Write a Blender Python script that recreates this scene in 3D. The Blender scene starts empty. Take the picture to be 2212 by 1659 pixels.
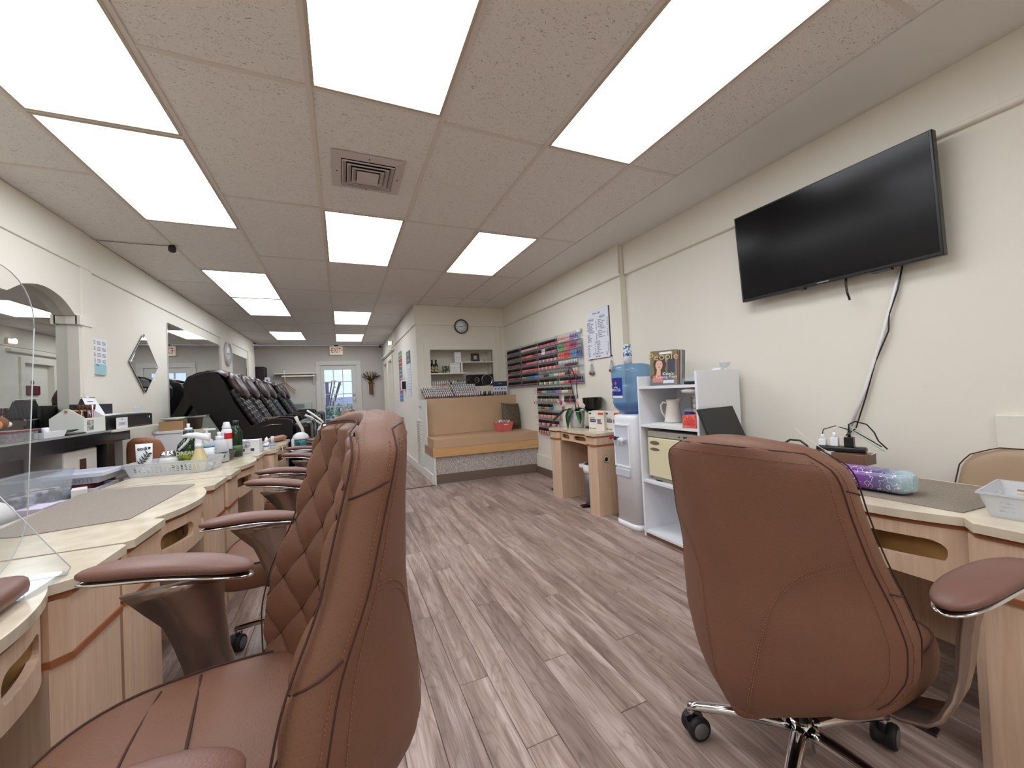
import bpy, bmesh, math, random
from mathutils import Vector, Matrix, Euler
from mathutils.geometry import tessellate_polygon
random.seed(7)
PI = math.pi
sc = bpy.context.scene
COL = sc.collection

# ---------------- camera, world, exposure ----------------
f_px = 849.42
cd = bpy.data.cameras.new('camera'); cam = bpy.data.objects.new('camera', cd); COL.objects.link(cam)
cd.sensor_fit = 'HORIZONTAL'; cd.sensor_width = 36.0; cd.lens = f_px / 2212 * 36.0
cd.clip_start = 0.02; cd.clip_end = 200
v1 = Vector((738 - 1106, -(861 - 829.5), -f_px)).normalized()      # where the room's depth axis vanishes
v2 = Vector((3060 - 1106, -(752 - 829.5), -f_px)).normalized()     # where the room's width axis vanishes
v3 = v2.cross(v1).normalized(); v2 = v1.cross(v3).normalized()
R = Matrix((v2, v1, v3))
cam.matrix_world = Matrix.Translation((0, 0, 1.2)) @ R.to_4x4()
sc.camera = cam
w = bpy.data.worlds.new('sky'); sc.world = w; w.use_nodes = True
bgn = w.node_tree.nodes['Background']
bgn.inputs[0].default_value = (0.62, 0.72, 1.0, 1); bgn.inputs[1].default_value = 0.95
vs = sc.view_settings
vs.view_transform = 'Standard'; vs.look = 'None'; vs.gamma = 1; vs.use_curve_mapping = False
vs.exposure = 0.76
PANEL = 4.6     # emission of the ceiling light diffusers
try:
    sc.cycles.max_bounces = 10; sc.cycles.diffuse_bounces = 5; sc.cycles.transparent_max_bounces = 24
    sc.cycles.sample_clamp_indirect = 6; sc.cycles.use_denoising = True
    sc.cycles.caustics_reflective = False; sc.cycles.caustics_refractive = False
except Exception:
    pass

# ---------------- materials ----------------
def lin(c):
    return tuple((x / 255 / 12.92) if x / 255 <= 0.04045 else ((x / 255 + 0.055) / 1.055) ** 2.4 for x in c)
_mc = {}
def mat(name, rgb=(200, 200, 200), rough=0.5, metal=0.0, spec=0.5, noise=0.0, nscale=20, bump=0.0, bscale=100, emit=0, alpha=1.0, coat=0.0, raw=None, trans=0):
    if name in _mc: return _mc[name]
    m = bpy.data.materials.new(name); m.use_nodes = True
    nt = m.node_tree; b = nt.nodes['Principled BSDF']
    c = raw if raw else lin(rgb)
    b.inputs['Base Color'].default_value = (*c, 1)
    b.inputs['Roughness'].default_value = rough; b.inputs['Metallic'].default_value = metal
    b.inputs['Specular IOR Level'].default_value = spec
    b.inputs['Coat Weight'].default_value = coat
    if emit:
        b.inputs['Emission Color'].default_value = (*c, 1); b.inputs['Emission Strength'].default_value = emit
    if trans: b.inputs['Transmission Weight'].default_value = trans
    if noise or bump:
        tc = nt.nodes.new('ShaderNodeTexCoord')
    if noise:
        n = nt.nodes.new('ShaderNodeTexNoise'); n.inputs['Scale'].default_value = nscale; n.inputs['Detail'].default_value = 5
        nt.links.new(tc.outputs['Object'], n.inputs['Vector'])
        r = nt.nodes.new('ShaderNodeValToRGB')
        r.color_ramp.elements[0].position = 0.3; r.color_ramp.elements[1].position = 0.7
        r.color_ramp.elements[0].color = (*[x * (1 - noise) for x in c], 1)
        r.color_ramp.elements[1].color = (*[min(1, x * (1 + noise)) for x in c], 1)
        nt.links.new(n.outputs['Fac'], r.inputs['Fac']); nt.links.new(r.outputs['Color'], b.inputs['Base Color'])
    if bump:
        n2 = nt.nodes.new('ShaderNodeTexNoise'); n2.inputs['Scale'].default_value = bscale; n2.inputs['Detail'].default_value = 4
        nt.links.new(tc.outputs['Object'], n2.inputs['Vector'])
        bp = nt.nodes.new('ShaderNodeBump'); bp.inputs['Strength'].default_value = bump; bp.inputs['Distance'].default_value = 0.002
        nt.links.new(n2.outputs['Fac'], bp.inputs['Height']); nt.links.new(bp.outputs['Normal'], b.inputs['Normal'])
    _mc[name] = m
    return m

def clear(name, tint=(1, 1, 1), diff=0.03, rough=0.02, base=(0.9, 0.95, 1.0), f0=1.45, graze=0.5):
    """see-through plastic: clear film, a little milkiness, a fresnel gloss"""
    if name in _mc: return _mc[name]
    m = bpy.data.materials.new(name); m.use_nodes = True; nt = m.node_tree; nt.nodes.clear()
    o = nt.nodes.new('ShaderNodeOutputMaterial'); t = nt.nodes.new('ShaderNodeBsdfTransparent'); t.inputs[0].default_value = (*tint, 1)
    d = nt.nodes.new('ShaderNodeBsdfDiffuse'); d.inputs[0].default_value = (*base, 1)
    g = nt.nodes.new('ShaderNodeBsdfGlossy'); g.inputs['Roughness'].default_value = rough
    x = nt.nodes.new('ShaderNodeMixShader'); x.inputs[0].default_value = diff
    nt.links.new(t.outputs[0], x.inputs[1]); nt.links.new(d.outputs[0], x.inputs[2])
    lw = nt.nodes.new('ShaderNodeLayerWeight'); lw.inputs['Blend'].default_value = 0.5
    p5 = nt.nodes.new('ShaderNodeMath'); p5.operation = 'POWER'; p5.inputs[1].default_value = 5; nt.links.new(lw.outputs['Facing'], p5.inputs[0])
    fr = nt.nodes.new('ShaderNodeMath'); fr.operation = 'MULTIPLY_ADD'; fr.inputs[1].default_value = graze; fr.inputs[2].default_value = 0.035; nt.links.new(p5.outputs[0], fr.inputs[0])
    y = nt.nodes.new('ShaderNodeMixShader'); nt.links.new(fr.outputs[0], y.inputs[0])
    nt.links.new(x.outputs[0], y.inputs[1]); nt.links.new(g.outputs[0], y.inputs[2]); nt.links.new(y.outputs[0], o.inputs[0])
    _mc[name] = m
    return m

def N(nt, t, **k):
    n = nt.nodes.new(t)
    for a, v in k.items(): setattr(n, a, v)
    return n

def plank_mat():
    m = bpy.data.materials.new('oak_plank'); m.use_nodes = True; nt = m.node_tree; b = nt.nodes['Principled BSDF']; L = nt.links.new
    tc = N(nt, 'ShaderNodeTexCoord'); oi = N(nt, 'ShaderNodeObjectInfo')
    geo = N(nt, 'ShaderNodeNewGeometry')
    off = N(nt, 'ShaderNodeVectorMath', operation='SCALE'); off.inputs[0].default_value = (3.1, 17.3, 5.0); L(oi.outputs['Random'], off.inputs['Scale'])
    add = N(nt, 'ShaderNodeVectorMath', operation='ADD'); L(geo.outputs['Position'], add.inputs[0]); L(off.outputs[0], add.inputs[1])
    # broad streaks
    mp = N(nt, 'ShaderNodeMapping'); mp.inputs['Scale'].default_value = (9, 0.9, 1); L(add.outputs[0], mp.inputs['Vector'])
    n1 = N(nt, 'ShaderNodeTexNoise'); n1.inputs['Scale'].default_value = 1.4; n1.inputs['Detail'].default_value = 5; n1.inputs['Distortion'].default_value = 1.1; L(mp.outputs[0], n1.inputs['Vector'])
    # contour rings = cathedral grain
    mp2 = N(nt, 'ShaderNodeMapping'); mp2.inputs['Scale'].default_value = (7.5, 1.05, 1); L(add.outputs[0], mp2.inputs['Vector'])
    n2 = N(nt, 'ShaderNodeTexNoise'); n2.inputs['Scale'].default_value = 1.1; n2.inputs['Detail'].default_value = 2.0; L(mp2.outputs[0], n2.inputs['Vector'])
    mu = N(nt, 'ShaderNodeMath', operation='MULTIPLY'); mu.inputs[1].default_value = 34; L(n2.outputs['Fac'], mu.inputs[0])
    fr = N(nt, 'ShaderNodeMath', operation='PINGPONG'); fr.inputs[1].default_value = 1.0; L(mu.outputs[0], fr.inputs[0])
    pw = N(nt, 'ShaderNodeMath', operation='POWER'); pw.inputs[1].default_value = 3.5; L(fr.outputs[0], pw.inputs[0])
    # fine fibre
    mp3 = N(nt, 'ShaderNodeMapping'); mp3.inputs['Scale'].default_value = (150, 4.5, 1); L(add.outputs[0], mp3.inputs['Vector'])
    n3 = N(nt, 'ShaderNodeTexNoise'); n3.inputs['Scale'].default_value = 1.5; n3.inputs['Detail'].default_value = 3; L(mp3.outputs[0], n3.inputs['Vector'])
    cr = N(nt, 'ShaderNodeValToRGB'); e = cr.color_ramp.elements
    e[0].position = 0.28; e[0].color = (*lin((122, 103, 94)), 1); e[1].position = 0.72; e[1].color = (*lin((196, 177, 169)), 1)
    k = e.new(0.47); k.color = (*lin((158, 136, 125)), 1)
    L(n1.outputs['Fac'], cr.inputs['Fac'])
    m1 = N(nt, 'ShaderNodeMix', data_type='RGBA', blend_type='MULTIPLY'); L(cr.outputs[0], m1.inputs[6]); m1.inputs[7].default_value = (0.60, 0.56, 0.55, 1)
    ga = N(nt, 'ShaderNodeMath', operation='MULTIPLY'); ga.inputs[1].default_value = 0.62; L(pw.outputs[0], ga.inputs[0]); L(ga.outputs[0], m1.inputs[0])
    m2 = N(nt, 'ShaderNodeMix', data_type='RGBA', blend_type='MULTIPLY'); L(m1.outputs[2], m2.inputs[6]); m2.inputs[7].default_value = (0.66, 0.62, 0.60, 1)
    r3 = N(nt, 'ShaderNodeMapRange'); r3.inputs['From Min'].default_value = 0.42; r3.inputs['From Max'].default_value = 0.68; r3.inputs['To Max'].default_value = 0.7
    L(n3.outputs['Fac'], r3.inputs['Value']); L(r3.outputs[0], m2.inputs[0])
    hv = N(nt, 'ShaderNodeHueSaturation'); L(m2.outputs[2], hv.inputs['Color'])
    vr = N(nt, 'ShaderNodeMapRange'); vr.inputs['To Min'].default_value = 0.86; vr.inputs['To Max'].default_value = 1.12; L(oi.outputs['Random'], vr.inputs['Value']); L(vr.outputs[0], hv.inputs['Value'])
    L(hv.outputs[0], b.inputs['Base Color'])
    b.inputs['Roughness'].default_value = 0.42; b.inputs['Specular IOR Level'].default_value = 0.35
    bu = N(nt, 'ShaderNodeBump'); bu.inputs['Strength'].default_value = 0.12; bu.inputs['Distance'].default_value = 0.001; L(n3.outputs['Fac'], bu.inputs['Height']); L(bu.outputs[0], b.inputs['Normal'])
    return m

def tile_mat():
    m = bpy.data.materials.new('ceiling_tile'); m.use_nodes = True; nt = m.node_tree; b = nt.nodes['Principled BSDF']; L = nt.links.new
    geo = N(nt, 'ShaderNodeNewGeometry'); mp = N(nt, 'ShaderNodeMapping'); mp.inputs['Scale'].default_value = (46, 95, 1); L(geo.outputs['Position'], mp.inputs['Vector'])
    n0 = N(nt, 'ShaderNodeTexNoise'); n0.inputs['Scale'].default_value = 1.0; n0.inputs['Detail'].default_value = 2; n0.inputs['Distortion'].default_value = 2.2; L(mp.outputs[0], n0.inputs['Vector'])
    r = N(nt, 'ShaderNodeMapRange'); r.inputs['From Min'].default_value = 0.63; r.inputs['From Max'].default_value = 0.68; L(n0.outputs['Fac'], r.inputs['Value'])
    mx = N(nt, 'ShaderNodeMix', data_type='RGBA'); mx.inputs[6].default_value = (0.80, 0.76, 0.72, 1); mx.inputs[7].default_value = (0.42, 0.39, 0.37, 1)
    L(r.outputs[0], mx.inputs[0]); L(mx.outputs[2], b.inputs['Base Color']); b.inputs['Roughness'].default_value = 0.9; b.inputs['Specular IOR Level'].default_value = 0.1
    n1 = N(nt, 'ShaderNodeTexNoise'); n1.inputs['Scale'].default_value = 210; n1.inputs['Detail'].default_value = 4; L(geo.outputs['Position'], n1.inputs['Vector'])
    sb = N(nt, 'ShaderNodeMath', operation='MULTIPLY_ADD'); sb.inputs[1].default_value = -1.2; L(r.outputs[0], sb.inputs[0]); L(n1.outputs['Fac'], sb.inputs[2])
    bu = N(nt, 'ShaderNodeBump'); bu.inputs['Strength'].default_value = 0.6; bu.inputs['Distance'].default_value = 0.003; L(sb.outputs[0], bu.inputs['Height']); L(bu.outputs[0], b.inputs['Normal'])
    return m

def grain_mat(name, c1, c2, axis='z', sc_=(60, 60, 3), rough=0.4, knots=False):
    m = bpy.data.materials.new(name); m.use_nodes = True; nt = m.node_tree; b = nt.nodes['Principled BSDF']; L = nt.links.new
    tc = N(nt, 'ShaderNodeTexCoord'); mp = N(nt, 'ShaderNodeMapping'); mp.inputs['Scale'].default_value = sc_; L(tc.outputs['Object'], mp.inputs['Vector'])
    n = N(nt, 'ShaderNodeTexNoise'); n.inputs['Scale'].default_value = 1; n.inputs['Detail'].default_value = 5; n.inputs['Distortion'].default_value = 0.8; L(mp.outputs[0], n.inputs['Vector'])
    cr = N(nt, 'ShaderNodeValToRGB'); cr.color_ramp.elements[0].position = 0.3; cr.color_ramp.elements[1].position = 0.7
    cr.color_ramp.elements[0].color = (*lin(c1), 1); cr.color_ramp.elements[1].color = (*lin(c2), 1); L(n.outputs['Fac'], cr.inputs['Fac'])
    src = cr.outputs[0]
    if knots:
        mp2 = N(nt, 'ShaderNodeMapping'); mp2.inputs['Scale'].default_value = (3.0, 3, 9); L(tc.outputs['Object'], mp2.inputs['Vector'])
        v = N(nt, 'ShaderNodeTexVoronoi'); v.inputs['Scale'].default_value = 1.0; L(mp2.outputs[0], v.inputs['Vector'])
        r = N(nt, 'ShaderNodeMapRange'); r.inputs['From Min'].default_value = 0.04; r.inputs['From Max'].default_value = 0.16; r.inputs['To Min'].default_value = 0.75; r.inputs['To Max'].default_value = 0; L(v.outputs['Distance'], r.inputs['Value'])
        mx = N(nt, 'ShaderNodeMix', data_type='RGBA'); L(r.outputs[0], mx.inputs[0]); L(src, mx.inputs[6]); mx.inputs[7].default_value = (*lin((120, 75, 30)), 1); src = mx.outputs[2]
    L(src, b.inputs['Base Color']); b.inputs['Roughness'].default_value = rough
    return m

def speck_mat(name, c1, c2, scale=160, pos=(0.42, 0.58), rough=0.9, bump=0.0, coords='Object'):
    m = bpy.data.materials.new(name); m.use_nodes = True; nt = m.node_tree; b = nt.nodes['Principled BSDF']; L = nt.links.new
    tc = N(nt, 'ShaderNodeTexCoord'); n = N(nt, 'ShaderNodeTexNoise'); n.inputs['Scale'].default_value = scale; n.inputs['Detail'].default_value = 3; L(tc.outputs[coords], n.inputs['Vector'])
    cr = N(nt, 'ShaderNodeValToRGB'); cr.color_ramp.elements[0].position = pos[0]; cr.color_ramp.elements[1].position = pos[1]
    cr.color_ramp.elements[0].color = (*lin(c1), 1); cr.color_ramp.elements[1].color = (*lin(c2), 1); L(n.outputs['Fac'], cr.inputs['Fac']); L(cr.outputs[0], b.inputs['Base Color'])
    b.inputs['Roughness'].default_value = rough
    if bump:
        bu = N(nt, 'ShaderNodeBump'); bu.inputs['Strength'].default_value = bump; bu.inputs['Distance'].default_value = 0.003; L(n.outputs['Fac'], bu.inputs['Height']); L(bu.outputs[0], b.inputs['Normal'])
    return m

WALL = mat('wall_paint', (231, 226, 214), 0.75, spec=0.2, bump=0.15, bscale=60)
WALLG = mat('back_wall_paint', (196, 191, 184), 0.8, spec=0.2)
TRIMW = mat('white_trim_paint', (228, 224, 212), 0.5)
WHITE = mat('white_laminate', (232, 234, 238), 0.45, bump=0.08, bscale=120)
PLANK = plank_mat(); TILE = tile_mat()
TBAR = mat('ceiling_grid_paint', (216, 206, 198), 0.6)
GYP = mat('soffit_paint', (226, 223, 218), 0.8, spec=0.2)
BLACK = mat('black_plastic', (16, 16, 18), 0.35)
BLACKM = mat('black_matte', (24, 23, 24), 0.6)
CHROME = mat('chrome', (215, 215, 215), 0.08, metal=1)
BRUSH = mat('polished_arm_metal', (150, 132, 122), 0.22, metal=0.75)
LEATHER = mat('brown_leather', raw=(0.182, 0.083, 0.048), rough=0.5, noise=0.10, nscale=4, bump=0.5, bscale=260, spec=0.4)
PADLEA = mat('arm_pad_leather', raw=(0.185, 0.088, 0.066), rough=0.42, bump=0.3, bscale=260, spec=0.45)
STITCH = mat('tan_thread', (142, 96, 70), 0.8)
DTHREAD = mat('dark_thread', (66, 38, 28), 0.8)
MAPLE = grain_mat('maple_laminate', (204, 172, 144), (220, 192, 166), sc_=(70, 70, 3), rough=0.42)
TRIMB = mat('brown_edge_trim', (150, 92, 58), 0.45)
INNER = mat('brown_drawer_recess', (150, 112, 62), 0.5, noise=0.2, nscale=12)
TOP = speck_mat('cream_tabletop', (198, 184, 160), (220, 208, 187), scale=11, pos=(0.3, 0.7), rough=0.16)
MIRROR = mat('mirror_glass', (225, 228, 226), 0.01, metal=1)
ACRYL = clear('clear_acrylic', (0.96, 0.97, 0.98), 0.035)
ACRYLB = clear('cloudy_acrylic', (0.90, 0.92, 0.94), 0.16)
PEDI = mat('black_pedicure_leather', raw=(0.008, 0.006, 0.006), rough=0.36, bump=0.4, bscale=60, spec=0.3)
PEDIH = mat('dark_brown_headrest_leather', raw=(0.042, 0.023, 0.023), rough=0.34)
TAUPE = mat('taupe_vinyl', (188, 156, 124), 0.5, noise=0.05, nscale=3)
RUB = mat('brown_rubber_base', (112, 94, 82), 0.6)
EMITW = mat('light_diffuser', raw=(0.93, 0.96, 1.0), rough=0.6)
_b = EMITW.node_tree.nodes['Principled BSDF']; _b.inputs['Emission Color'].default_value = (0.90, 0.94, 1.0, 1); _b.inputs['Emission Strength'].default_value = PANEL

# ---------------- mesh helpers ----------------
class MB:
    def __init__(s): s.bm = bmesh.new(); s.mi = 0; s.mats = []
    def use(s, m):
        if m not in s.mats: s.mats.append(m)
        s.mi = s.mats.index(m); return s
    def _tag(s, fs, smooth=False):
        for f in fs: f.material_index = s.mi; f.smooth = smooth
    def box(s, x0, x1, y0, y1, z0, z1, bev=0, M=None):
        r = bmesh.ops.create_cube(s.bm, size=1); vs_ = r['verts']
        for v in vs_: v.co = Vector(((x0 + x1) / 2 + v.co.x * (x1 - x0), (y0 + y1) / 2 + v.co.y * (y1 - y0), (z0 + z1) / 2 + v.co.z * (z1 - z0)))
        fs = list({f for v in vs_ for f in v.link_faces}); s._tag(fs)
        if bev:
            es = list({e for v in vs_ for e in v.link_edges})
            r2 = bmesh.ops.bevel(s.bm, geom=es, offset=bev, segments=2, affect='EDGES', profile=0.5)
            s._tag(r2['faces'], True); vs_ = list({v for f in r2['faces'] for v in f.verts} | {v for v in vs_ if v.is_valid})
        if M is not None:
            for v in vs_: v.co = M @ v.co
        return s
    def loft(s, rows, closed=True, cap0=True, cap1=True, smooth=True):
        vr = [[s.bm.verts.new(p) for p in r] for r in rows]; n = len(vr[0]); fs = []
        for a, b in zip(vr, vr[1:]):
            for i in range(n if closed else n - 1):
                j = (i + 1) % n
                try: fs.append(s.bm.faces.new((a[i], a[j], b[j], b[i])))
                except ValueError: pass
        s._tag(fs, smooth)
        cf = []
        if cap0: cf.append(s.bm.faces.new(vr[0][::-1]))
        if cap1: cf.append(s.bm.faces.new(vr[-1]))
        s._tag(cf, False); return s
    def lathe(s, prof, c=(0, 0, 0), n=20, ax='z', smooth=True, sy=1.0):
        rows = []
        for r, h in prof:
            row = []
            for i in range(n):
                a = 2 * PI * i / n; u, v = max(r, 1e-5) * math.cos(a), max(r, 1e-5) * math.sin(a) * sy
                row.append({'z': (c[0] + u, c[1] + v, c[2] + h), 'x': (c[0] + h, c[1] + u, c[2] + v), 'y': (c[0] + v, c[1] + h, c[2] + u)}[ax])
            rows.append(row)
        return s.loft(rows, smooth=smooth)
    def cyl(s, c, r, h, n=16, ax='z', r2=None): return s.lathe([(r, 0), (r if r2 is None else r2, h)], c, n, ax)
    def tube(s, pts, r, n=8, rf=None, flat=1.0):
        pts = [Vector(p) for p in pts]; rows = []
        up = Vector((0, 0, 1)); prev = None
        for i, p in enumerate(pts):
            t = (pts[min(i + 1, len(pts) - 1)] - pts[max(i - 1, 0)]).normalized()
            if prev is None:
                prev = t.orthogonal().normalized() if abs(t.z) > 0.9 else t.cross(up).normalized()
            a = (prev - t * prev.dot(t)).normalized(); prev = a; b = t.cross(a)
            rr = rf(i / (len(pts) - 1)) if rf else r
            rows.append([p + a * math.cos(2 * PI * k / n) * rr + b * math.sin(2 * PI * k / n) * rr * flat for k in range(n)])
        return s.loft(rows)
    def prism(s, poly, h0, h1, ax='z', holes=(), smooth=False, bev=0):
        """extrude a 2D polygon: ax z -> (x,y), ax x -> (y,z), ax y -> (x,z)"""
        def P(u, v, h): return {'z': (u, v, h), 'x': (h, u, v), 'y': (u, h, v)}[ax]
        loops = [list(poly)] + [list(h) for h in holes]
        tris = tessellate_polygon([[Vector((u, v, 0)) for u, v in l] for l in loops])
        flat = [p for l in loops for p in l]
        va = [s.bm.verts.new(P(u, v, h0)) for u, v in flat]; vb = [s.bm.verts.new(P(u, v, h1)) for u, v in flat]
        fs = []
        for t in tris:
            for vv, rev in ((va, False), (vb, True)):
                q = [vv[i] for i in t]
                try: fs.append(s.bm.faces.new(q[::-1] if rev else q))
                except ValueError: pass
        s._tag(fs, False); k = 0; fs = []
        for l in loops:
            n = len(l)
            for i in range(n):
                a, b = k + i, k + (i + 1) % n
                try: fs.append(s.bm.faces.new((va[a], va[b], vb[b], vb[a])))
                except ValueError: pass
            k += n
        s._tag(fs, smooth); return s
    def quad(s, a, b, c, d):
        f = s.bm.faces.new([s.bm.verts.new(p) for p in (a, b, c, d)]); s._tag([f]); return s
    def mesh(s, name, M=None):
        if M is not None: s.bm.transform(M)
        bmesh.ops.recalc_face_normals(s.bm, faces=s.bm.faces[:])
        me = bpy.data.meshes.new(name); s.bm.to_mesh(me); s.bm.free()
        for m in s.mats: me.materials.append(m)
        return me
def mb(m): return MB().use(m)
def link(name, me, parent=None, loc=None, rot=None):
    o = bpy.data.objects.new(name, me); COL.objects.link(o)
    if parent is not None: o.parent = parent
    if loc is not None: o.location = loc
    if rot is not None: o.rotation_euler = rot
    return o
def part(name, b, parent, loc=None, rot=None, kind=None, label=None):
    o = link(name, b.mesh(name) if isinstance(b, MB) else b, parent, loc, rot)
    if kind: o['kind'] = kind
    if label: o['label'] = label
    return o
def tag(o, label, cat, group=None, kind=None):
    o['label'] = label; o['category'] = cat
    if group: o['group'] = group
    if kind: o['kind'] = kind
    return o
def thing(name, label, cat, loc=(0, 0, 0), rz=0, group=None):
    o = bpy.data.objects.new(name, None); o.empty_display_size = 0.1; COL.objects.link(o); o.location = loc; o.rotation_euler = (0, 0, rz)
    return tag(o, label, cat, group)
def single(name, b, label, cat, loc=(0, 0, 0), rz=0, group=None, kind=None, rot=None):
    o = link(name, b.mesh(name) if isinstance(b, MB) else b, None, loc, rot or (0, 0, rz))
    return tag(o, label, cat, group, kind)
def struct(name, b, label=None, parent=None):
    o = link(name, b.mesh(name), parent)
    if parent is None:
        o['kind'] = 'structure'; o['label'] = label or name.replace('_', ' '); o['category'] = 'structure'
    return o
def kids(o): return [c for c in bpy.data.objects if c.parent == o]
def dup(root, loc, rz, label):
    def cp(o, par):
        c = o.copy(); COL.objects.link(c)
        if par is not None: c.parent = par
        for k in kmap.get(o.name, []): cp(k, c)
        return c
    kmap = {}
    for o in list(bpy.data.objects):
        if o.parent: kmap.setdefault(o.parent.name, []).append(o)
    r = cp(root, None); r.location = loc; r.rotation_euler = (0, 0, rz); r['label'] = label
    return r
_fc = {}
def text(s, size, m, parent, loc, rot, name='lettering', ext=0.0006, align='CENTER', sx=1.0, label=None):
    cu = bpy.data.curves.new(name, 'FONT'); cu.body = s; cu.size = size; cu.align_x = align; cu.align_y = 'CENTER'; cu.extrude = ext; cu.resolution_u = 2
    cu.materials.append(m); o = bpy.data.objects.new(name, cu); COL.objects.link(o)
    bpy.context.view_layer.update()
    me = bpy.data.meshes.new_from_object(o); bpy.data.objects.remove(o); me.name = name
    me.materials.clear(); me.materials.append(m)
    o = bpy.data.objects.new(name, me); COL.objects.link(o)
    o.parent = parent; o.location = loc; o.rotation_euler = rot; o.scale = (sx, 1, 1)
    if label: o['label'] = label
    return o
# text facing: rotations so that the front of a text faces -y (towards the camera), -x, +x
F_S = (PI / 2, 0, 0); F_W = (PI / 2, 0, -PI / 2); F_E = (PI / 2, 0, PI / 2)
def rrect(x0, x1, y0, y1, r, n=4):
    pts = []
    for cx, cy, a0 in ((x1 - r, y1 - r, 0), (x0 + r, y1 - r, 90), (x0 + r, y0 + r, 180), (x1 - r, y0 + r, 270)):
        for i in range(n + 1):
            a = math.radians(a0 + 90 * i / n); pts.append((cx + r * math.cos(a), cy + r * math.sin(a)))
    return pts
# ================= THE ROOM =================
XL, XR, XRS, YB, YS, HC = -1.82, 2.575, 2.64, 11.25, -2.2, 2.6
XH, YN = 1.09, 6.17          # hallway wall, niche wall
# floor
b = mb(mat('subfloor', (60, 48, 42), 0.9)).box(XL - .1, XRS + .1, YS, YB + .1, -0.08, -0.006)
floor = struct('floor', b, 'grey oak plank floor of the salon')
ends = {0: 2.17, 1: 1.607, 2: 1.23, 3: 2.143, 4: 1.575, 5: 1.207, 6: 2.05, 7: 1.548, 8: 0.98, 9: 0.42, 10: 1.35}
PW, PL_ = 0.1245, 1.475
nplank = 0
def plank(x0, x1, y0, y1):
    b = mb(PLANK).box(x0 + .0007, x1 - .0007, y0 + .0009, y1 - .0009, -0.006, 0, bev=0)
    top = [e for e in b.bm.edges if all(v.co.z > -0.001 for v in e.verts)]
    r = bmesh.ops.bevel(b.bm, geom=top, offset=0.0016, segments=1, affect='EDGES'); b._tag(r['faces'])
    part('plank', b, floor)
for i in range(-17, 19):
    x0 = 0.276 + PW * (i); x1 = x0 + PW
    if x1 > XRS: x1 = XRS
    if x0 >= XRS - .01: continue
    e0 = ends.get(i, (2.17 - 0.56 * i) % PL_)
    y = e0 - PL_ * 4
    while y < YB:
        y0, y1 = max(y, YS), min(y + PL_, YB if x0 < XH else 6.3)
        y += PL_
        if y1 - y0 < 0.05: continue
        if y0 < 5.2 < y1:
            plank(x0, x1, y0, 5.2)
            if x0 < XH: plank(x0, x1, 5.2, y1)
            nplank += 2
        elif y0 >= 5.2 and x0 >= XH: continue
        else: plank(x0, x1, y0, y1); nplank += 1
part('transition_strip', mb(mat('dark_metal_strip', (88, 84, 80), 0.35, metal=0.6)).box(XL, XH, 5.185, 5.215, 0, 0.006), floor)
# ceiling
ceil = struct('ceiling', mb(mat('plenum', (90, 85, 80), 0.9)).box(XL - .1, XRS + .1, YS, YB + .1, HC + 0.02, HC + 0.1), 'dropped ceiling of fissured mineral tiles')
part('soffit', mb(GYP).box(2.14, XRS + .02, YS, YN, HC - 0.004, HC + 0.02), ceil)
PX = [-1.303, -.694, -.085, .524, 1.133, 1.742, 2.14]
def lines(start, step, lo, hi):
    v = start
    while v > lo: v -= step
    o = []
    while v < hi + step: o.append(min(max(v, lo), hi)); v += step
    return sorted(set(o))
cols = [  # x0, x1, y lines, lights (start y), end y
    (XL, PX[0], lines(3.1, 1.2, YS, YB), ()),
    (PX[0], PX[1], [YS, -1.14, .08, 1.295, 2.515, 3.735, 4.945, 6.165, 7.385, 8.22, 9.05, 10.27, YB], (1.295, 2.515, 4.945, 6.165, 9.05, -1.14)),
    (PX[1], PX[2], lines(1.93, 1.22, YS, YB), ()),
    (PX[2], PX[3], [YS, -1.73, -.51, .71, 1.93, 3.165, 4.385, 5.6, 6.82, 8.04, 9.26, 10.48, YB], (.71, 3.165, 6.82, 9.26, -1.73)),
    (PX[3], PX[4], lines(1.965, 1.223, YS, YN) + lines(7.0, 1.22, YN, YB)[1:], ()),
    (PX[4], PX[5], [YS, -1.7, -.48, .74, 1.96, 3.2, 4.43, 5.6, YN], (.74, 3.2, -1.7)),
    (PX[5], PX[6], [YS, -1.7, -.48, .74, 1.96, 3.2, 4.43, 5.6, YN], ()),
]
LW = {0.71: 'over the aisle nearest the camera', 3.165: 'over the aisle just past the square air vent', 6.82: 'in the hall before the exit sign, the nearer of two', 9.26: 'right in front of the exit sign',
      1.295: 'over the nail tables, first of the long joined pair', 2.515: 'over the nail tables, farther of the long joined pair', 4.945: 'over the pedicure chairs, nearer of the touching pair', 6.165: 'over the pedicure chairs, farther of the touching pair', 9.05: 'above the far pedicure chairs near the back wall',
      0.74: 'beside the wall television', 3.2: 'above the water cooler', -1.73: 'over the aisle behind the viewpoint', -1.14: 'over the tables behind the viewpoint', -1.7: 'by the television wall behind the viewpoint'}
lightf = mat('fixture_frame', (190, 178, 158), 0.5)
barb = mb(TBAR)
def rectring(b, x0, x1, y0, y1, w, z0, z1):
    b.box(x0, x1, y0, y0 + w, z0, z1); b.box(x0, x1, y1 - w, y1, z0, z1); b.box(x0, x0 + w, y0 + w, y1 - w, z0, z1); b.box(x1 - w, x1, y0 + w, y1 - w, z0, z1)
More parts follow.
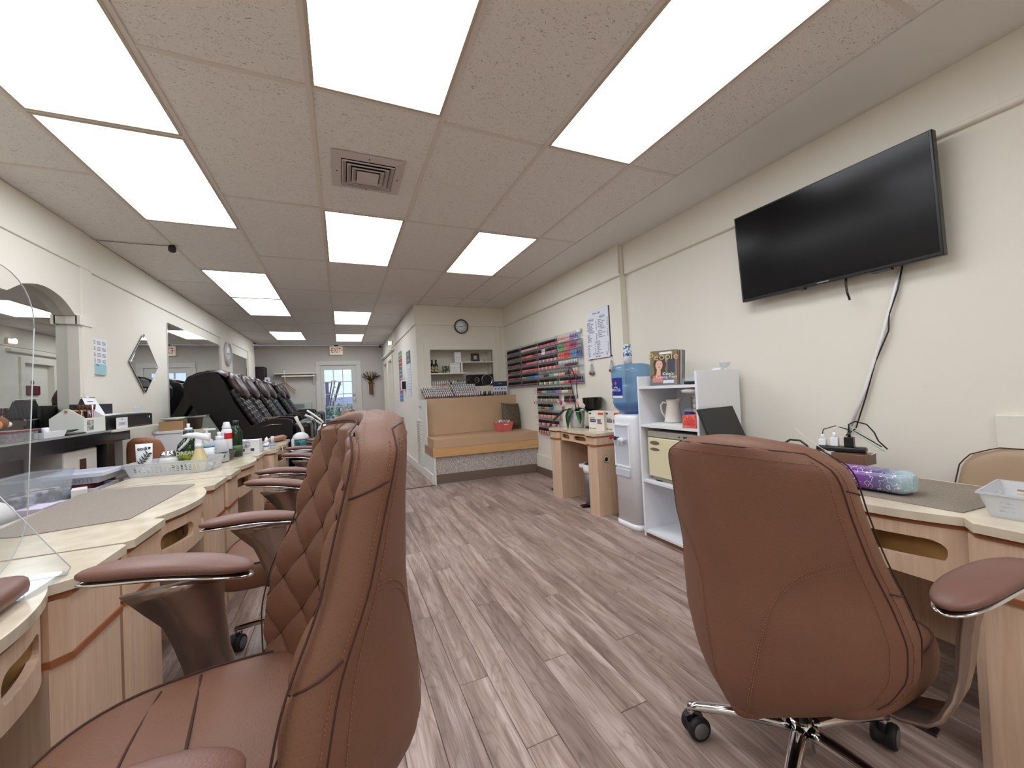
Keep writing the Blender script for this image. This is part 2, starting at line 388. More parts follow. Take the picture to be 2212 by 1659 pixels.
for x0, x1, yl, lights in cols:
    for y0, y1 in zip(yl, yl[1:]):
        if y1 - y0 < .03: continue
        xx1 = min(x1, XH) if y0 >= YN else x1
        if any(abs(y0 - l) < .01 for l in lights):
            k = [l for l in lights if abs(y0 - l) < .01][0]
            t = thing('ceiling_light', 'lit rectangular ceiling panel light ' + LW[k], 'ceiling light', ((x0 + x1) / 2, (y0 + y1) / 2, HC), group='fluorescent ceiling panels')
            hx, hy = (x1 - x0) / 2, (y1 - y0) / 2
            q = mb(lightf); rectring(q, -hx + .010, hx - .010, -hy + .010, hy - .010, .014, -.004, .012); part('frame', q, t)
            part('diffuser', mb(EMITW).box(-hx + .024, hx - .024, -hy + .024, hy - .024, 0.002, .010), t)
        else:
            part('ceiling_tile', mb(TILE).box(x0 + .002, xx1 - .002, y0 + .002, y1 - .002, HC + .003, HC + .018), ceil)
        if YS < y1 < YB: barb.box(x0, xx1, y1 - .012, y1 + .012, HC - .001, HC + .003)
for x in PX[:6]:
    barb.box(x - .012, x + .012, YS, YN if x > 1.1 else YB, HC - .002, HC + .003)
part('grid_bars', barb, ceil)

# walls ---------------------------------------------------
# right wall: two depths with the jog at y = 3.12
wr = struct('wall_right', mb(WALL).box(XR, XRS + .1, 3.12, YN + .4, 0, HC).box(XRS, XRS + .1, YS, 3.12, 0, HC), 'cream wall with the television and polish racks')
part('trim_mould', mb(WALL).box(XR - .032, XR + .01, 3.10, YN, 2.285, 2.315, bev=.012).box(XRS - .032, XRS + .01, YS, 3.10, 2.295, 2.325, bev=.012), wr)
part('trim_band', mb(WALL).box(XR - .02, XR + .01, 3.12, YN, 2.30, HC, bev=.006).box(XRS - .02, XRS + .01, YS, 3.118, 2.31, HC, bev=.006), wr)
struct('baseboard_right', mb(WALL).box(XR - .018, XR, 3.2, 5.12, 0, .27, bev=.004), 'tall cream skirting board along the polish rack wall')
single('rubber_cove', mb(RUB).box(XR - .028, XR - .019, 3.92, 5.10, 0, .10), 'taupe rubber cove base strip beside the nail desk', 'cove base')
# niche wall (faces the camera) with the recessed shelves
NX0, NX1, NZ0, NZ1 = 1.30, 2.355, 1.30, 1.90
b = mb(WALL).prism([(XH, 0), (XR, 0), (XR, HC), (XH, HC)], YN, YN + .08, 'y', holes=[[(NX0, NZ0), (NX1, NZ0), (NX1, NZ1), (NX0, NZ1)]])
b.box(NX0 - .03, NX1 + .03, YN + .30, YN + .34, NZ0 - .03, NZ1 + .03)
b.box(NX0 - .03, NX0, YN + .05, YN + .3, NZ0 - .03, NZ1 + .03).box(NX1, NX1 + .03, YN + .05, YN + .3, NZ0 - .03, NZ1 + .03)
b.box(NX0, NX1, YN + .05, YN + .3, NZ1, NZ1 + .03).box(NX0, NX1, YN - .005, YN + .3, NZ0 - .03, NZ0)
wn = struct('wall_center', b, 'cream wall with the shelf niche and round clock')
part('trim_band', mb(WALL).box(XH - .02, XR, YN - .02, YN, 2.29, HC, bev=.006), wn)
q = mb(TRIMW)
for a in ((NX0 - .10, NX0, NZ0 - .02, NZ1 + .10), (NX1, NX1 + .10, NZ0 - .02, NZ1 + .10), (NX0, NX1, NZ1, NZ1 + .10)):
    q.box(a[0], a[1], YN - .014, YN + .002, a[2], a[3], bev=.003)
part('niche_casing', q, wn)
part('niche_shelf', mb(TRIMW).box(NX0, 1.91, YN - .01, YN + .3, 1.512, 1.532), wn)
part('niche_shelf', mb(TRIMW).box(1.80, NX1, YN - .01, YN + .3, 1.690, 1.708), wn)
part('niche_divider', mb(TRIMW).box(1.80, 1.82, YN - .005, YN + .3, 1.532, 1.690), wn)
part('corner_bead', mb(TRIMW).box(2.40, 2.425, YN - .012, YN, 0, 2.29).box(2.50, 2.512, YN - .012, YN, 0, 2.29), wn)
# hallway wall
b = mb(WALL)
D1, D2 = (9.26, 9.98), (10.35, 11.1)
b.box(XH, XH + .1, YN + .08, D1[0], 0, HC).box(XH, XH + .1, D1[1], D2[0], 0, HC).box(XH, XH + .1, D2[1], YB, 0, HC).box(XH, XH + .1, D1[0], D1[1], 2.05, HC).box(XH, XH + .1, D2[0], D2[1], 2.05, HC)
wh = struct('wall_hall', b, 'pale wall along the hall to the back door')
part('trim_band', mb(WALL).box(XH - .02, XH, YN + .001, YB, 2.29, HC, bev=.006), wh)
q = mb(TRIMW)
for d in (D1, D2):
    q.box(XH - .025, XH, d[0] - .09, d[0], 0, 2.14).box(XH - .025, XH, d[1], d[1] + .09, 0, 2.14).box(XH - .025, XH, d[0], d[1], 2.05, 2.14)
part('door_casing', q, wh)
part('door_cornice', mb(TRIMW).box(XH - .06, XH, 8.9, YB, 2.20, 2.26, bev=.01), wh)
for k, d in ((2, D1), (3, D2)):
    t = thing('door_%d' % k, 'white interior door in the hall wall, ' + ('with the dark red hanging plaque' if k == 2 else 'last one before the back wall'), 'structure', (XH + .06, d[0], 0)); t['kind'] = 'structure'
    q = mb(TRIMW).box(0, .035, 0, d[1] - d[0], 0, 2.05)
    for z0, z1 in ((.2, .9), (1.02, 1.85)): q.box(-.006, .002, .1, d[1] - d[0] - .1, z0, z1, bev=.004)
    part('door_leaf', q, t); part('door_knob', mb(CHROME).lathe([(.01, 0), (.01, -.03), (.026, -.05), (.02, -.07)], (0, .06, .95), 12, 'x'), t)
struct('baseboard_hall', mb(TRIMW).box(XH - .02, XH, 5.26, D1[0] - .09, 0, .13, bev=.005), 'white skirting board along the hall wall')
# back wall with door opening
b = mb(WALLG).prism([(XL - .3, 0), (XH + .1, 0), (XH + .1, HC), (XL - .3, HC)], YB, YB + .1, 'y', holes=[[(-.48, .001), (.38, .001), (.38, 2.08), (-.48, 2.08)]])
wb = struct('wall_back', b, 'grey beige back wall with the exit sign')
q = mb(TRIMW); q.box(-.585, -.48, YB - .025, YB, 0, 2.08).box(.38, .50, YB - .025, YB, 0, 2.08).box(-.585, .50, YB - .025, YB, 2.08, 2.19, bev=.004)
for f_ in q.bm.faces: f_.material_index = 0
q.mats = [mat('back_door_paint', (206, 203, 198), .5)]
part('door_casing', q, wb)
t = thing('door_1', 'back exit door with a grid of glass panes', 'structure', (-.05, YB + .03, 0)); t['kind'] = 'structure'
WX0, WX1, WZ0, WZ1 = -.34, .31, .36, 1.96
holes = []; cw = (WX1 - WX0 - .04) / 3; rh = (WZ1 - WZ0 - .08) / 5
for i in range(3):
    for j in range(5):
        a = WX0 + i * (cw + .02); c = WZ0 + j * (rh + .02); holes.append([(a, c), (a + cw, c), (a + cw, c + rh), (a, c + rh)])
part('door_leaf', mb(mat('back_door_paint', (206, 203, 198), .5)).prism([(-.43, .001), (.43, .001), (.43, 2.08), (-.43, 2.08)], -.02, .025, 'y', holes=holes), t)
GL = clear('door_glass', (.93, .96, 1), .02)
for h in holes: part('pane', mb(GL).box(h[0][0], h[1][0], 0, .004, h[0][1], h[2][1]), t)
part('door_knob', mb(CHROME).lathe([(.03, 0), (.012, -.01), (.012, -.03), (.028, -.045), (.022, -.07)], (.36, -.02, 1.18), 14, 'y'), t)
part('deadbolt', mb(CHROME).lathe([(.03, 0), (.03, -.015), (.012, -.02), (.012, -.03)], (.36, -.02, 1.29), 14, 'y'), t)
# left wall: arched near section over a mirror, plain section with pilasters
arch = [(3.30, 1.939), (3.354, 1.945), (3.42, 1.985), (3.48, 2.02), (3.553, 2.04), (3.62, 2.054), (3.684, 2.057), (3.74, 2.052), (3.80, 2.040), (3.86, 2.022), (3.906, 2.0), (3.96, 1.965), (4.011, 1.925), (4.03, 1.925), (4.03, 1.86), (4.05, 1.86), (4.05, 1.02)]
arch2 = [(2 * 3.33 - y, z) for y, z in arch[1:]][::-1]
hole = [(2 * 3.33 - 4.05, 1.02)] + arch2[1:] + arch[1:]
b = mb(WALL).prism([(YS, 0), (4.21, 0), (4.21, 2.31), (YS, 2.31)], XL, XL - .07, 'x', holes=[hole])
b.box(XL - .2, XL - .0701, YS, 4.21, 0, HC).box(XL - .1, XL - .012, 4.21, 8.02, 0, HC).box(XL - .1, XL - .012, 8.02, 10.65, 0, HC)
b.box(XL - .2, XL - .1, 10.65, YB, 0, HC)
wl = struct('wall_left', b, 'cream wall with the mirrors behind the nail tables')
part('trim_band', mb(WALL).box(XL - .07, XL + .012, YS, 4.21, 2.31, HC, bev=.005).box(XL - .02, XL + .004, 4.21, 10.65, 2.31, HC, bev=.005), wl)
part('pilaster', mb(WALL).box(XL - .012, XL + .012, 4.08, 4.22, 0, 2.31, bev=.003), wl)
part('capital', mb(TRIMW).box(XL - .012, XL + .02, 4.03, 4.19, 1.855, 1.93, bev=.004), wl)
part('pilaster', mb(WALL).box(XL - .012, XL + .012, 7.93, 8.62, 0, 2.31, bev=.003), wl)
part('pilaster', mb(WALL).box(XL - .012, XL + .015, 10.0, 10.65, 0, 2.31, bev=.003), wl)
q = mb(TRIMW)
for k in range(7): q.box(XL - .1, XL - .085, 10.66, YB, 1.98 + k * .09, 2.06 + k * .09)
part('slat', q, wl, kind='stuff')
part('arch_mirror', mb(MIRROR).box(XL - .069, XL - .064, 2.55, 4.06, 1.0, 2.07), wl)
struct('wall_south', mb(WALL).box(XL - .1, XRS + .1, YS - .1, YS, 0, HC), 'plain cream wall behind the viewpoint')
struct('wall_booth', mb(mat('pale_end_panel', (222, 222, 216), .6)).box(XH - .005, XH + .02, 5.19, 5.62, 0, .38).box(XH - .002, XH + .012, 5.60, 6.17, 0, 1.12), 'pale end panel of the waiting booth')

# outside the back door
OUT = thing('garden_fence', 'pale fence seen through the panes of the back door', 'fence', (0, 16, 0))
q = mb(mat('pale_fence', (205, 208, 225), .8)).box(-4, 4, -.02, .02, .0, 1.25)
part('fence_boards', q, OUT)
single('yard_ground', mb(speck_mat('yard', (120, 128, 100), (170, 168, 150), 6)).box(-12, 12, YB + .1, 40, -.2, -.1), 'strip of yard outside the back door', 'ground', kind='structure')
def bush(name, label, cat, x, y, r, h, col, n, sticks=0):
    t = thing(name, label, cat, (x, y, -.1)); q = mb(mat(name + '_leaf', col, .7)); rnd = random.Random(int(x * 10) + n)
    for i in range(n):
        a, e = rnd.uniform(0, 2 * PI), rnd.uniform(-.3, 1); rr = r * rnd.uniform(.4, 1)
        c = Vector((math.cos(a) * rr, math.sin(a) * rr, h * .55 + e * h * .45)); u = Vector((rnd.uniform(-1, 1), rnd.uniform(-1, 1), rnd.uniform(-1, 1))).normalized() * .05; v = u.orthogonal().normalized() * .03
        q.quad(c - u, c + v, c + u, c - v)
    part('foliage', q, t, kind='stuff')
    q = mb(mat('bark', (80, 66, 58), .9))
    for i in range(sticks):
        a = rnd.uniform(0, 2 * PI); q.tube([(0, 0, 0), (math.cos(a) * r * .5, math.sin(a) * r * .5, h * .5), (math.cos(a) * r, math.sin(a) * r, h)], .02, 5)
    part('stem', q, t)
bush('garden_shrub', 'leafy green shrub outside the lower panes of the back door', 'shrub', .05, 13.6, .5, 1.1, (110, 150, 100), 500, 5)
bush('bare_shrub', 'bare branching shrub outside the back door', 'shrub', -.6, 14.6, .7, 1.9, (150, 120, 120), 60, 14)
single('utility_post', mb(mat('post_grey', (95, 95, 120), .7)).box(-.05, .05, -.05, .05, -.1, 1.75), 'dark post outside the left panes of the back door', 'post', (-.42, 14.0, 0))
# ================= SALON CHAIRS =================
def interp(xs, ys, x):
    for i in range(len(xs) - 1):
        if x <= xs[i + 1]:
            t = (x - xs[i]) / (xs[i + 1] - xs[i]); return ys[i] + (ys[i + 1] - ys[i]) * t
    return ys[-1]
def smooth_i(xs, ys, x, k=.035):
    return sum(interp(xs, ys, min(max(x + d * k, 0), 1)) for d in (-1, -.5, 0, .5, 1)) / 5
HWX, HWY = [0, .03, .08, .16, .26, .38, .60, .80, .92, .97, 1], [.070, .140, .205, .258, .292, .298, .268, .246, .238, .222, .165]
def hw(s): return smooth_i(HWX, HWY, s, .02)
def xc(s): return smooth_i([0, .12, .3, .6, 1], [-.185, -.220, -.236, -.248, -.276], s, .06)
def zb(s, u=0): return -.165 + s * .715 + .012 * (1 - u * u) * (1 if s > .9 else 0)
def wing(s, u): return smooth_i([0, .2, .35, .5, .65, 1], [.09, .16, .17, .150, .105, .055], s) * abs(u) ** 2.2
def TH(s): return interp([0, .1, .5, 1], [.045, .060, .066, .074], s)
def xf(u, s): return xc(s) + TH(s) * .5 + wing(s, u) + .016 * (1 - u ** 4)
def xr(u, s): return xc(s) - TH(s) * .5 + wing(s, u) * .92 - smooth_i([0, .15, .5, .8, 1], [.100, .086, .038, .018, .01], s, .05) * (1 - u * u)
def rearP(u, s, off=0.002): return Vector((xr(u, s) - off, hw(s) * u * .985, zb(s, u)))
def frontP(u, s, off=0.002): return Vector((xf(u, s) + off, hw(s) * u, zb(s, u)))
S_ = [0.0, .01, .03, .06] + [.1 + .03 * i for i in range(27)] + [.91, .935, .955, .975, .99, 1.0]
def make_back_meshes():
    b = mb(LEATHER); rows = []
    U = [i / 8 for i in range(-8, 9)]
    for s in S_:
        row = [(xf(u, s) - .012, hw(s) * u * .992, zb(s, u)) for u in U]
        t = TH(s)
        for k in (1, 2, 3):          # gusset on one side, slightly domed
            a = k / 4; row.append(((xf(1, s) - .012) * (1 - a) + xr(1, s) * a, hw(s) * (.992 + .035 * math.sin(PI * a)), zb(s, 1)))
        row += [(xr(u, s), hw(s) * u * .985, zb(s, u)) for u in U[::-1]]
        for k in (1, 2, 3):
            a = k / 4; row.append((xr(1, s) * (1 - a) + (xf(1, s) - .012) * a, -hw(s) * (.992 + .035 * math.sin(PI * a)), zb(s, 1)))
        rows.append(row)
    top = rows[-1]; c = Vector(top[0]); cx = sum(p[0] for p in top) / len(top)
    for q, dz in ((.72, .014), (.35, .020)):
        rows.append([(cx + (p[0] - cx) * q, p[1] * (.4 + .6 * q), p[2] + dz) for p in top])
    b.loft(rows); shell = b.mesh('back_shell')
    # quilted cushion
    b = mb(LEATHER); NU, NS = 150, 230; verts = []
    for j in range(NS + 1):
        s = .012 + .978 * j / NS; r = []
        for i in range(NU + 1):
            u = -1 + 2 * i / NU; y = hw(s) * u; z = s * .715
            p1, p2 = y / .098 + z / .135, y / .098 - z / .135
            q = (abs(math.sin(PI * p1)) * abs(math.sin(PI * p2))) ** .45
            edge = min(1, (1 - abs(u)) / .07, s / .03 + .1, (1 - s) / .03 + .05)
            d = (.017 * q) * edge - .004 * (1 - edge)
            r.append((xf(u, s) + d - .010 * (1 - edge), y * (1 - .004), zb(s, u)))
        verts.append(r)
    b.loft(verts, closed=False, cap0=False, cap1=False); quilt = b.mesh('quilted_cushion')
    b = mb(DTHREAD)          # sunken diamond stitching
    for sg in (-1, 1):
        for k in range(-8, 12):
            run = []
            for j in range(0, 61):
                s = .02 + .955 * j / 60; z = s * .715; y = sg * (k - z / .135) * .098; u = y / hw(s)
                if abs(u) < .97: run.append((xf(u, s) + .0030, y, zb(s, u)))
                elif len(run) > 2: b.tube(run, .0013, 4); run = []
                else: run = []
            if len(run) > 2: b.tube(run, .0013, 4)
    qst = b.mesh('diamond_stitching')
    b = mb(DTHREAD)          # seam cords around front and rear edge
    path = [frontP(-1, s, -.004) for s in S_[2:]] + [frontP(u, 1, -.004) for u in (-.7, -.3, 0, .3, .7)] + [frontP(1, s, -.004) for s in S_[2:][::-1]]
    b.tube(path, .0018, 6)
    path = [rearP(-1, s, 0) for s in S_[1:]] + [rearP(u, 1, 0) for u in (-.7, -.3, 0, .3, .7)] + [rearP(1, s, 0) for s in S_[1:][::-1]]
    b.tube(path, .0018, 6)
    for sy in (-1, 1):       # short seams across the gusset
        for s in (.52, .86):
            b.tube([Vector(((xf(1, s) - .012) * (1 - a) + xr(1, s) * a, sy * (hw(s) * (.994 + .035 * math.sin(PI * a)) + .0005), zb(s, 1) + .02 * a)) for a in (0, .25, .5, .75, 1)], .0016, 5)
    seam = b.mesh('seam')
    b = mb(STITCH)
    def dashes(P, n, r=.0009, duty=.6):
        for k in range(n):
            a, c = P(k / n), P((k + duty) / n); b.tube([a, (a + c) / 2, c], r, 4)
    for sy in (-1, 1):
        for off in (0, .022):
            def P(t, sy=sy, off=off):
                # from the side edge at mid height, sweeping down to the bottom edge
                u = smooth_i([0, .15, .3, .45, .65, .85, 1], [.97, .72, .48, .33, .25, .21, .19], t, .07) - off * 1.1; s = smooth_i([0, .15, .3, .45, .65, .85, 1], [.66, .63, .56, .46, .30, .13, .02], t, .07) - off * 1.0
                return rearP(sy * u, max(s, .012), .0012)
            dashes(P, 74)
        dashes(lambda t, sy=sy: rearP(sy * .93, .05 + .93 * t, .0012), 100)
        dashes(lambda t, sy=sy: Vector((xr(1, .02 + .96 * t) + .012, sy * hw(.02 + .96 * t) * 1.012, zb(.02 + .96 * t, 1))), 110)
    dashes(lambda t: rearP(-.93 + 1.86 * t, .965, .0012), 60)
    dashes(lambda t: rearP(-.95 + 1.9 * t, .030, .0012), 40)
    st = b.mesh('stitching')
    return shell, quilt, seam, st, qst
def seat_mesh():
    b = mb(LEATHER)
    def ring(k, z, n=48):
        r = []
        for i in range(n):
            a = 2 * PI * i / n; c, s = math.cos(a), math.sin(a); e = 2 / 3.4
            x = math.copysign(abs(c) ** e, c); y = math.copysign(abs(s) ** e, s)
            X = .055 + x * .285 * k; zz = z - (.018 * max(0, x * k) ** 3) + .012 * abs(y * k) ** 4
            r.append((X, y * (.272 - .03 * max(0, -x)) * k, zz))
        return r
    rows = [ring(.80, -.125), ring(.93, -.118), ring(.985, -.095), ring(1.0, -.06), ring(.985, -.028), ring(.95, -.011), ring(.88, -.004), ring(.7, 0), ring(.45, -.002), ring(.15, -.004)]
    b.loft(rows); m1 = b.mesh('seat')
    b = mb(DTHREAD); r = ring(.955, -.010); b.tube(r + [r[0]], .003, 6)
    b.tube([(.055 + .02 + .0 * k, -.235 + .47 * k / 10, -.0005 - .002 * abs(k - 5) / 5 + .012 * abs((k - 5) / 5 * .86) ** 4) for k in range(11)], .0028, 5)
    b.tube([(.17 - .028 * ((k - 5) / 5) ** 2, -.225 + .45 * k / 10, -.0035 + .012 * abs((k - 5) / 5 * .84) ** 4) for k in range(11)], .0028, 5)
    m2 = b.mesh('seat_seam')
    return m1, m2
def arm_meshes():
    out = []
    for sy in (-1, 1):
        A = math.radians(14) * sy     # pads toe outwards at the front
        def tr(x, y, z): z = z + (x + .19) * .10; return ((x + .19) * math.cos(A) - y * math.sin(A) - .028, (x + .19) * math.sin(A) + y * math.cos(A) + sy * .328, z)
        def pad(scale, z0, th, x0=-.19, x1=.165):
            rows = []
            n = 20
            for j in range(n + 1):
                t = j / n; x = x0 + (x1 - x0) * (.5 - .5 * math.cos(PI * t)); k = 2 * t - 1
                prof = max(0, 1 - abs(math.cos(PI * (.5 + .5 * (2 * (x - x0) / (x1 - x0) - 1))) if False else (2 * (x - x0) / (x1 - x0) - 1)) ** 3.2) ** .5
                wdt = max(.002, (.056 - .010 * ((x - x0) / (x1 - x0))) * prof * scale); hh = max(.001, th * prof ** .7)
                zc = z0 + .016 * (1 - (2 * (x - x0) / (x1 - x0) - 1.1) ** 2)
                row = []
                for q in range(14):
                    a = 2 * PI * q / 14; c_, s_ = math.cos(a), math.sin(a)
                    row.append(tr(x, math.copysign(abs(c_) ** .8, c_) * wdt, zc + math.copysign(abs(s_) ** .8, s_) * hh))
                rows.append(row)
            return rows
        b = mb(PADLEA); b.loft(pad(1, .190, .018)); p1 = b.mesh('arm_pad')
        b = mb(CHROME); b.loft(pad(.97, .171, .008)); p2 = b.mesh('arm_plate')
        b = mb(BRUSH); rows = []
        for z, x0, x1, y in ((.180, -.010, .185, .352), (.155, -.010, .165, .350), (.125, -.008, .140, .346), (.09, -.010, .110, .342), (.05, -.014, .095, .340), (.0, -.018, .080, .336), (-.05, -.033, .065, .328), (-.09, -.062, .055, .314), (-.12, -.064, .06, .290), (-.138, -.064, .06, .24), (-.145, -.06, .055, .12)):
            ty = .008; flat = z < -.11
            o = [(x0 + .045, y - (0 if flat else ty), z + (.007 if flat else 0)), (x1 + .045, y - (0 if flat else ty), z + (.007 if flat else 0)), (x1 + .045, y + (0 if flat else ty), z - (.007 if flat else 0)), (x0 + .045, y + (0 if flat else ty), z - (.007 if flat else 0))]
            rows.append([(a, c * sy, d) for a, c, d in o])
        b.loft(rows); p3 = b.mesh('arm_support')
        out.append((p1, p2, p3))
    return out
def leg_mesh():
    b = mb(CHROME); rows = []
    for j in range(11):
        t = j / 10; x = .03 + .29 * t; z = .130 - .030 * t + .008 * math.sin(PI * t); wy = .023 - .007 * t; hz = .019 - .006 * t
        rows.append([(x, math.cos(a) * wy, z + math.sin(a) * hz) for a in [2 * PI * k / 10 for k in range(10)]])
    b.loft(rows).cyl((.31, 0, .068), .012, .035, 10); return b.mesh('base_leg')
def caster_meshes():
    b = mb(BLACK); b.prism([(-.030, .030), (-.026, .052), (0, .062), (.018, .058), (.006, .030)], -.006, .006, 'y'); b.cyl((0, 0, .05), .008, .02, 8)
    m1 = b.mesh('caster_fork')
    b = mb(BLACKM).lathe([(.014, -.024), (.026, -.024), (.029, -.020), (.029, -.010), (.026, -.007), (.026, .007), (.029, .010), (.029, .020), (.026, .024), (.014, .024)], (-.012, 0, .029), 20, 'y')
    b.use(mat('grey_wheel_disc', (110, 110, 112), .4)).lathe([(.004, -.0255), (.020, -.0255), (.020, .0255), (.004, .0255)], (-.012, 0, .029), 16, 'y'); m2 = b.mesh('wheel')
    return m1, m2
SHELL, QUILT, SEAM, STI, QST = make_back_meshes(); SEAT, SEATS = seat_mesh(); ARMS = arm_meshes(); LEG = leg_mesh(); CASF, CASW = caster_meshes()
def salon_chair(label, x, y, rz, h, a0=0, casters=True):
    t = thing('salon_chair', label, 'chair', (x, y, 0), rz, 'brown leather salon chairs')
    part('back_shell', SHELL, t, (0, 0, h)); q = part('quilted_cushion', QUILT, t, (0, 0, h)); part('diamond_stitching', QST, q, kind='stuff'); part('seam', SEAM, t, (0, 0, h), kind='stuff'); part('stitching', STI, t, (0, 0, h), kind='stuff')
    s = part('seat', SEAT, t, (0, 0, h)); part('seam', SEATS, s)
    for p1, p2, p3 in ARMS:
        a = part('armrest', p3, t, (0, 0, h)); part('arm_pad', p1, a, label='brown padded arm pad'); part('arm_plate', p2, a)
    part('seat_plate', mb(BLACK).box(-.12, .14, -.16, .16, -.155, -.125, bev=.006).box(.0, .03, -.30, -.16, -.15, -.142), t, (0, 0, h))
    part('gas_lift', mb(CHROME).cyl((0, 0, .14), .025, h - .15 - .14, 16).cyl((0, 0, .07), .034, .085, 20, r2=.028).use(BLACK).cyl((0, 0, .22), .029, .06, 16), t)
    for k in range(5):
        a = a0 + k * 2 * PI / 5
        l = part('base_leg', LEG, t, (0, 0, 0), (0, 0, a)); c = part('caster_fork', CASF, l, (.31, 0, 0), (0, 0, .6 + k)); c.scale = (1.3, 1.3, 1.3)
        # the wheel turns in its fork; both ride at the end of the leg
        me = CASW
        wv = part('caster_wheel', me, l, (.31, 0, 0), (0, 0, .6 + k)); wv.scale = (1.3, 1.3, 1.3)
    return t
salon_chair('brown leather salon chair with quilted front, close by, turned to the nail tables', -.20, .89, PI + .16, .590, .4)
salon_chair('brown leather salon chair showing its smooth stitched back, beside the wall television desk', 1.255, .79, .10, .465, math.radians(131.5) - .10)
salon_chair('brown leather salon chair next beyond the big quilted one at the nail tables', -.205, 2.27, PI + .02, .515, 1.0)
salon_chair('brown leather salon chair third along the row of nail tables', -.195, 3.42, PI - .06, .515, .2)
salon_chair('brown leather salon chair farthest along the row of nail tables', -.19, 4.85, PI - .05, .50, .7)
# technician chairs
def tech_chair(label, x, y, rz, h, m, w_=.24, hb=.42, ls=.6):
    t = thing('technician_chair', label, 'chair', (x, y, 0), rz)
    rows = []
    for j in range(13):
        s = j / 12; ww = w_ * interp([0, .15, .5, .8, .93, 1], [.62, .86, 1, .93, .78, .45], s); z = h + .10 + hb * s
        row = []
        for q in range(24):
            a = 2 * PI * q / 24; c_, s_ = math.cos(a), math.sin(a)
            y_ = math.copysign(abs(c_) ** .7, c_) * ww; row.append((-.20 - .05 * s + .12 * (y_ / w_) ** 2 * .5 + s_ * .032, y_, z))
        rows.append(row)
    part('backrest', mb(m).loft(rows), t)
    part('seat', mb(m).lathe([(.18, -.07), (.22, -.05), (.225, -.02), (.2, 0), (.1, .004)], (0, 0, h), 24), t)
    part('back_bracket', mb(BLACK).tube([(0, 0, h - .08), (-.2, 0, h - .07), (-.25, 0, h + .05), (-.24, 0, h + .2)], .016, 6), t)
    part('gas_lift', mb(CHROME).cyl((0, 0, .08), .025, h - .14, 14), t)
    for k in range(5):
        l = part('base_leg', LEG, t, (0, 0, 0), (0, 0, k * 2 * PI / 5)); l.scale = (ls, 1, 1); part('caster_wheel', CASW, l, (.29, 0, 0))
    return t
TAN = mat('tan_orange_leather', (150, 98, 70), .5, bump=.2, bscale=200)
BEIGE = mat('beige_vinyl', (170, 145, 118), .5)
c_ = tech_chair('tan leather technician chair behind the nail tables, by the bottle basket', -1.49, 4.36, -PI / 2 + PI, .44, TAN, .13, .42)
c_ = tech_chair('beige technician chair with dark piping between the mat desk and the wall', 2.345, .62, PI, .385, BEIGE, .22, .37)
_pp = []
for k in range(25):
    s = .35 + .65 * min(1, (1 - abs(k - 12) / 12) * 1.15); ww = .22 * interp([0, .15, .5, .8, .93, 1], [.62, .86, 1, .93, .78, .45], s)
    y_ = ww * (1 if k > 12 else -1) * (1 if abs(k - 12) > 1 else abs(k - 12)); _pp.append((-.175 - .05 * s + .12 * (y_ / .22) ** 2 * .5, y_, .385 + .10 + .37 * s + .004))
part('piping', mb(DTHREAD).tube(_pp, .0025, 6), c_)

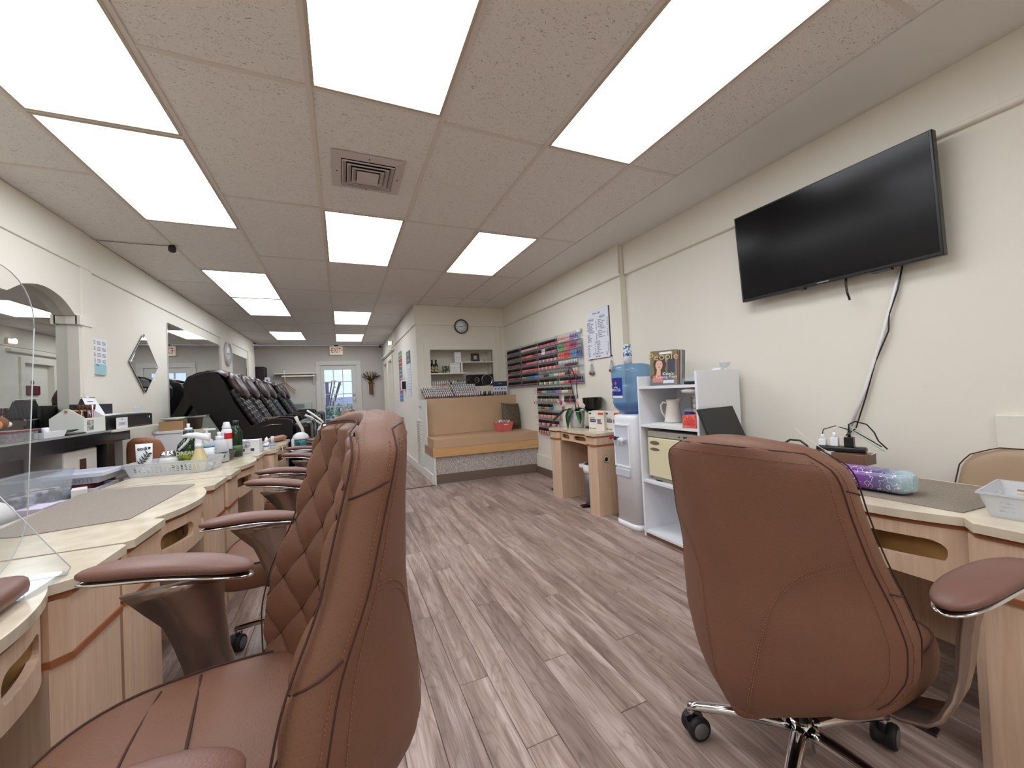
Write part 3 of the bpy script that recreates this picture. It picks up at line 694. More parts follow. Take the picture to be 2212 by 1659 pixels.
# ================= NAIL TABLES =================
def nail_table(name, label, x, y, rz, L=1.22, D=.60, pw=.30, z=.76, bow=.045, group='maple nail tables', holes_=True, small=False):
    """local: length along x, front towards -y, origin on the floor under the front middle"""
    t = thing(name, label, 'table', (x, y, 0), rz, group)
    hl = L / 2; m0, m1 = -hl + pw, hl - pw; c = .04
    def bf(u, d=0): return .045 - bow * 1.6 * (1 - ((u - (m0 + m1) / 2) / ((m1 - m0) / 2)) ** 2) + d      # y of the bowed middle front
    mid = [(m0 + (m1 - m0) * k / 16, bf(m0 + (m1 - m0) * k / 16)) for k in range(17)]
    poly = [(-hl + .0, .02), (-hl + .02, 0), (m0 - .03, 0), (m0 + 0, bf(m0))] + mid[1:-1] + [(m1, bf(m1)), (m1 + .03, 0), (hl - .02, 0), (hl, .02), (hl, D), (-hl, D)]
    part('tabletop', mb(TOP).prism(poly, z - .026, z, 'z'), t)
    p2 = lambda o: [(u * (1 - .004), v + o) for u, v in poly[:-2]] + [(hl - .01, D - .01), (-hl + .01, D - .01)]
    part('under_trim', mb(TRIMB).prism(p2(.014), z - .042, z - .0265, 'z'), t)
    zt, zm = z - .043, z - (.115 if small else .200)
    for k, (a, e) in enumerate(((-hl + .004, m0 - .004), (m1 + .004, hl - .004))):
        g = part('pedestal', mb(MAPLE).prism([(a, .03), (a + .015, .022), (e - .03, .022), (e, .05), (e, D - .02), (a, D - .02)] if k == 0 else [(a, .05), (a + .03, .022), (e - .015, .022), (e, .03), (e, D - .02), (a, D - .02)], 0, zm - .009, 'z'), t)
        part('drawer', mb(MAPLE).prism([(a + .001, .03), (a + .015, .020), (e - .03, .020), (e, .048), (e, .3), (a + .001, .3)] if k == 0 else [(a, .048), (a + .03, .020), (e - .015, .020), (e - .001, .03), (e - .001, .3), (a, .3)], zm + .009, zt, 'z'), g)
        part('trim_strip', mb(TRIMB).prism([(a - .002, .026), (a + .013, .014), (e - .03, .014), (e + .004, .044), (e + .004, D - .02), (a - .002, D - .02)] if k == 0 else [(a - .004, .044), (a + .03, .014), (e - .013, .014), (e + .002, .026), (e + .002, D - .02), (a - .004, D - .02)], zm - .009, zm + .009, 'z'), g)
    # bowed apron with hand openings, built as strips that follow the bow
    W_ = m1 - m0; ab_, ar_ = (.232, .030) if not small else (.130, .016); ho, hi_ = (.150, .084) if not small else (.098, .052)
    def zlow(x): u = (x - (m0 + m1) / 2) / (W_ / 2); return z - ab_ + ar_ * (1 - u * u)
    hs = [(m0 + W_ * .07, m0 + W_ * .42, .35), (m0 + W_ * .58, m0 + W_ * .93, .6)] if holes_ else []
    def strip(b, xs, lo, hi):
        b.loft([[(x, bf(x) + .016, lo(x)), (x, bf(x) + .016, hi(x)), (x, bf(x) + .036, hi(x)), (x, bf(x) + .036, lo(x))] for x in xs], smooth=False)
    def lin_(a, c, n): return [a + (c - a) * k / n for k in range(n + 1)]
    b = mb(MAPLE); cur = m0
    for x0, x1, rr_ in hs:
        strip(b, lin_(cur, x0, 4), zlow, lambda x: zt)
        xs = sorted(set(lin_(x0, x1, 14) + [x0 + .002, x0 + .006, x0 + .012, x1 - .002, x1 - .006, x1 - .012])); hm = z - (ho + hi_) / 2
        def edge(x, top, x0=x0, x1=x1, rr_=rr_):
            d0, d1 = x - x0, x1 - x; R = .030; k = 1.0
            for d, f_ in ((d0, 1.0), (d1, 1.0 + rr_)):
                q_ = min(1, max(0, d) / (R * (f_ if top else .5))); k = min(k, (1 - (1 - q_) ** 2) ** .5)
            return hm + ((ho - hi_) / 2) * k * (1 if top else -1)
        strip(b, xs, zlow, lambda x: edge(x, False)); strip(b, xs, lambda x: edge(x, True), lambda x: zt); cur = x1
        part('drawer_back', mb(INNER).box(x0 - .01, x1 + .01, bf((x0 + x1) / 2) + .062, bf((x0 + x1) / 2) + .067, z - ho - .02, z - hi_ + .02), t)
    strip(b, lin_(cur, m1, 4 if hs else 16), zlow, lambda x: zt)
    ap = part('apron', b, t)
    # inner side panels with a notch at the floor
    part('modesty_panel', mb(MAPLE).box(m0, m1, D - .05, D - .035, .12, zt), t)
    return t
TL = 1.20
for k, (yc, lab) in enumerate(((1.10, 'cream topped maple nail table nearest the camera, under the clear shield'), (2.315, 'cream topped maple nail table with the grey mat'), (3.53, 'cream topped maple nail table carrying the bottle basket'), (4.695, 'cream topped maple nail table at the far end with the leather hand rest'))):
    nail_table('nail_table', lab, (-.655, -.655, -.645, -.565)[k], yc, PI / 2, TL if k < 3 else 1.10)
nail_table('nail_table', 'cream topped maple nail table behind the smooth backed chair, carrying the purple pack', 1.665, .84, -PI / 2, 1.22, .56, .33, z=.752)
nail_table('nail_table', 'maple nail table holding the laptop, against the white shelf unit', 2.12, 1.675, -PI / 2, .44, .46, .10, z=.752, bow=.01, holes_=False)
nail_table('nail_table', 'small maple nail desk with the orchid against the polish rack wall', 2.115, 3.475, -PI / 2, .88, .44, .18, z=.765, bow=.02, small=True)
# ================= TELEVISION WALL =================
t = thing('television', 'large black flat television mounted high on the cream wall', 'television', (2.60, 1.335, 2.02))
T = Matrix.Rotation(math.radians(-4), 4, 'Y')
TVW, TVH = .985 / 2, .575 / 2
b = mb(BLACK).box(-.075, -.035, -TVW, TVW, -TVH, TVH, bev=.004, M=T); part('tv_housing', b, t)
b = mb(BLACKM).box(-.036, -.012, -TVW * .75, TVW * .75, -TVH * .9, TVH * .5, bev=.01, M=T); part('rear_cover', b, t)
b = mb(mat('tv_screen', (13, 13, 14), .18, spec=.22)).box(-.0765, -.0752, -TVW + .012, TVW - .012, -TVH + .018, TVH - .010, M=T); part('screen', b, t)
part('wall_bracket', mb(BLACKM).box(-.03, .035, -.2, .2, -.12, .12), t)
part('logo', mb(mat('logo_silver', (150, 150, 155), .4)).box(-.0768, -.0764, -.03, .03, -TVH + .006, -TVH + .012, M=T), t)
part('dangling_plug', mb(BLACK).tube([(-.03, -.10, -TVH + .02), (-.035, -.10, -TVH - .04), (-.04, -.105, -TVH - .08), (-.038, -.115, -TVH - .125)], .008, 8, flat=.6), t)
part('underside_clip', mb(BLACK).box(-.06, -.03, .10, .13, -TVH - .012, -TVH).box(-.05, -.02, -.30, -.22, -TVH - .012, -TVH + .01), t)
t = thing('cable_cover', 'white cord cover with a black cable running down from the television', 'cable', (XRS - .004, 1.03, 1.72))
CC = [(0, 0, 0), (-.012, .035, -.15), (-.012, .085, -.33), (-.012, .17, -.60), (-.014, .26, -.84)]
part('white_sleeve', mb(mat('white_cord_cover', (236, 236, 236), .4)).tube([(x - .006, y, z) for x, y, z in CC], .009, 8), t)
part('black_cord', mb(BLACK).tube([(-.02, -.015, .02), (-.022, .010, -.10), (-.022, .05, -.22), (-.022, .055, -.30), (-.02, .12, -.46), (-.018, .17, -.64), (-.02, .20, -.74), (-.03, .22, -.82), (-.05, .26, -.86)], .0035, 6), t)
t = thing('wall_heater', 'cream ribbed wall heater cover low on the television wall', 'heater', (XRS, .485, .895))
part('cover_panel', mb(TRIMW).box(-.02, 0, -.26, .26, -.06, .10, bev=.004), t)
part('rail', mb(TRIMW).box(-.045, 0, -.26, .255, -.095, -.068, bev=.008).box(-.035, 0, -.26, .25, -.118, -.104, bev=.006), t)

# ---- on the television side desk ----
DZ = .752
t = thing('laptop', 'open black laptop with a dark screen on the desk by the shelf unit', 'laptop', (2.33, 1.69, DZ + .031), math.radians(97))
part('keyboard_base', mb(mat('laptop_silver', (120, 120, 124), .35, metal=.5)).box(-.14, .11, -.20, .20, .0, .016, bev=.004), t)
part('keyboard', mb(BLACK).box(-.02, .09, -.17, .17, .016, .0175), t)
part('touchpad', mb(mat('touchpad_grey', (150, 150, 155), .4)).box(-.125, -.04, -.06, .06, .016, .0168), t)
LM = Matrix.Translation((.11, 0, .012)) @ Matrix.Rotation(math.radians(22), 4, 'Y')
part('lid', mb(BLACK).box(0, .008, -.20, .20, 0, .245, bev=.003, M=LM), t)
part('screen', mb(mat('laptop_screen', (28, 29, 31), .35)).box(-.0012, .0, -.192, .192, .022, .236, M=LM), t)
part('logo', mb(mat('logo_silver', (150, 150, 155), .4)).lathe([(.007, 0), (.007, -.0008)], (LM @ Vector((-.0012, 0, .012)))[:], 14, 'x'), t)
single('organizer_box', mb(WHITE).box(-.10, .19, -.36, .26, 0, .030, bev=.004), 'flat white box under the laptop', 'box', (2.235, 1.60, DZ))
t = thing('power_strip', 'black power strip with plugged chargers beside the purple pack', 'power strip', (2.36, 1.19, DZ + .055), .25)
part('strip_body', mb(BLACK).box(-.03, .03, -.09, .11, 0, .026, bev=.008), t)
for k, (y, m, r_, h_) in enumerate(((.085, WHITE, .016, .034), (.035, WHITE, .017, .045), (-.025, BLACK, .019, .05))):
    g = part('charger', mb(m).box(-r_, r_, y - r_, y + r_, .026, .026 + h_, bev=.003), t); part('plug_neck', mb(m).cyl((0, y, .026 + h_), .007, .025, 10), g)
WCORD = mat('white_cable', (225, 228, 225), .4); GCORD = mat('mint_cable', (175, 220, 190), .4)
part('cable', mb(BLACK).tube([(0, -.025, .10), (0, -.026, .14), (.01, -.05, .155), (.03, -.09, .14), (.04, -.115, .10), (.03, -.13, .06), (.04, -.16, .02)], .0035, 6), t)
part('cable', mb(BLACK).tube([(0, .085, .085), (0, .08, .11), (.01, .03, .13), (.02, -.05, .10), (.04, -.14, .03)], .0025, 6), t)
part('cable', mb(GCORD).tube([(.01, .03, .13), (.01, -.02, .12), (.02, -.09, .06), (.03, -.15, .01)], .0022, 6), t)
part('cable', mb(WCORD).tube([(0, .035, .096), (0, .03, .125), (.01, -.01, .135), (.02, -.07, .11), (.03, -.12, .05)], .0018, 6), t)
part('cable', mb(WCORD).tube([(-.02, .20, .11), (-.02, .15, .06), (-.03, .08, .01), (-.035, .0, -.03), (-.03, -.08, -.025), (-.01, -.13, .01)], .0018, 6), t)
t = thing('power_adapter', 'black laptop power brick and thick cord lying beside the laptop', 'adapter', (2.26, 1.34, DZ + .031))
part('brick', mb(BLACK).box(-.03, .03, -.06, .07, 0, .026, bev=.006), t)
part('cord', mb(BLACK).tube([(.03, .15, .005), (0, .10, .04), (0, .05, .075), (0, .0, .075), (0, -.035, .05), (0, -.04, .026)], .0055, 7), t)
single('brown_box', mb(mat('brown_glossy_card', (112, 82, 66), .25)).box(-.055, .055, -.07, .07, 0, .054, bev=.003), 'brown box holding up the black power strip', 'box', (2.36, 1.15, DZ))
# purple wrapped pack
PUR = bpy.data.materials.new('purple_wrap'); PUR.use_nodes = True; nt = PUR.node_tree; bb = nt.nodes['Principled BSDF']; L = nt.links.new
tc = N(nt, 'ShaderNodeTexCoord'); n_ = N(nt, 'ShaderNodeTexNoise'); n_.inputs['Scale'].default_value = 42; n_.inputs['Detail'].default_value = 1; L(tc.outputs['Object'], n_.inputs['Vector'])
sb_ = N(nt, 'ShaderNodeMath', operation='SUBTRACT'); sb_.inputs[1].default_value = .5; L(n_.outputs['Fac'], sb_.inputs[0]); ab = N(nt, 'ShaderNodeMath', operation='ABSOLUTE'); L(sb_.outputs[0], ab.inputs[0])
mr_ = N(nt, 'ShaderNodeMapRange'); mr_.inputs['From Min'].default_value = .006; mr_.inputs['From Max'].default_value = .018; mr_.inputs['To Min'].default_value = 1; mr_.inputs['To Max'].default_value = 0; L(ab.outputs[0], mr_.inputs['Value'])
sx_ = N(nt, 'ShaderNodeSeparateXYZ'); L(tc.outputs['Object'], sx_.inputs[0]); cr_ = N(nt, 'ShaderNodeValToRGB'); e_ = cr_.color_ramp.elements
mr2 = N(nt, 'ShaderNodeMapRange'); mr2.inputs['From Min'].default_value = -.19; mr2.inputs['From Max'].default_value = .19; L(sx_.outputs['Y'], mr2.inputs['Value']); L(mr2.outputs[0], cr_.inputs['Fac'])
e_[0].color = (*lin((176, 205, 212)), 1); e_[0].position = .05; e_[1].color = (*lin((190, 110, 205)), 1); e_[1].position = .95; k_ = e_.new(.25); k_.color = (*lin((96, 92, 130)), 1); k_ = e_.new(.5); k_.color = (*lin((120, 50, 150)), 1)
mx_ = N(nt, 'ShaderNodeMix', data_type='RGBA'); L(mr_.outputs[0], mx_.inputs[0]); L(cr_.outputs[0], mx_.inputs[6]); mx_.inputs[7].default_value = (*lin((235, 225, 240)), 1); L(mx_.outputs[2], bb.inputs['Base Color'])
bb.inputs['Roughness'].default_value = .22; n4 = N(nt, 'ShaderNodeTexNoise'); n4.inputs['Scale'].default_value = 30; L(tc.outputs['Object'], n4.inputs['Vector']); bu_ = N(nt, 'ShaderNodeBump'); bu_.inputs['Strength'].default_value = .5; bu_.inputs['Distance'].default_value = .004; L(n4.outputs['Fac'], bu_.inputs['Height']); L(bu_.outputs[0], bb.inputs['Normal'])
rows = []
for j in range(17):
    s = j / 16; y = -.17 + .36 * s; k = min(1, (min(s, 1 - s) / .06 + .25)) ** .6
    rows.append([(math.copysign(abs(math.cos(a)) ** .55, math.cos(a)) * .062 * k, y, .042 + math.copysign(abs(math.sin(a)) ** .6, math.sin(a)) * .040 * (k * .5 + .5)) for a in [2 * PI * q / 24 for q in range(24)]])
single('wrapped_pack', MB().use(PUR).loft(rows), 'purple and pale blue patterned plastic wrapped pack on the desk', 'package', (1.86, .90, DZ + .004), math.radians(6))
MATG = speck_mat('grey_woven_mat', (120, 108, 96), (150, 138, 124), 420, rough=.8, bump=.3)
single('table_mat', mb(MATG).prism([(-.22, -.20), (.10, -.22), (.22, -.13), (.22, .16), (-.20, .22), (-.23, .1)], 0, .003, 'z'), 'brown grey woven mat partly under the purple pack', 'mat', (1.98, .78, DZ))
def basket(name, label, cat, loc, rz, lx, ly, h, m, taper=.012, hx=9, hy=5, hz=3, wall=.0025, holes=True, group=None, tilt=None):
    """perforated plastic basket, flared; every side a lattice of real holes"""
    t = thing(name, label, cat, loc, rz, group)
    q = mb(m); q.box(-lx / 2 + taper, lx / 2 - taper, -ly / 2 + taper, ly / 2 - taper, 0, wall)
    rectring(q, -lx / 2 - .004, lx / 2 + .004, -ly / 2 - .004, ly / 2 + .004, .007, h - .005, h)
    for ax, length, other, n in (('x', lx, ly, hx), ('y', ly, lx, hy)):
        for sg in (-1, 1):
            hl = []
            if holes:
                u0 = -length / 2 + .10 * length; st = .8 * length / n
                for i in range(n):
                    for j in range(hz):
                        c0 = u0 + st * (i + .5) ; z0 = h * .22 + (h * .5) * (j + .5) / hz; du = st * .30; dz = h * .5 / hz * .27
                        hl.append([(c0 - du, z0 - dz), (c0 + du, z0 - dz), (c0 + du, z0 + dz), (c0 - du, z0 + dz)])
            poly = [(-length / 2 + taper, 0), (length / 2 - taper, 0), (length / 2, h), (-length / 2, h)]
            sub = mb(m).prism(poly, 0, wall, 'y' if ax == 'x' else 'x', holes=hl)
            for v in sub.bm.verts:
                o = sg * (other / 2 - taper + taper * v.co.z / h)
                if ax == 'x': v.co.y = o + v.co.y * -sg
                else: v.co.x = o + v.co.x * -sg
            part('side_wall', sub, t)
    part('basket_frame', q, t)
    if tilt: t.rotation_euler = tilt
    return t
CLB = clear('translucent_white_plastic', (.86, .88, .9), .52, rough=.25, base=(.85, .87, .9))
basket('plastic_basket', 'translucent white plastic basket on the corner of the desk with the purple pack', 'basket', (1.90, .41, DZ), .1, .24, .30, .075, CLB, .02)
t = thing('green_tube', 'olive green bottle lying in the translucent basket on the desk', 'bottle', (1.97, .40, DZ + .045), .4)
part('bottle_body', mb(mat('olive_bottle', (120, 125, 60), .4)).lathe([(.012, -.06), (.02, -.055), (.02, .04), (.008, .055)], (0, 0, 0), 14, 'y'), t)
part('cap', mb(WHITE).lathe([(.009, .055), (.009, .075)], (0, 0, 0), 10, 'y'), t)

# ================= WHITE SHELF UNIT =================
SX0, SX1, SY0, SY1 = 2.175, 2.585, 1.915, 2.495
t = thing('shelf_unit', 'white laminate open shelf unit beside the water cooler', 'shelf', (SX0, SY0, 0))
dp, wd = SX1 - SX0, SY1 - SY0
for y0, zt_ in ((0, 1.275), (wd - .018, 1.265)): part('side_panel', mb(WHITE).box(0, dp, y0, y0 + .018, .0, zt_, bev=.001), t)
part('back_panel', mb(WHITE).box(dp - .012, dp - .002, .018, wd - .018, .03, 1.24), t)
for z_ in (.045, .445, .880, 1.180): part('shelf_board', mb(WHITE).box(0.002, dp - .012, .018, wd - .018, z_ - .016, z_ + .004, bev=.001), t)
part('kick_board', mb(mat('worn_kick_edge', (120, 86, 60), .7)).box(.01, .02, .018, wd - .018, 0, .028), t)
part('shelf_pin_hole', mb(BLACKM).cyl((dp - .0135, .2, .29), .003, .002, 8, 'x').cyl((dp - .0135, .26, .29), .003, .002, 8, 'x'), t, kind='stuff')
# towel warmer
t = thing('towel_warmer', 'cream hot towel cabinet on the lower shelf of the white unit', 'towel warmer', (2.20, 2.21, .450), 0)
CRM = mat('cream_enamel', (226, 218, 182), .4)
part('cabinet_body', mb(mat('warm_grey_shell', (170, 168, 158), .45)).box(.03, .34, -.235, .225, .0, .385, bev=.01), t)
d_ = part('door', mb(CRM).box(0, .03, -.235, .225, .035, .335, bev=.006), t)
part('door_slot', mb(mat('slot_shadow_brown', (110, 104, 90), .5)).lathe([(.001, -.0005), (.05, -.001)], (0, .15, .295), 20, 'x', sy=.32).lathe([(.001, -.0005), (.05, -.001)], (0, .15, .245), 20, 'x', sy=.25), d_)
part('control_strip', mb(mat('warm_grey_shell', (170, 168, 158), .45)).box(.004, .03, -.235, .225, .34, .385, bev=.004), t)
part('switch', mb(BLACKM).box(.0, .004, -.16, -.13, .356, .366).box(.0, .004, -.10, -.085, .357, .364), t)
part('foot', mb(BLACK).box(.02, .06, .12, .18, -.004, .0).box(.02, .06, -.18, -.12, -.004, .0), t)
# pitcher
t = thing('pitcher', 'white ceramic pitcher with raised pattern on the middle shelf', 'pitcher', (2.36, 2.315, .895), .4)
CER = mat('white_glazed_ceramic', (236, 230, 222), .15, bump=.5, bscale=60)
pr = [(.06, 0), (.07, .006), (.066, .015), (.062, .05), (.052, .10), (.044, .14), (.046, .165), (.052, .178), (.047, .176), (.040, .15), (.05, .05), (.05, .01)]
q = mb(CER).lathe(pr, (0, 0, 0), 28)
for v in q.bm.verts:
    if v.co.z > .13:
        a = math.atan2(v.co.y, v.co.x); k = max(0, math.cos(a - PI * 1.5)) ** 4 * (v.co.z - .13) / .05; v.co.y -= .035 * k; v.co.z += .02 * k
part('pitcher_body', q, t)
part('handle', mb(CER).tube([(0, .045, .15), (0, .075, .158), (0, .095, .13), (0, .09, .08), (0, .062, .04)], .008, 8), t)
t = thing('wipes_stack', 'flat stack of folded white cloths under the ceramic pitcher', 'cloth', (2.36, 2.24, .884))
part('folded_cloth', mb(mat('white_cloth', (225, 225, 222), .9)).box(-.13, .13, -.13, .20, 0, .005, bev=.002), t); part('folded_cloth', mb(mat('white_cloth', (225, 225, 222), .9)).box(-.12, .11, -.12, .19, .005, .010, bev=.002), t)
t = thing('plastic_tub', 'dark blue tub with a clear lid on the middle shelf beside the pitcher', 'tub', (2.36, 2.12, .884))
part('tub_body', mb(mat('dark_blue_plastic', (28, 40, 120), .3)).lathe([(.048, 0), (.056, .004), (.064, .10), (.060, .10), (.05, .01)], (0, 0, 0), 24), t)
part('lid', mb(ACRYLB).lathe([(.066, .10), (.066, .112), (.05, .13), (.02, .134)], (0, 0, 0), 24), t)
t = thing('tissue_box', 'coral pink patterned tissue cube on the middle shelf edge', 'tissue box', (2.235, 2.01, .884), .15)
part('box_body', mb(speck_mat('coral_floral_print', (226, 92, 80), (236, 130, 118), 25, rough=.5)).box(-.055, .055, -.05, .05, 0, .088, bev=.002), t)
q = mb(mat('coral_petal', (214, 70, 60), .5))
for k in range(7):
    a = PI * (k + .5) / 7; q.prism([(0, .02), (.045 * math.cos(a) - .006 * math.sin(a), .02 + .045 * math.sin(a) + .006 * math.cos(a)), (.055 * math.cos(a) * .9, .02 + .06 * math.sin(a)), (.045 * math.cos(a) + .006 * math.sin(a), .02 + .045 * math.sin(a) - .006 * math.cos(a))], -.056, -.0552, 'x')
part('printed_flower', q, t)
t = thing('wire_rack', 'brown wire grid standing before a white card on the middle shelf', 'rack', (2.31, 2.015, .884))
part('white_card', mb(WHITE).box(.01, .013, -.07, .07, 0, .22), t)
q = mb(mat('brown_wire', (120, 96, 84), .5, metal=.5))
for k in range(5): q.box(0, .003, -.075 + .0375 * k, -.072 + .0375 * k, 0, .215)
for k in range(6): q.box(0, .003, -.077, .077, .02 + .036 * k, .023 + .036 * k)
part('wire_grid', q, t)
single('white_plastic_bag', mb(mat('white_bag', (222, 222, 222), .5)).lathe([(.002, 0), (.04, -.008), (.06, -.02), (.05, -.035), (.01, -.042)], (0, 0, 0), 12, sy=1.4), 'crumpled white bag stuck under the top shelf board', 'bag', (2.24, 2.02, 1.163))
# magazines
def magazine(k):
    y0 = .0; M_ = Matrix.Translation((.028 * k, -.018 * k, 0)) @ Matrix.Rotation(math.radians(-14 + 0 * k), 4, 'Y') @ Matrix.Rotation(0, 4, 'Z')
    return M_
t = thing('magazine_rack', 'clear acrylic holder with a tabbed front on top of the shelf unit', 'magazine holder', (2.29, 2.33, 1.184), math.radians(28))
part('holder_back', mb(ACRYL).box(.10, .103, -.11, .11, 0, .20).box(-.02, -.017, -.11, .11, 0, .06).box(-.02, .10, -.11, .11, 0, .003).box(-.02, .10, -.113, -.11, 0, .09), t)
magcols = [(92, 76, 58), (140, 62, 58), (60, 66, 92), (176, 160, 140), (110, 96, 88), (70, 84, 70)]
maglab = ['magazine with a smiling woman on its cover, front of the holder', 'second magazine in the clear holder, red brown cover edge', 'third magazine in the clear holder, dark blue cover edge', 'fourth magazine in the clear holder, pale tan cover edge', 'fifth magazine in the clear holder, grey brown cover edge', 'rearmost magazine in the clear holder, dull green cover edge']
for k in range(6):
    t = thing('magazine', maglab[k], 'magazine', (2.29, 2.33, 1.190), math.radians(28), 'magazines on the shelf unit')
    M_ = Matrix.Translation((.0 + .013 * k, -.008 * k, 0)) @ Matrix.Rotation(math.radians(12), 4, 'Y')
    hh = .275 - .004 * (k % 3)
    part('pages', mb(mat('magazine_paper', (215, 210, 200), .5)).box(.0, .009, -.10, .105, 0, hh, M=M_), t)
    cvr = part('cover', mb(mat('cover_%d' % k, magcols[k], .3)).box(-.0012, 0, -.1005, .1055, 0, hh + .001, M=M_), t)
    if k == 0:
        def flat(poly, dx, m, nm):
            q = mb(m).prism(poly, -.0012 - dx * 2 - .0004, -.0012 - dx * 2, 'x'); q.bm.transform(M_); part(nm, q, cvr)
        ell = lambda cy, cz, ry, rz_, n=20: [(cy + ry * math.cos(2 * PI * i / n), cz + rz_ * math.sin(2 * PI * i / n)) for i in range(n)]
        flat(rrect(-.10, .105, 0, .275, .002, 1), .0001, mat('cover_khaki', (120, 104, 70), .35), 'cover_print')
        flat(rrect(-.085, -.03, .09, .235, .004, 1), .0002, mat('cover_navy', (40, 40, 62), .35), 'cover_print')
        flat([(.10, 0), (-.085, 0), (-.075, .05), (-.02, .09), (.04, .10), (.095, .075)], .0003, mat('cover_coral', (70, 66, 70), .35), 'cover_print')
        flat(ell(.03, .165, .050, .068), .0006, mat('hair_brown', (48, 30, 22), .4), 'cover_print')
        flat([(.02, .05), (.075, .05), (.07, .10), (.08, .19), (.0, .19), (-.015, .10)], .0005, mat('hair_brown', (48, 30, 22), .4), 'cover_print')
        flat([(.055, .075), (.02, .075), (.022, .13), (.05, .13)], .0008, mat('skin_print', (222, 172, 148), .4), 'cover_print')
        flat([(.085, .02), (.0, .02), (.01, .07), (.05, .085), (.08, .07)], .0007, mat('coral_print', (206, 110, 96), .4), 'cover_print')
        flat(ell(.035, .158, .028, .040), .0010, mat('skin_print', (222, 172, 148), .4), 'cover_print')
        flat(ell(.046, .166, .005, .0022, 10), .0013, BLACKM, 'cover_print'); flat(ell(.024, .166, .005, .0022, 10), .0013, BLACKM, 'cover_print')
        flat([(.045, .142), (.035, .138), (.025, .142), (.035, .146)], .0013, mat('lip_print', (180, 70, 70), .4), 'cover_print')
        e3 = Euler((PI / 2, 0, -PI / 2)).to_matrix().to_4x4()
        def mt(s_, sz, m, y, z, nm='lettering', ext=.0003):
            o = text(s_, sz, m, t, (0, 0, 0), (0, 0, 0), nm, ext); o.matrix_local = M_ @ Matrix.Translation((-.0050, y, z)) @ e3
        mt("Kate's", .034, WHITE, -.035, .085); mt('Turning Point', .029, WHITE, -.022, .060)
        mt('People', .085, mat('masthead_tan', (206, 180, 120), .5), .005, .225)
        flat(rrect(-.06, .035, .245, .262, .001, 1), .0014, WHITE, 'cover_print'); flat(rrect(-.08, .0, .01, .035, .001, 1), .0014, WHITE, 'cover_print')
# small things on the shelf top
single('brush', mb(mat('pale_wood', (190, 160, 120), .5)).box(-.006, .006, -.10, .03, .0, .01, bev=.002).use(BLACK).box(-.015, .015, -.02, .06, .002, .024, bev=.006), 'small brush with black head lying on the shelf top', 'brush', (2.30, 2.06, 1.184), .3)
t = thing('medicine_tub', 'white tub with blue lettered label on the shelf unit top', 'jar', (2.53, 2.03, 1.184))
part('tub_body', mb(WHITE).lathe([(.045, 0), (.048, .005), (.048, .10), (.03, .112)], (0, 0, 0), 24), t); part('blue_label', mb(mat('label_blue', (58, 86, 140), .5)).lathe([(.0486, .065), (.0486, .092)], (0, 0, 0), 24), t)
t = thing('candle_jar', 'small glass cup on a white stand at the top edge of the shelf unit', 'cup', (2.50, 1.955, 1.275))
part('stand', mb(WHITE).lathe([(.02, 0), (.006, .006), (.006, .018), (.02, .022)], (0, 0, 0), 16), t); part('glass_cup', mb(ACRYLB).lathe([(.016, .022), (.03, .028), (.038, .055), (.036, .055), (.028, .03)], (0, 0, 0), 20), t)
single('clear_box', mb(ACRYLB).box(-.05, .05, -.06, .06, 0, .05, bev=.004), 'small clear plastic box behind the magazines', 'box', (2.42, 2.17, 1.184))

# ================= WATER COOLER =================
t = thing('water_cooler', 'white upright water dispenser between the nail desk and shelf unit', 'water dispenser', (2.325, 2.70, 0))
WPL = mat('white_cooler_plastic', (240, 243, 248), .4)
def capsule(hx, hy, r, n=6): return rrect(-hx, hx, -hy, hy, r, n)
def body(k, z): return [(x * k, y * k, z) for x, y in capsule(.155, .15, .075)]
part('base_skirt', mb(WPL).loft([body(1.04, 0), body(1.05, .03), body(1.0, .05)]), t)
part('cabinet', mb(WPL).loft([body(1, .03), body(1, .90), body(.99, .925), body(.95, .945), body(.6, .955)]), t)
part('dispense_recess', mb(mat('recess_pale_grey', (206, 210, 220), .4)).box(-.157, -.150, -.085, .095, .52, .86, bev=.003), t)
q = mb(WPL); rectring(q, -.085 - .008, .095 + .008, .52 - .008, .86 + .012, .012, -.165, -.153)
q.bm.transform(Matrix(((0, 0, 1, 0), (1, 0, 0, 0), (0, 1, 0, 0), (0, 0, 0, 1)))); part('recess_rim', q, t)
part('drip_tray', mb(mat('drip_grey', (200, 205, 216), .3)).box(-.172, -.15, -.085, .095, .43, .50, bev=.008), t)
part('door_groove', mb(mat('groove_grey', (160, 164, 172), .5)).tube([(-.1565, -.09 + .18 * k / 8, .255 - .01 * math.sin(PI * k / 8)) for k in range(9)], .002, 4), t)
for y, m in ((.055, mat('red_lever', (176, 24, 36), .35)), (.0, mat('navy_lever', (30, 34, 70), .35)), (-.04, WPL)):
    g = part('tap', mb(WPL).lathe([(.014, 0), (.014, -.035), (.018, -.04), (.018, -.055), (.006, -.058)], (-.155, y, .745), 12, 'x').cyl((-.20, y, .712), .008, .03, 10), t)
    if m is not WPL: part('tap_lever', mb(m).box(-.225, -.195, y - .006, y + .010, .757, .770, bev=.003).box(-.240, -.22, y - .004, y + .016, .745, .775, bev=.004), g)
t = thing('water_bottle', 'large blue translucent water bottle upside down on the cooler', 'bottle', (2.31, 2.71, .93), 0)
BLU = clear('blue_bottle_plastic', (.58, .75, .90), .34, rough=.05, base=(.24, .43, .66), f0=1.5)
part('bottle_shell', mb(BLU).lathe([(.03, 0), (.06, .025), (.12, .045), (.158, .085), (.170, .13), (.162, .145), (.172, .16), (.172, .27), (.164, .285), (.172, .30), (.172, .395), (.158, .435), (.11, .45), (.02, .445)], (0, 0, 0), 36), t)
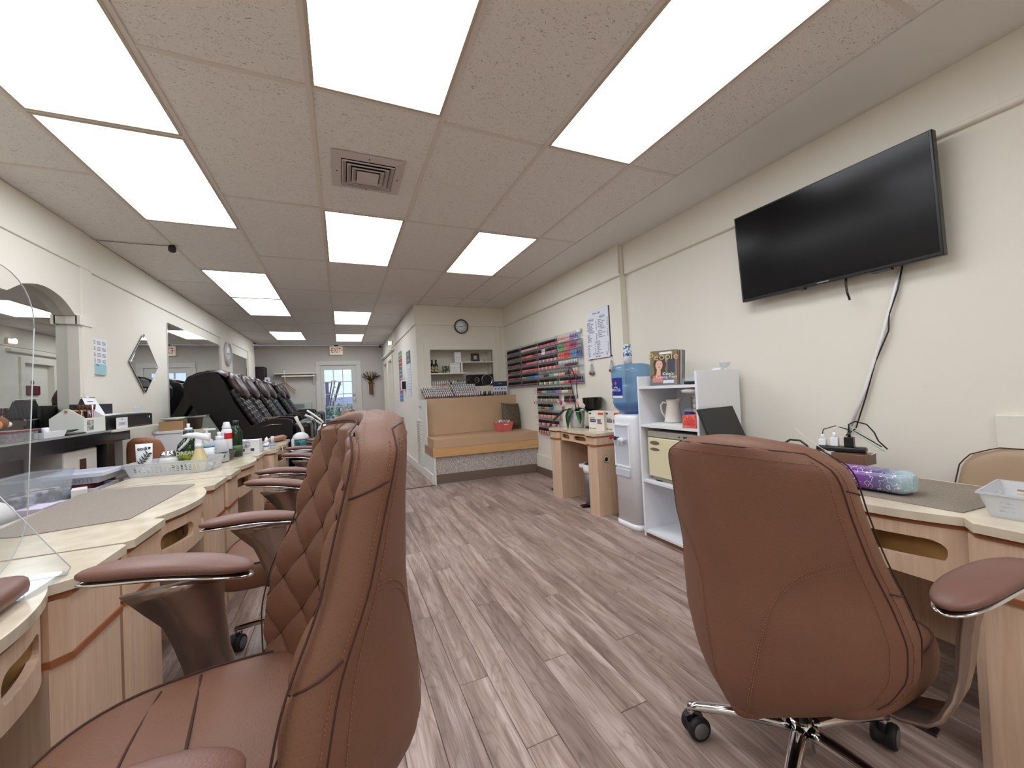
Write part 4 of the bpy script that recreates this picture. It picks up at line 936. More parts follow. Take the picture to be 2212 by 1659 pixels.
part('water', mb(clear('blue_water', (.42, .60, .82), .25, base=(.12, .25, .52))).lathe([(.03, .01), (.06, .032), (.115, .052), (.15, .09), (.160, .12)], (0, 0, 0), 32), t)
LB = mat('label_royal_blue', (26, 52, 150), .4)
q = mb(LB); aa = [math.radians(180 + a) for a in range(-22, 25, 4)]
q.loft([[(.1735 * math.cos(a), .1735 * math.sin(a), z) for a in aa] for z in (.165, .335)], closed=False, cap0=False, cap1=False); lb = part('paper_label', q, t)
q = mb(WHITE); q.loft([[(.1742 * math.cos(a), .1742 * math.sin(a), z) for a in aa] for z in (.165, .185)], closed=False, cap0=False, cap1=False); part('label_band', q, lb)
part('label_emblem', mb(mat('emblem_orange', (214, 80, 50), .5)).lathe([(.001, 0), (.016, -.001)], (-.1755, 0, .29), 8, 'x'), lb)
text('WATER', .036, WHITE, lb, (-.1755, 0, .232), F_W); text('spring', .018, WHITE, lb, (-.1755, 0, .258), F_W)
t = thing('paper_cup_stack', 'stack of paper cups in blue patterned wrap on the water bottle', 'cups', (2.285, 2.72, 1.38))
part('cup_stack', mb(mat('clear_wrapped_cups', (196, 196, 200), .25, noise=.15, nscale=30)).lathe([(.032, 0), (.036, .006), (.034, .09), (.03, .09)], (0, 0, 0), 18), t)
part('top_cup', mb(speck_mat('blue_floral_cup', (30, 96, 150), (225, 235, 240), 55, (.46, .54), .5)).lathe([(.035, .07), (.037, .075), (.031, .17), (.028, .172), (.01, .170)], (0, 0, 0), 18), t)
# price list, key rings
t = thing('price_list', 'white framed price list board on the wall above the water cooler', 'sign', (XR, 3.515, 1.77))
BRD = mat('board_white', (222, 226, 238), .35)
part('board', mb(BRD).box(-.016, -.008, -.20, .20, -.265, .265), t); part('dark_edge', mb(BLACKM).box(-.008, 0, -.205, .205, -.268, .268), t)
INK = mat('ink_dark', (60, 62, 78), .6)
def bt(s_, y, z, size, al='LEFT', nm='lettering'): return text(s_, size, INK, t, (-.0168, y, z), F_W, nm, .0003, al)
bt('Price List', 0, .225, .035, 'CENTER')
for title, y, z in (('Manicure', .105, .165), ('Pedicure', -.095, .175), ('Nail Tips', .10, .03), ('Facials', -.095, .055), ('Waxing', .0, -.09)):
    bt(title, y, z, .022, 'CENTER'); q = mb(INK); q.tube([(-.0166, y + .048 * math.cos(a), z + .016 * math.sin(a)) for a in [2 * PI * k / 24 for k in range(25)]], .0009, 4); part('title_ring', q, t)
colA = (('Manicure', 15), ('Deluxe Manicure', 20), ('Gel Manicure', 30), ('Gel Removal', 10), ('French Manicure', 20), ('Polish Change', 10)); z = .135
for s_, p_ in colA: bt(s_, .18, z, .017); bt(str(p_), .005, z, .017, 'RIGHT'); z -= .0165
z = .145
for s_, p_ in (('Pedicure', 30), ('Deluxe Pedicure', 45), ('Spa Pedicure', 50), ('Gel Pedicure', 50), ('Mani Pedi', 45)): bt(s_, -.02, z, .017); bt(str(p_), -.19, z, .017, 'RIGHT'); z -= .018
z = .0
for s_, p_ in (('Full Set', 40), ('Fill In', 28), ('Gel Full Set', 50), ('Gel Fill In', 40), ('Nail Repair', 5)): bt(s_, .18, z, .017); bt(str(p_), .005, z, .017, 'RIGHT'); z -= .0175
z = .025
for s_, p_ in (('Mini Facial', 35), ('Deep Clean Facial', 60), ('Eyelashes', 45), ('Lash Extensions', 95)): bt(s_, -.02, z, .017); bt(str(p_), -.19, z, .017, 'RIGHT'); z -= .021
z = -.115
for a_, p_, c__, d__ in (('Eyebrow', 10, 'Half Leg', 30), ('Lip', 7, 'Full Leg', 50), ('Chin', 10, 'Bikini', 35), ('Face', 35, 'Underarm', 20), ('Arms', 30, 'Back', 40)): bt(a_, .18, z, .017); bt(str(p_), .04, z, .017, 'RIGHT'); bt(c__, .01, z, .017); bt(str(d__), -.19, z, .017, 'RIGHT'); z -= .020
bt('Gift Certificates Available', 0, -.213, .018, 'CENTER'); bt('Jin Nails', 0, -.242, .027, 'CENTER')
for y in (.16, -.16):
    q = mb(INK)
    for a in (.4, 1.3, 2.2): q.tube([(-.0166, y, -.245), (-.0166, y + .012 * math.cos(a), -.225), (-.0166, y + .03 * math.cos(a), -.21 + .012 * math.sin(a))], .0012, 4)
    part('flower_drawing', q, t)
SWC = [(170, 60, 60), (120, 40, 50), (90, 90, 110), (200, 170, 160), (60, 50, 56), (150, 110, 100)]
def swatch_ring(label, y, z, n=16, L_=.125, xx=XR - .012):
    t = thing('nail_swatch_ring', label, 'nail swatches', (xx, y, z), 0, 'rings of nail colour swatches')
    part('hook', mb(BLACK).box(-.004, .012, -.005, .005, .0, .012), t); part('ring', mb(WHITE).tube([(0, .018 * math.cos(a), -.022 + .02 * math.sin(a)) for a in [2 * PI * k / 16 for k in range(17)]], .0022, 5), t)
    for k in range(n):
        a = (k / (n - 1) - .5) * .95; r_ = random.Random(k); s0, c0 = math.sin(a), math.cos(a)
        q = mb(ACRYLB).tube([(-.002 * (k % 4), s0 * .01, -.04), (-.002 * (k % 4), s0 * .06, -.04 - c0 * .06), (-.002 * (k % 4), s0 * .085, -.04 - c0 * L_ * .8)], .0035, 5, flat=.4)
        q.use(mat('swatch_%d' % (k % 6), SWC[k % 6], .2)).tube([(-.002 * (k % 4), s0 * .085, -.04 - c0 * L_ * .78), (-.002 * (k % 4), s0 * .10, -.04 - c0 * L_)], .0062, 6, flat=.4)
        part('swatch', q, t)
swatch_ring('nail colour swatch ring hanging under the near left corner of the price list', 3.655, 1.495)
swatch_ring('nail colour swatch ring half hidden behind the blue water bottle', 3.30, 1.505)
t = thing('clear_swatch_ring', 'large loop of pale nail swatches hanging left of the lower polish rack', 'nail swatches', (XR - .012, 5.06, 1.16))
part('ring', mb(WHITE).tube([(0, .055 * math.cos(a), -.07 + .085 * math.sin(a)) for a in [2 * PI * k / 20 for k in range(21)]], .003, 5), t)
for k in range(14):
    a = 2 * PI * k / 14; part('swatch', mb(mat('swatch_%d' % (k % 6), SWC[k % 6], .2) if k % 3 == 0 else ACRYLB).tube([(-.004, .055 * math.cos(a), -.07 + .085 * math.sin(a)), (-.004, .08 * math.cos(a), -.07 + .12 * math.sin(a))], .006, 5, flat=.4), t)

# ================= POLISH =================
def bottle_mesh(body_c, cap_c, h=.078, r=.0135, capk=.50):
    b = mb(mat('polish_%d_%d_%d' % body_c, body_c, .12, coat=.5)); hb_ = h * (1 - capk)
    b.lathe([(r * .9, 0), (r, .003), (r, hb_ * .75), (r * .55, hb_)], (0, 0, 0), 8)
    b.use(mat('polish_cap_%d_%d_%d' % cap_c, cap_c, .28)).lathe([(r * .68, hb_ - .002), (r * .62, h * .96), (r * .45, h)], (0, 0, 0), 8)
    return b.mesh('nail_polish_bottle')
_bm = {}
def bottle(body_c, cap_c, loc, label=None, group=None, **k):
    key = (body_c, cap_c, tuple(sorted(k.items())))
    if key not in _bm: _bm[key] = bottle_mesh(body_c, cap_c, **k)
    if label is None: return _bm[key]
    o = link('nail_polish_bottle', _bm[key], None, loc, (0, 0, 0)); return tag(o, label, 'nail polish', group)
def merge(items):
    """many small bottles that cannot be picked apart, as one body"""
    bm = bmesh.new(); mats = []; me = bpy.data.meshes.new('nail_polish_bottles')
    for m_, loc in items:
        idx = []
        for m in m_.materials:
            if m not in mats: mats.append(m)
            idx.append(mats.index(m))
        n0 = len(bm.faces); nv = len(bm.verts); bm.from_mesh(m_); bm.verts.ensure_lookup_table(); bm.faces.ensure_lookup_table()
        for v in bm.verts[nv:]: v.co += Vector(loc)
        for f in bm.faces[n0:]: f.material_index = idx[f.material_index]
    bm.to_mesh(me); bm.free()
    for m in mats: me.materials.append(m)
    return me
BK = (22, 17, 18); WH = (235, 235, 235); SV = (150, 148, 150)
NTH = 'zeroth first second third fourth fifth sixth seventh eighth ninth tenth eleventh twelfth thirteenth fourteenth fifteenth sixteenth seventeenth eighteenth nineteenth twentieth'.split()
def nth(k): return NTH[k] if k <= 20 else ('twenty-' + NTH[k - 20] if k < 30 else ('thirtieth' if k == 30 else 'thirty-' + NTH[k - 30]))
ORD = ['top', 'second', 'third', 'fourth', 'fifth', 'bottom']
RX = XR - .028
t = thing('polish_wall_rack', 'long clear acrylic wall rack of nail polish with six tiers', 'rack', (XR, 4.93, 1.25))
part('rack_back', mb(ACRYL).box(-.006, -.002, -1.12, 1.12, -.01, .63), t)
for k in range(6):
    g = part('rack_tier', mb(ACRYLB).box(-.050, -.004, -1.11, 1.11, .004 + .102 * k, .008 + .102 * k), t); part('tier_lip', mb(ACRYLB).box(-.052, -.050, -1.11, 1.11, .004 + .102 * k, .012 + .102 * k), g)
for y in (-1.112, -.555, 0, .555, 1.112): part('rack_divider', mb(ACRYL).box(-.052, -.004, y - .0015, y + .0015, -.01, .63), t)
part('clip', mb(WHITE).box(-.03, -.006, -1.10, -1.03, .59, .625, bev=.004), t)
NAMES = {'nude': (214, 168, 156), 'pale pink': (222, 178, 176), 'lilac': (150, 120, 170), 'pink': (206, 98, 120), 'magenta': (170, 50, 110), 'green': (96, 168, 92), 'coral': (230, 110, 92), 'orange red': (206, 78, 56), 'blue': (60, 96, 156), 'sky blue': (100, 140, 190),
         'dark red': (96, 24, 34), 'plum': (70, 28, 48), 'brown': (74, 44, 36), 'olive': (96, 84, 62), 'red': (160, 36, 44), 'grey': (140, 136, 140), 'teal': (60, 120, 116), 'cream': (220, 206, 186), 'peach': (232, 160, 128), 'purple': (104, 60, 110), 'mint': (130, 170, 140), 'gold': (170, 140, 90)}
SEC = {1: [('brown', 'dark red'), ('olive', 'brown'), ('dark red', 'plum', 'red'), ('brown', 'red', 'dark red'), ('red', 'dark red'), ('plum', 'dark red', 'brown')],
       2: [('pale pink', 'nude'), ('orange red', 'coral', 'red'), ('red', 'pink', 'coral'), ('coral', 'pink', 'orange red'), ('grey', 'teal', 'blue', 'sky blue'), ('plum', 'brown', 'dark red')],
       3: [('pink', 'magenta', 'pink'), ('lilac', 'pink', 'grey', 'magenta'), ('pale pink', 'pink', 'lilac'), ('pale pink', 'pink', 'coral'), ('grey', 'plum', 'mint', 'cream'), ('mint', 'cream', 'red', 'green')],
       4: [('nude', 'pale pink', 'lilac', 'sky blue'), ('green', 'pink', 'magenta', 'grey'), ('coral', 'orange red', 'sky blue', 'blue'), ('grey', 'dark red', 'plum', 'mint'), ('peach', 'brown', 'coral', 'nude'), ('pale pink', 'pink', 'red', 'magenta', 'purple')]}
rest = []; nb = 0
for sct in (1, 2, 3, 4):
    y1 = 6.03 - .556 * (sct - 1); n = 15
    for k in range(6):
        z = 1.25 + .0085 + .102 * (5 - k); cl = SEC[sct][k]
        for i in range(n):
            y = y1 - .02 - (.536) * (i + .5) / n
            if sct == 4 and ((k in (3, 4) and i > 11) or (k == 0 and i > 12)): continue
            nm = cl[min(len(cl) - 1, int(i / n * len(cl)))] if sct in (2, 4) or k == 4 else cl[(i * 7 + k) % len(cl)]
            bc = NAMES[nm]; cap, cn = BK, 'black'
            if sct == 4 and k < 3: cap = tuple(min(255, int(c * (.85 if nm in ('blue', 'green') else 1.0)) + 18) for c in bc); cn = nm
            elif sct == 4 and k == 3: cap, cn = (WH, 'white')
            elif sct in (3, 4) and k == 4: cap, cn = (SV, 'silver')
            if sct == 3 and k == 1 and 3 <= i <= 5: cap, cn, bc = WH, 'white', (230, 230, 230)
            if sct == 4 and k == 4 and i >= 9: cap, cn = WH, 'white'
            if sct >= 3:
                nb += 1
                bottle(bc, cap, (RX, y, z), '%s nail polish, %s cap, %s tier of wall rack, %s from near end' % (nm, cn, ORD[k], nth((4 - sct) * n + n - i)), 'polish bottles on the long wall rack')
            else: rest.append((bottle(bc, cap, None), (RX, y, z)))
t = thing('polish_lower_rack', 'smaller clear acrylic polish rack below the long wall rack', 'rack', (XR, 4.69, .59))
part('rack_back', mb(ACRYL).box(-.006, -.002, -.34, .34, -.03, .62), t)
zs = [1.142, 1.032, .922, .812, .700, .592]
for k, z in enumerate(zs):
    g = part('rack_tier', mb(ACRYLB).box(-.050, -.004, -.64 if k == 0 else -.34, .32, z - .59 - .004, z - .59), t); part('tier_lip', mb(ACRYLB).box(-.052, -.050, -.64 if k == 0 else -.34, .32, z - .59 - .004, z - .59 + .006), g)
LOW = [('red', 'mint', 'teal', 'blue', 'lilac', 'cream', 'gold'), ('pink', 'mint', 'green', 'nude'), ('green', 'red', 'gold', 'teal'), ('peach', 'coral', 'nude'), ('peach', 'pink', 'purple', 'nude'), ('red', 'peach')]
NL = [26, 17, 12, 17, 16, 8]
for k, z in enumerate(zs):
    for i in range(NL[k]):
        y = 4.98 - .036 * (i + .5); nm = LOW[k][min(len(LOW[k]) - 1, i * len(LOW[k]) // NL[k])] if k in (0, 2) else LOW[k][i % len(LOW[k])]; nb += 1
        bottle(NAMES[nm], BK, (RX, y, z), '%s nail polish, black cap, %s tier of lower rack, %s from far end' % (nm, ORD[k], nth(i + 1)), 'polish bottles on the lower rack')
t = thing('polish_side_rack', 'little clear polish shelf behind the orchid stems', 'rack', (XR, 4.13, 1.03))
part('rack_tier', mb(ACRYLB).box(-.05, -.004, -.14, .14, -.004, 0), t); part('rack_back', mb(ACRYL).box(-.006, -.002, -.14, .14, -.02, .10), t)
for i in range(7): bottle(NAMES[('plum', 'dark red', 'brown')[i % 3]], BK, (RX, 4.25 - .036 * (i + .5), 1.03), '%s nail polish, black cap, %s along the shelf behind the orchid' % (('plum', 'dark red', 'brown')[i % 3], nth(i + 1)), 'polish bottles behind the orchid')
# niche rows
NC = ['cream', 'nude', 'nude', 'nude', 'coral', 'red', 'red', 'orange red', 'green', 'mint', 'teal', 'teal', 'teal', 'blue', 'blue', 'blue', 'sky blue', 'purple', 'plum']
for i in range(17):
    bottle(NAMES[NC[i]], WH if i != 9 else BK, (1.335 + .0325 * i, YN + .03, 1.301), '%s nail polish, %s cap, %s along the niche front row' % (NC[i], 'white' if i != 9 else 'black', nth(i + 1)), 'polish bottles in the niche', h=.085, r=.0145)
for i in range(13):
    rest2 = NC[(i * 5) % 19]; bottle(NAMES[rest2], WH if i not in (8, 12) else BK, (1.36 + .0335 * i, YN + .13, 1.318), '%s nail polish, %s cap, %s along the niche back row' % (rest2, 'white' if i not in (8, 12) else 'black', nth(i + 1)), 'polish bottles in the niche', h=.090, r=.0145)
single('riser', mb(TRIMW).box(-.24, .24, -.03, .03, 0, .017), 'low riser under the back row of polish in the niche', 'riser', (1.56, YN + .13, 1.301))
print('INDIVIDUAL BOTTLES', nb + 30)
o = link('nail_polish_bottles', merge(rest)); tag(o, 'crowd of dark nail polish bottles in the two far sections of the long wall rack', 'nail polish', 'polish bottles on the long wall rack', 'stuff')
# ================= WAITING BOOTH =================
t = thing('waiting_bench', 'built in waiting bench with taupe cushions and pine front board', 'bench', (0, 0, 0))
CARP = speck_mat('speckled_carpet', (120, 110, 105), (214, 205, 198), 150, (.38, .6), .95, .5)
BX0, BX1, YL, YR = 1.088, XR - .005, 5.22, 5.11
def slab(m, z0, z1, dy=0, yb=5.75, x0=BX0, x1=BX1, bev=0):
    b = mb(m).prism([(x0, YL + dy), (x1, YR + dy), (x1, yb), (x0, yb)], z0, z1, 'z')
    if bev:
        r = bmesh.ops.bevel(b.bm, geom=[e for e in b.bm.edges if len(e.link_faces) == 2 and e.calc_face_angle(0) > .5], offset=bev, segments=3, affect='EDGES', profile=.6); b._tag(r['faces'], True)
    return b
part('base_box', slab(mat('pale_end_panel', (222, 222, 216), .6), .0, .365, .012, 6.1, x0=BX0 + .022), t)
part('carpet_facing', slab(CARP, .13, .365, 0, 5.24, BX0 + .012), t)
part('rubber_cove', slab(RUB, .004, .13, -.004, 5.24, BX0 + .012), t)
part('metal_edge', slab(mat('metal_edge', (170, 170, 178), .35, metal=.6), 0, .006, -.014, 5.24), t)
PINE = grain_mat('knotty_pine', (196, 150, 98), (212, 170, 120), sc_=(3, 3, 60), rough=.4, knots=True)
part('pine_board', slab(PINE, .365, .482, -.035, 5.24, BX0 - .01), t); part('pine_end', mb(mat('pine_end_red', (170, 128, 108), .5)).box(BX0 - .012, BX0 + .008, 5.20, 5.74, .365, .48), t)
part('seat_cushion', slab(TAUPE, .484, .600, -.030, 5.80, BX0 + .002, bev=.022), t)
b = mb(TAUPE).prism([(5.73, .602), (5.80, .602), (5.88, 1.128), (5.80, 1.135)], BX0 + .02, BX1 - .0, 'x')
r = bmesh.ops.bevel(b.bm, geom=[e for e in b.bm.edges if e.calc_face_angle(0) > .5], offset=.022, segments=3, affect='EDGES'); b._tag(r['faces'], True); part('back_cushion', b, t)
part('end_board', mb(PINE).box(BX0 + .004, BX0 + .018, 5.70, 5.88, .60, 1.08), t)
part('ledge', mb(TRIMW).box(BX0 + .014, BX1, 5.88, YN - .002, 1.085, 1.115).box(BX0 + .014, BX1, 6.10, YN - .002, .365, 1.085), t)
t = thing('throw_pillow', 'dark olive textured throw pillow in the bench corner', 'pillow', (2.40, 5.58, .625), 0)
rows = []; n = 24
for j in range(n + 1):
    v = -1 + 2 * j / n; row = []
    for i in range(n + 1):
        u = -1 + 2 * i / n; k = (1 - abs(u) ** 3) * (1 - abs(v) ** 3); row.append((u, v, k))
    rows.append(row)
def pil(sg): return [[(u * .165 * (1 - .06 * (1 - v * v)), sg * .075 * k ** .6 * (1 + .06 * math.sin(u * 14) * math.sin(v * 12)), .20 + v * .195 * (1 - .06 * (1 - u * u))) for u, v, k in row] for row in rows]
OLV = speck_mat('olive_brown_weave', (66, 56, 44), (104, 92, 74), 70, rough=.7, bump=.6)
b = mb(OLV); b.loft(pil(1), closed=False, cap0=False, cap1=False).loft(pil(-1), closed=False, cap0=False, cap1=False)
b.bm.transform(Matrix.Rotation(math.radians(14), 4, 'Z') @ Matrix.Rotation(math.radians(-14), 4, 'X') @ Matrix.Rotation(math.radians(5), 4, 'Y')); part('pillow_body', b, t)
t = thing('pink_bin', 'coral pink tapered bin full of wrapped items on the bench cushion', 'bin', (2.20, 5.46, .602), .1)
PNK = mat('coral_pink_card', (214, 108, 106), .5)
def sq(hx, hy, z): return [(-hx, -hy, z), (hx, -hy, z), (hx, hy, z), (-hx, hy, z)]
part('bin_body', mb(PNK).loft([sq(.095, .065, 0), sq(.125, .09, .135), sq(.121, .086, .135), sq(.092, .062, .006)], smooth=False), t)
part('handle_cutout', mb(WHITE).prism(rrect(-.035, .035, .095, .11, .007), -.084, -.0855, 'y'), t)
q = mb(mat('white_wrappers', (220, 225, 222), .5)); r_ = random.Random(3)
for k in range(60):
    c = Vector((r_.uniform(-.10, .10), r_.uniform(-.07, .07), r_.uniform(.12, .165))); u = Vector((r_.uniform(-1, 1), r_.uniform(-1, 1), r_.uniform(-1, 1))).normalized() * .02; v = u.orthogonal().normalized() * .012
    q.quad(c - u, c + v, c + u, c - v)
part('wrapped_contents', q, t, kind='stuff')
# clock
def clock(label, loc, F, rimc, r=.115, name='wall_clock'):
    t = thing(name, label, 'clock', loc, 0); rot = {'s': Matrix.Identity(4), 'e': Matrix.Rotation(PI / 2, 4, 'Z')}[F]
    def P(nm, b, lab=None): b.bm.transform(rot); return part(nm, b, t, label=lab)
    P('rim', mb(mat('clock_rim_' + F, rimc, .35)).lathe([(r, 0), (r, -.03), (r * .97, -.036), (r * .90, -.036), (r * .88, -.02), (r * .88, 0)], (0, 0, 0), 40, 'y')); P('dial', mb(mat('clock_face', (232, 234, 238), .5)).lathe([(r * .9, -.012), (r * .9, -.018), (.002, -.018)], (0, 0, 0), 40, 'y'))
    q = mb(INK)
    for k in range(12):
        a = k * PI / 6; q.box(-.002, .002, -.0195, -.018, r * .76, r * .84, M=Matrix.Rotation(a, 4, 'Y'))
    P('hour_mark', q)
    rz = 0 if F == 's' else PI / 2
    for k in range(1, 13):
        a = k * PI / 6; p = rot @ Vector((math.sin(a) * r * .64, -.0192, math.cos(a) * r * .64)); text(str(k), r * .2, INK, t, p, (PI / 2, 0, rz), 'numeral', .0003)
    for L_, a, w_ in ((r * .50, math.radians(272), .0035), (r * .72, math.radians(75), .0025)):
        P('hand', mb(BLACK).box(-w_, w_, -.023, -.021, -.012, L_, M=Matrix.Rotation(a, 4, 'Y')))
    P('hand_hub', mb(BLACK).lathe([(.005, -.02), (.005, -.026)], (0, 0, 0), 12, 'y'))
clock('round black rimmed wall clock on the band above the niche', (1.818, YN - .02, 2.275), 's', (30, 26, 28))
clock('round pale wall clock on the pilaster above the pedicure chairs', (XL + .012, 8.27, 2.07), 'e', (205, 200, 195), r=.21)
# niche contents
def nx(name, label, cat, x, y, z, rz=0, group=None): return thing(name, label, cat, (x, y, z), rz, group)
GB = mat('dark_green_bottle', (26, 32, 20), .15)
for k, x in enumerate((1.342, 1.405)):
    t = nx('oil_bottle', 'dark glass bottle with botanical label on the niche shelf, ' + ('against the niche side' if k == 0 else 'next to the empty space'), 'bottle', x, YN + .08, 1.532, group='dark bottles in the niche')
    part('bottle_body', mb(GB).lathe([(.028, 0), (.030, .004), (.030, .13), (.012, .165), (.012, .19)], (0, 0, 0), 18), t); part('cap', mb(BLACK).cyl((0, 0, .19), .014, .028, 12), t)
    q = mb(speck_mat('botanical_label', (70, 72, 30), (206, 200, 150), 40, (.45, .6), .5)).loft([[(.0306 * math.cos(a), .0306 * math.sin(a), z) for a in [math.radians(200 + 14 * i) for i in range(11)]] for z in (.02, .11)], closed=False, cap0=False, cap1=False); part('paper_label', q, t)
t = nx('green_gift_box', 'small green patterned box pair on the niche shelf', 'box', 1.555, YN + .07, 1.532)
part('box_body', mb(speck_mat('green_leaf_print', (40, 66, 36), (190, 200, 150), 28, (.5, .62), .5)).box(-.045, .045, -.03, .03, 0, .115), t); part('box_seam', mb(BLACKM).box(-.002, .002, -.0315, -.03, 0, .115), t)
GOLDI = mat('gold_print', (176, 150, 60), .4)
for k, (x, z) in enumerate(((1.648, 1.532), (1.702, 1.532), (1.756, 1.532), (1.730, 1.694), (1.784, 1.694))):
    t = nx('white_carton', 'white carton with gold lettering in the niche, ' + ('bottom row, beside the green box', 'bottom row, middle of three', 'bottom row, against the divider', 'stacked on top, over the bottom row', 'stacked on top, by the upper shelf edge')[k], 'carton', x, YN + .06, z, group='white cartons in the niche')
    hgt = .155 if k < 3 else .17
    part('carton_body', mb(WHITE).box(-.0262, .0262, -.03, .03, 0, hgt, bev=.001), t); text('26', .028, GOLDI, t, (0, -.0308, hgt * .52), F_S, sx=1.2)
    part('printed_line', mb(mat('line_grey', (170, 175, 185), .5)).box(-.022, .022, -.0306, -.03, hgt * .25, hgt * .27), t); part('printed_line', mb(mat('line_grey', (170, 175, 185), .5)).box(-.022, .022, -.0306, -.03, hgt * .85, hgt * .87), t)
t = nx('picture_frame', 'small brown framed black and white picture on the upper niche shelf', 'picture frame', 2.065, YN + .06, 1.709)
q = mb(mat('dark_brown_frame', (62, 46, 42), .4)).prism(rrect(-.072, .072, 0, .14, .003, 1), -.006, .008, 'y', holes=[rrect(-.034, .034, .036, .104, .001, 1)]); q.bm.transform(Matrix.Rotation(math.radians(-8), 4, 'X')); part('frame', q, t)
q = mb(speck_mat('monochrome_photo', (90, 90, 92), (220, 220, 220), 60, (.4, .6), .4)).box(-.04, .04, .003, .005, .03, .11); q.bm.transform(Matrix.Rotation(math.radians(-8), 4, 'X')); part('photo', q, t)
single('figurine', mb(mat('pewter', (130, 126, 116), .4, metal=.6)).lathe([(.018, 0), (.016, .006), (.005, .012), (.007, .028), (.003, .04)], (0, 0, 0), 12), 'tiny pewter figurine beside the picture frame', 'figurine', (2.222, YN + .06, 1.709))
t = nx('radio', 'black boxy speaker with round chrome ring on the niche floor', 'speaker', 2.13, YN + .09, 1.302)
part('speaker_box', mb(mat('maroon_black_lacquer', (30, 18, 20), .25)).box(-.205, .205, -.09, .09, 0, .19, bev=.004), t)
part('speaker_ring', mb(CHROME).lathe([(.093, -.088), (.096, -.096), (.090, -.098), (.087, -.09)], (.10, 0, .095), 40, 'y'), t); part('speaker_cone', mb(BLACKM).lathe([(.088, -.091), (.03, -.088), (.002, -.094)], (.10, 0, .095), 32, 'y'), t)
part('emblem_ring', mb(CHROME).lathe([(.040, -.090), (.041, -.093), (.036, -.093), (.035, -.090)], (-.075, 0, .098), 30, 'y'), t); text('CD', .045, CHROME, t, (-.075, -.0915, .098), F_S)
single('grey_booklet', mb(mat('booklet_grey', (96, 100, 108), .5)).box(-.05, .05, -.004, .004, 0, .10), 'grey card leaning behind the back row of polish', 'card', (1.84, YN + .17, 1.302))
# displays on the ledge
def step_display(label, x0, x1, cols, rows_, zfun, cap, bodies, name='polish_step_display'):
    t = thing(name, label, 'display', ((x0 + x1) / 2, 6.0, 1.116)); items = []
    for r in range(rows_):
        y = 5.91 + .040 * r; z = 1.116 + zfun(r)
        part('step', mb(ACRYL).box(x0 - (x0 + x1) / 2, x1 - (x0 + x1) / 2, y - 6.0 - .018, y - 6.0 + .018, zfun(r) - .003, zfun(r)), t)
        for i in range(cols):
            bc = bodies[(i * 3 + r * 5) % len(bodies)]; items.append((bottle(bc, cap, None, h=.074, r=.0145), (x0 + (x1 - x0) * (i + .5) / cols - .006 * r, y, z)))
    part('side_panel', mb(ACRYL).box(x0 - (x0 + x1) / 2 - .003, x0 - (x0 + x1) / 2, -.11, .13, 0, .20), t); return items
dk = [(70, 30, 40), (110, 50, 60), (150, 90, 90), (40, 34, 52), (180, 130, 120), (90, 40, 44)]
it = step_display('stepped clear display of white capped polish at the open end of the bench ledge', 1.135, 1.58, 14, 5, lambda r: .004 + .034 * r, WH, dk) + step_display('stepped clear display of white capped polish in the middle of the bench ledge', 1.60, 2.01, 14, 5, lambda r: .004 + .036 * r, WH, dk)
o = link('nail_polish_bottles', merge(it)); tag(o, 'crowd of white capped nail polish bottles on the stepped displays above the bench', 'nail polish', 'polish bottles on the bench ledge', 'stuff')
for i in range(16): bottle(NAMES['plum'], BK if (i % 3) else WH, (2.045 + .0285 * (i % 8), 5.92 + .06 * (i // 8), 1.117 + .02 * (i // 8)), 'plum nail polish, %s cap, %s of the %s loose ledge row' % ('black' if i % 3 else 'white', nth(i % 8 + 1), 'front' if i < 8 else 'back'), 'loose polish on the bench ledge', h=.08, r=.012)
for i in range(7): bottle(NAMES['brown'], BK, (2.275 + .030 * i, 5.915, 1.117), 'brown nail polish, black cap, %s of the row in front of the colour chart' % nth(i + 1), 'loose polish on the bench ledge', h=.08, r=.012)
t = thing('colour_chart', 'standing colour chart with navy header at the bench end', 'sign', (2.40, 6.02, 1.116), -.08)
part('chart_card', mb(BRD).box(-.122, .122, 0, .004, 0, .245), t); part('navy_header', mb(mat('navy_print', (44, 48, 72), .5)).box(-.122, .122, -.001, 0, .165, .245), t)
for k in range(4): part('printed_dot', mb(mat('dot_%d' % k, [(96, 110, 140), (110, 130, 130), (120, 70, 90), (110, 140, 130)][k], .5)).lathe([(.013, 0), (.013, -.001)], (-.08 + .054 * k, 0, .125), 16, 'y'), t)
text('COLOR', .016, WHITE, t, (0, -.0012, .21), F_S); part('printed_dot', mb(GB).lathe([(.01, 0), (.01, -.001)], (.085, 0, .045), 12, 'y'), t)
# hall wall things
t = thing('wall_poster', 'tall poster with green red and teal panels on the hall wall', 'poster', (XH - .003, 7.98, 1.58))
z = .49
for c_, h_, nm in (((104, 160, 70), .12, 'green'), ((160, 62, 70), .20, 'red'), ((70, 130, 120), .17, 'teal'), ((170, 84, 92), .32, 'rose'), ((96, 130, 190), .17, 'blue')):
    part('printed_panel', mb(mat('poster_' + nm, c_, .5)).box(-.003, 0, -.21, .21, z - h_, z), t, label=nm + ' panel'); z -= h_
for k in range(12): part('printed_line', mb(WHITE).box(-.0042, -.003, -.17, .17 - .03 * (k % 4), .42 - .078 * k, .43 - .078 * k), t)
t = thing('wall_license', 'white notice with dark header on the hall wall', 'notice', (XH - .003, 6.97, 1.57))
part('notice_sheet', mb(BRD).box(-.002, 0, -.21, .21, -.39, .18), t); part('dark_header', mb(mat('header_grey', (92, 100, 104), .5)).box(-.003, 0, -.21, .21, .18, .40), t)
text('SPA', .07, WHITE, t, (-.0035, 0, .33), F_W); text('SERVICES', .045, WHITE, t, (-.0035, 0, .24), F_W)
for k in range(8): part('printed_line', mb(INK).box(-.003, -.002, -.15, .14 - .04 * (k % 3), .08 - .05 * k, .084 - .05 * k), t)
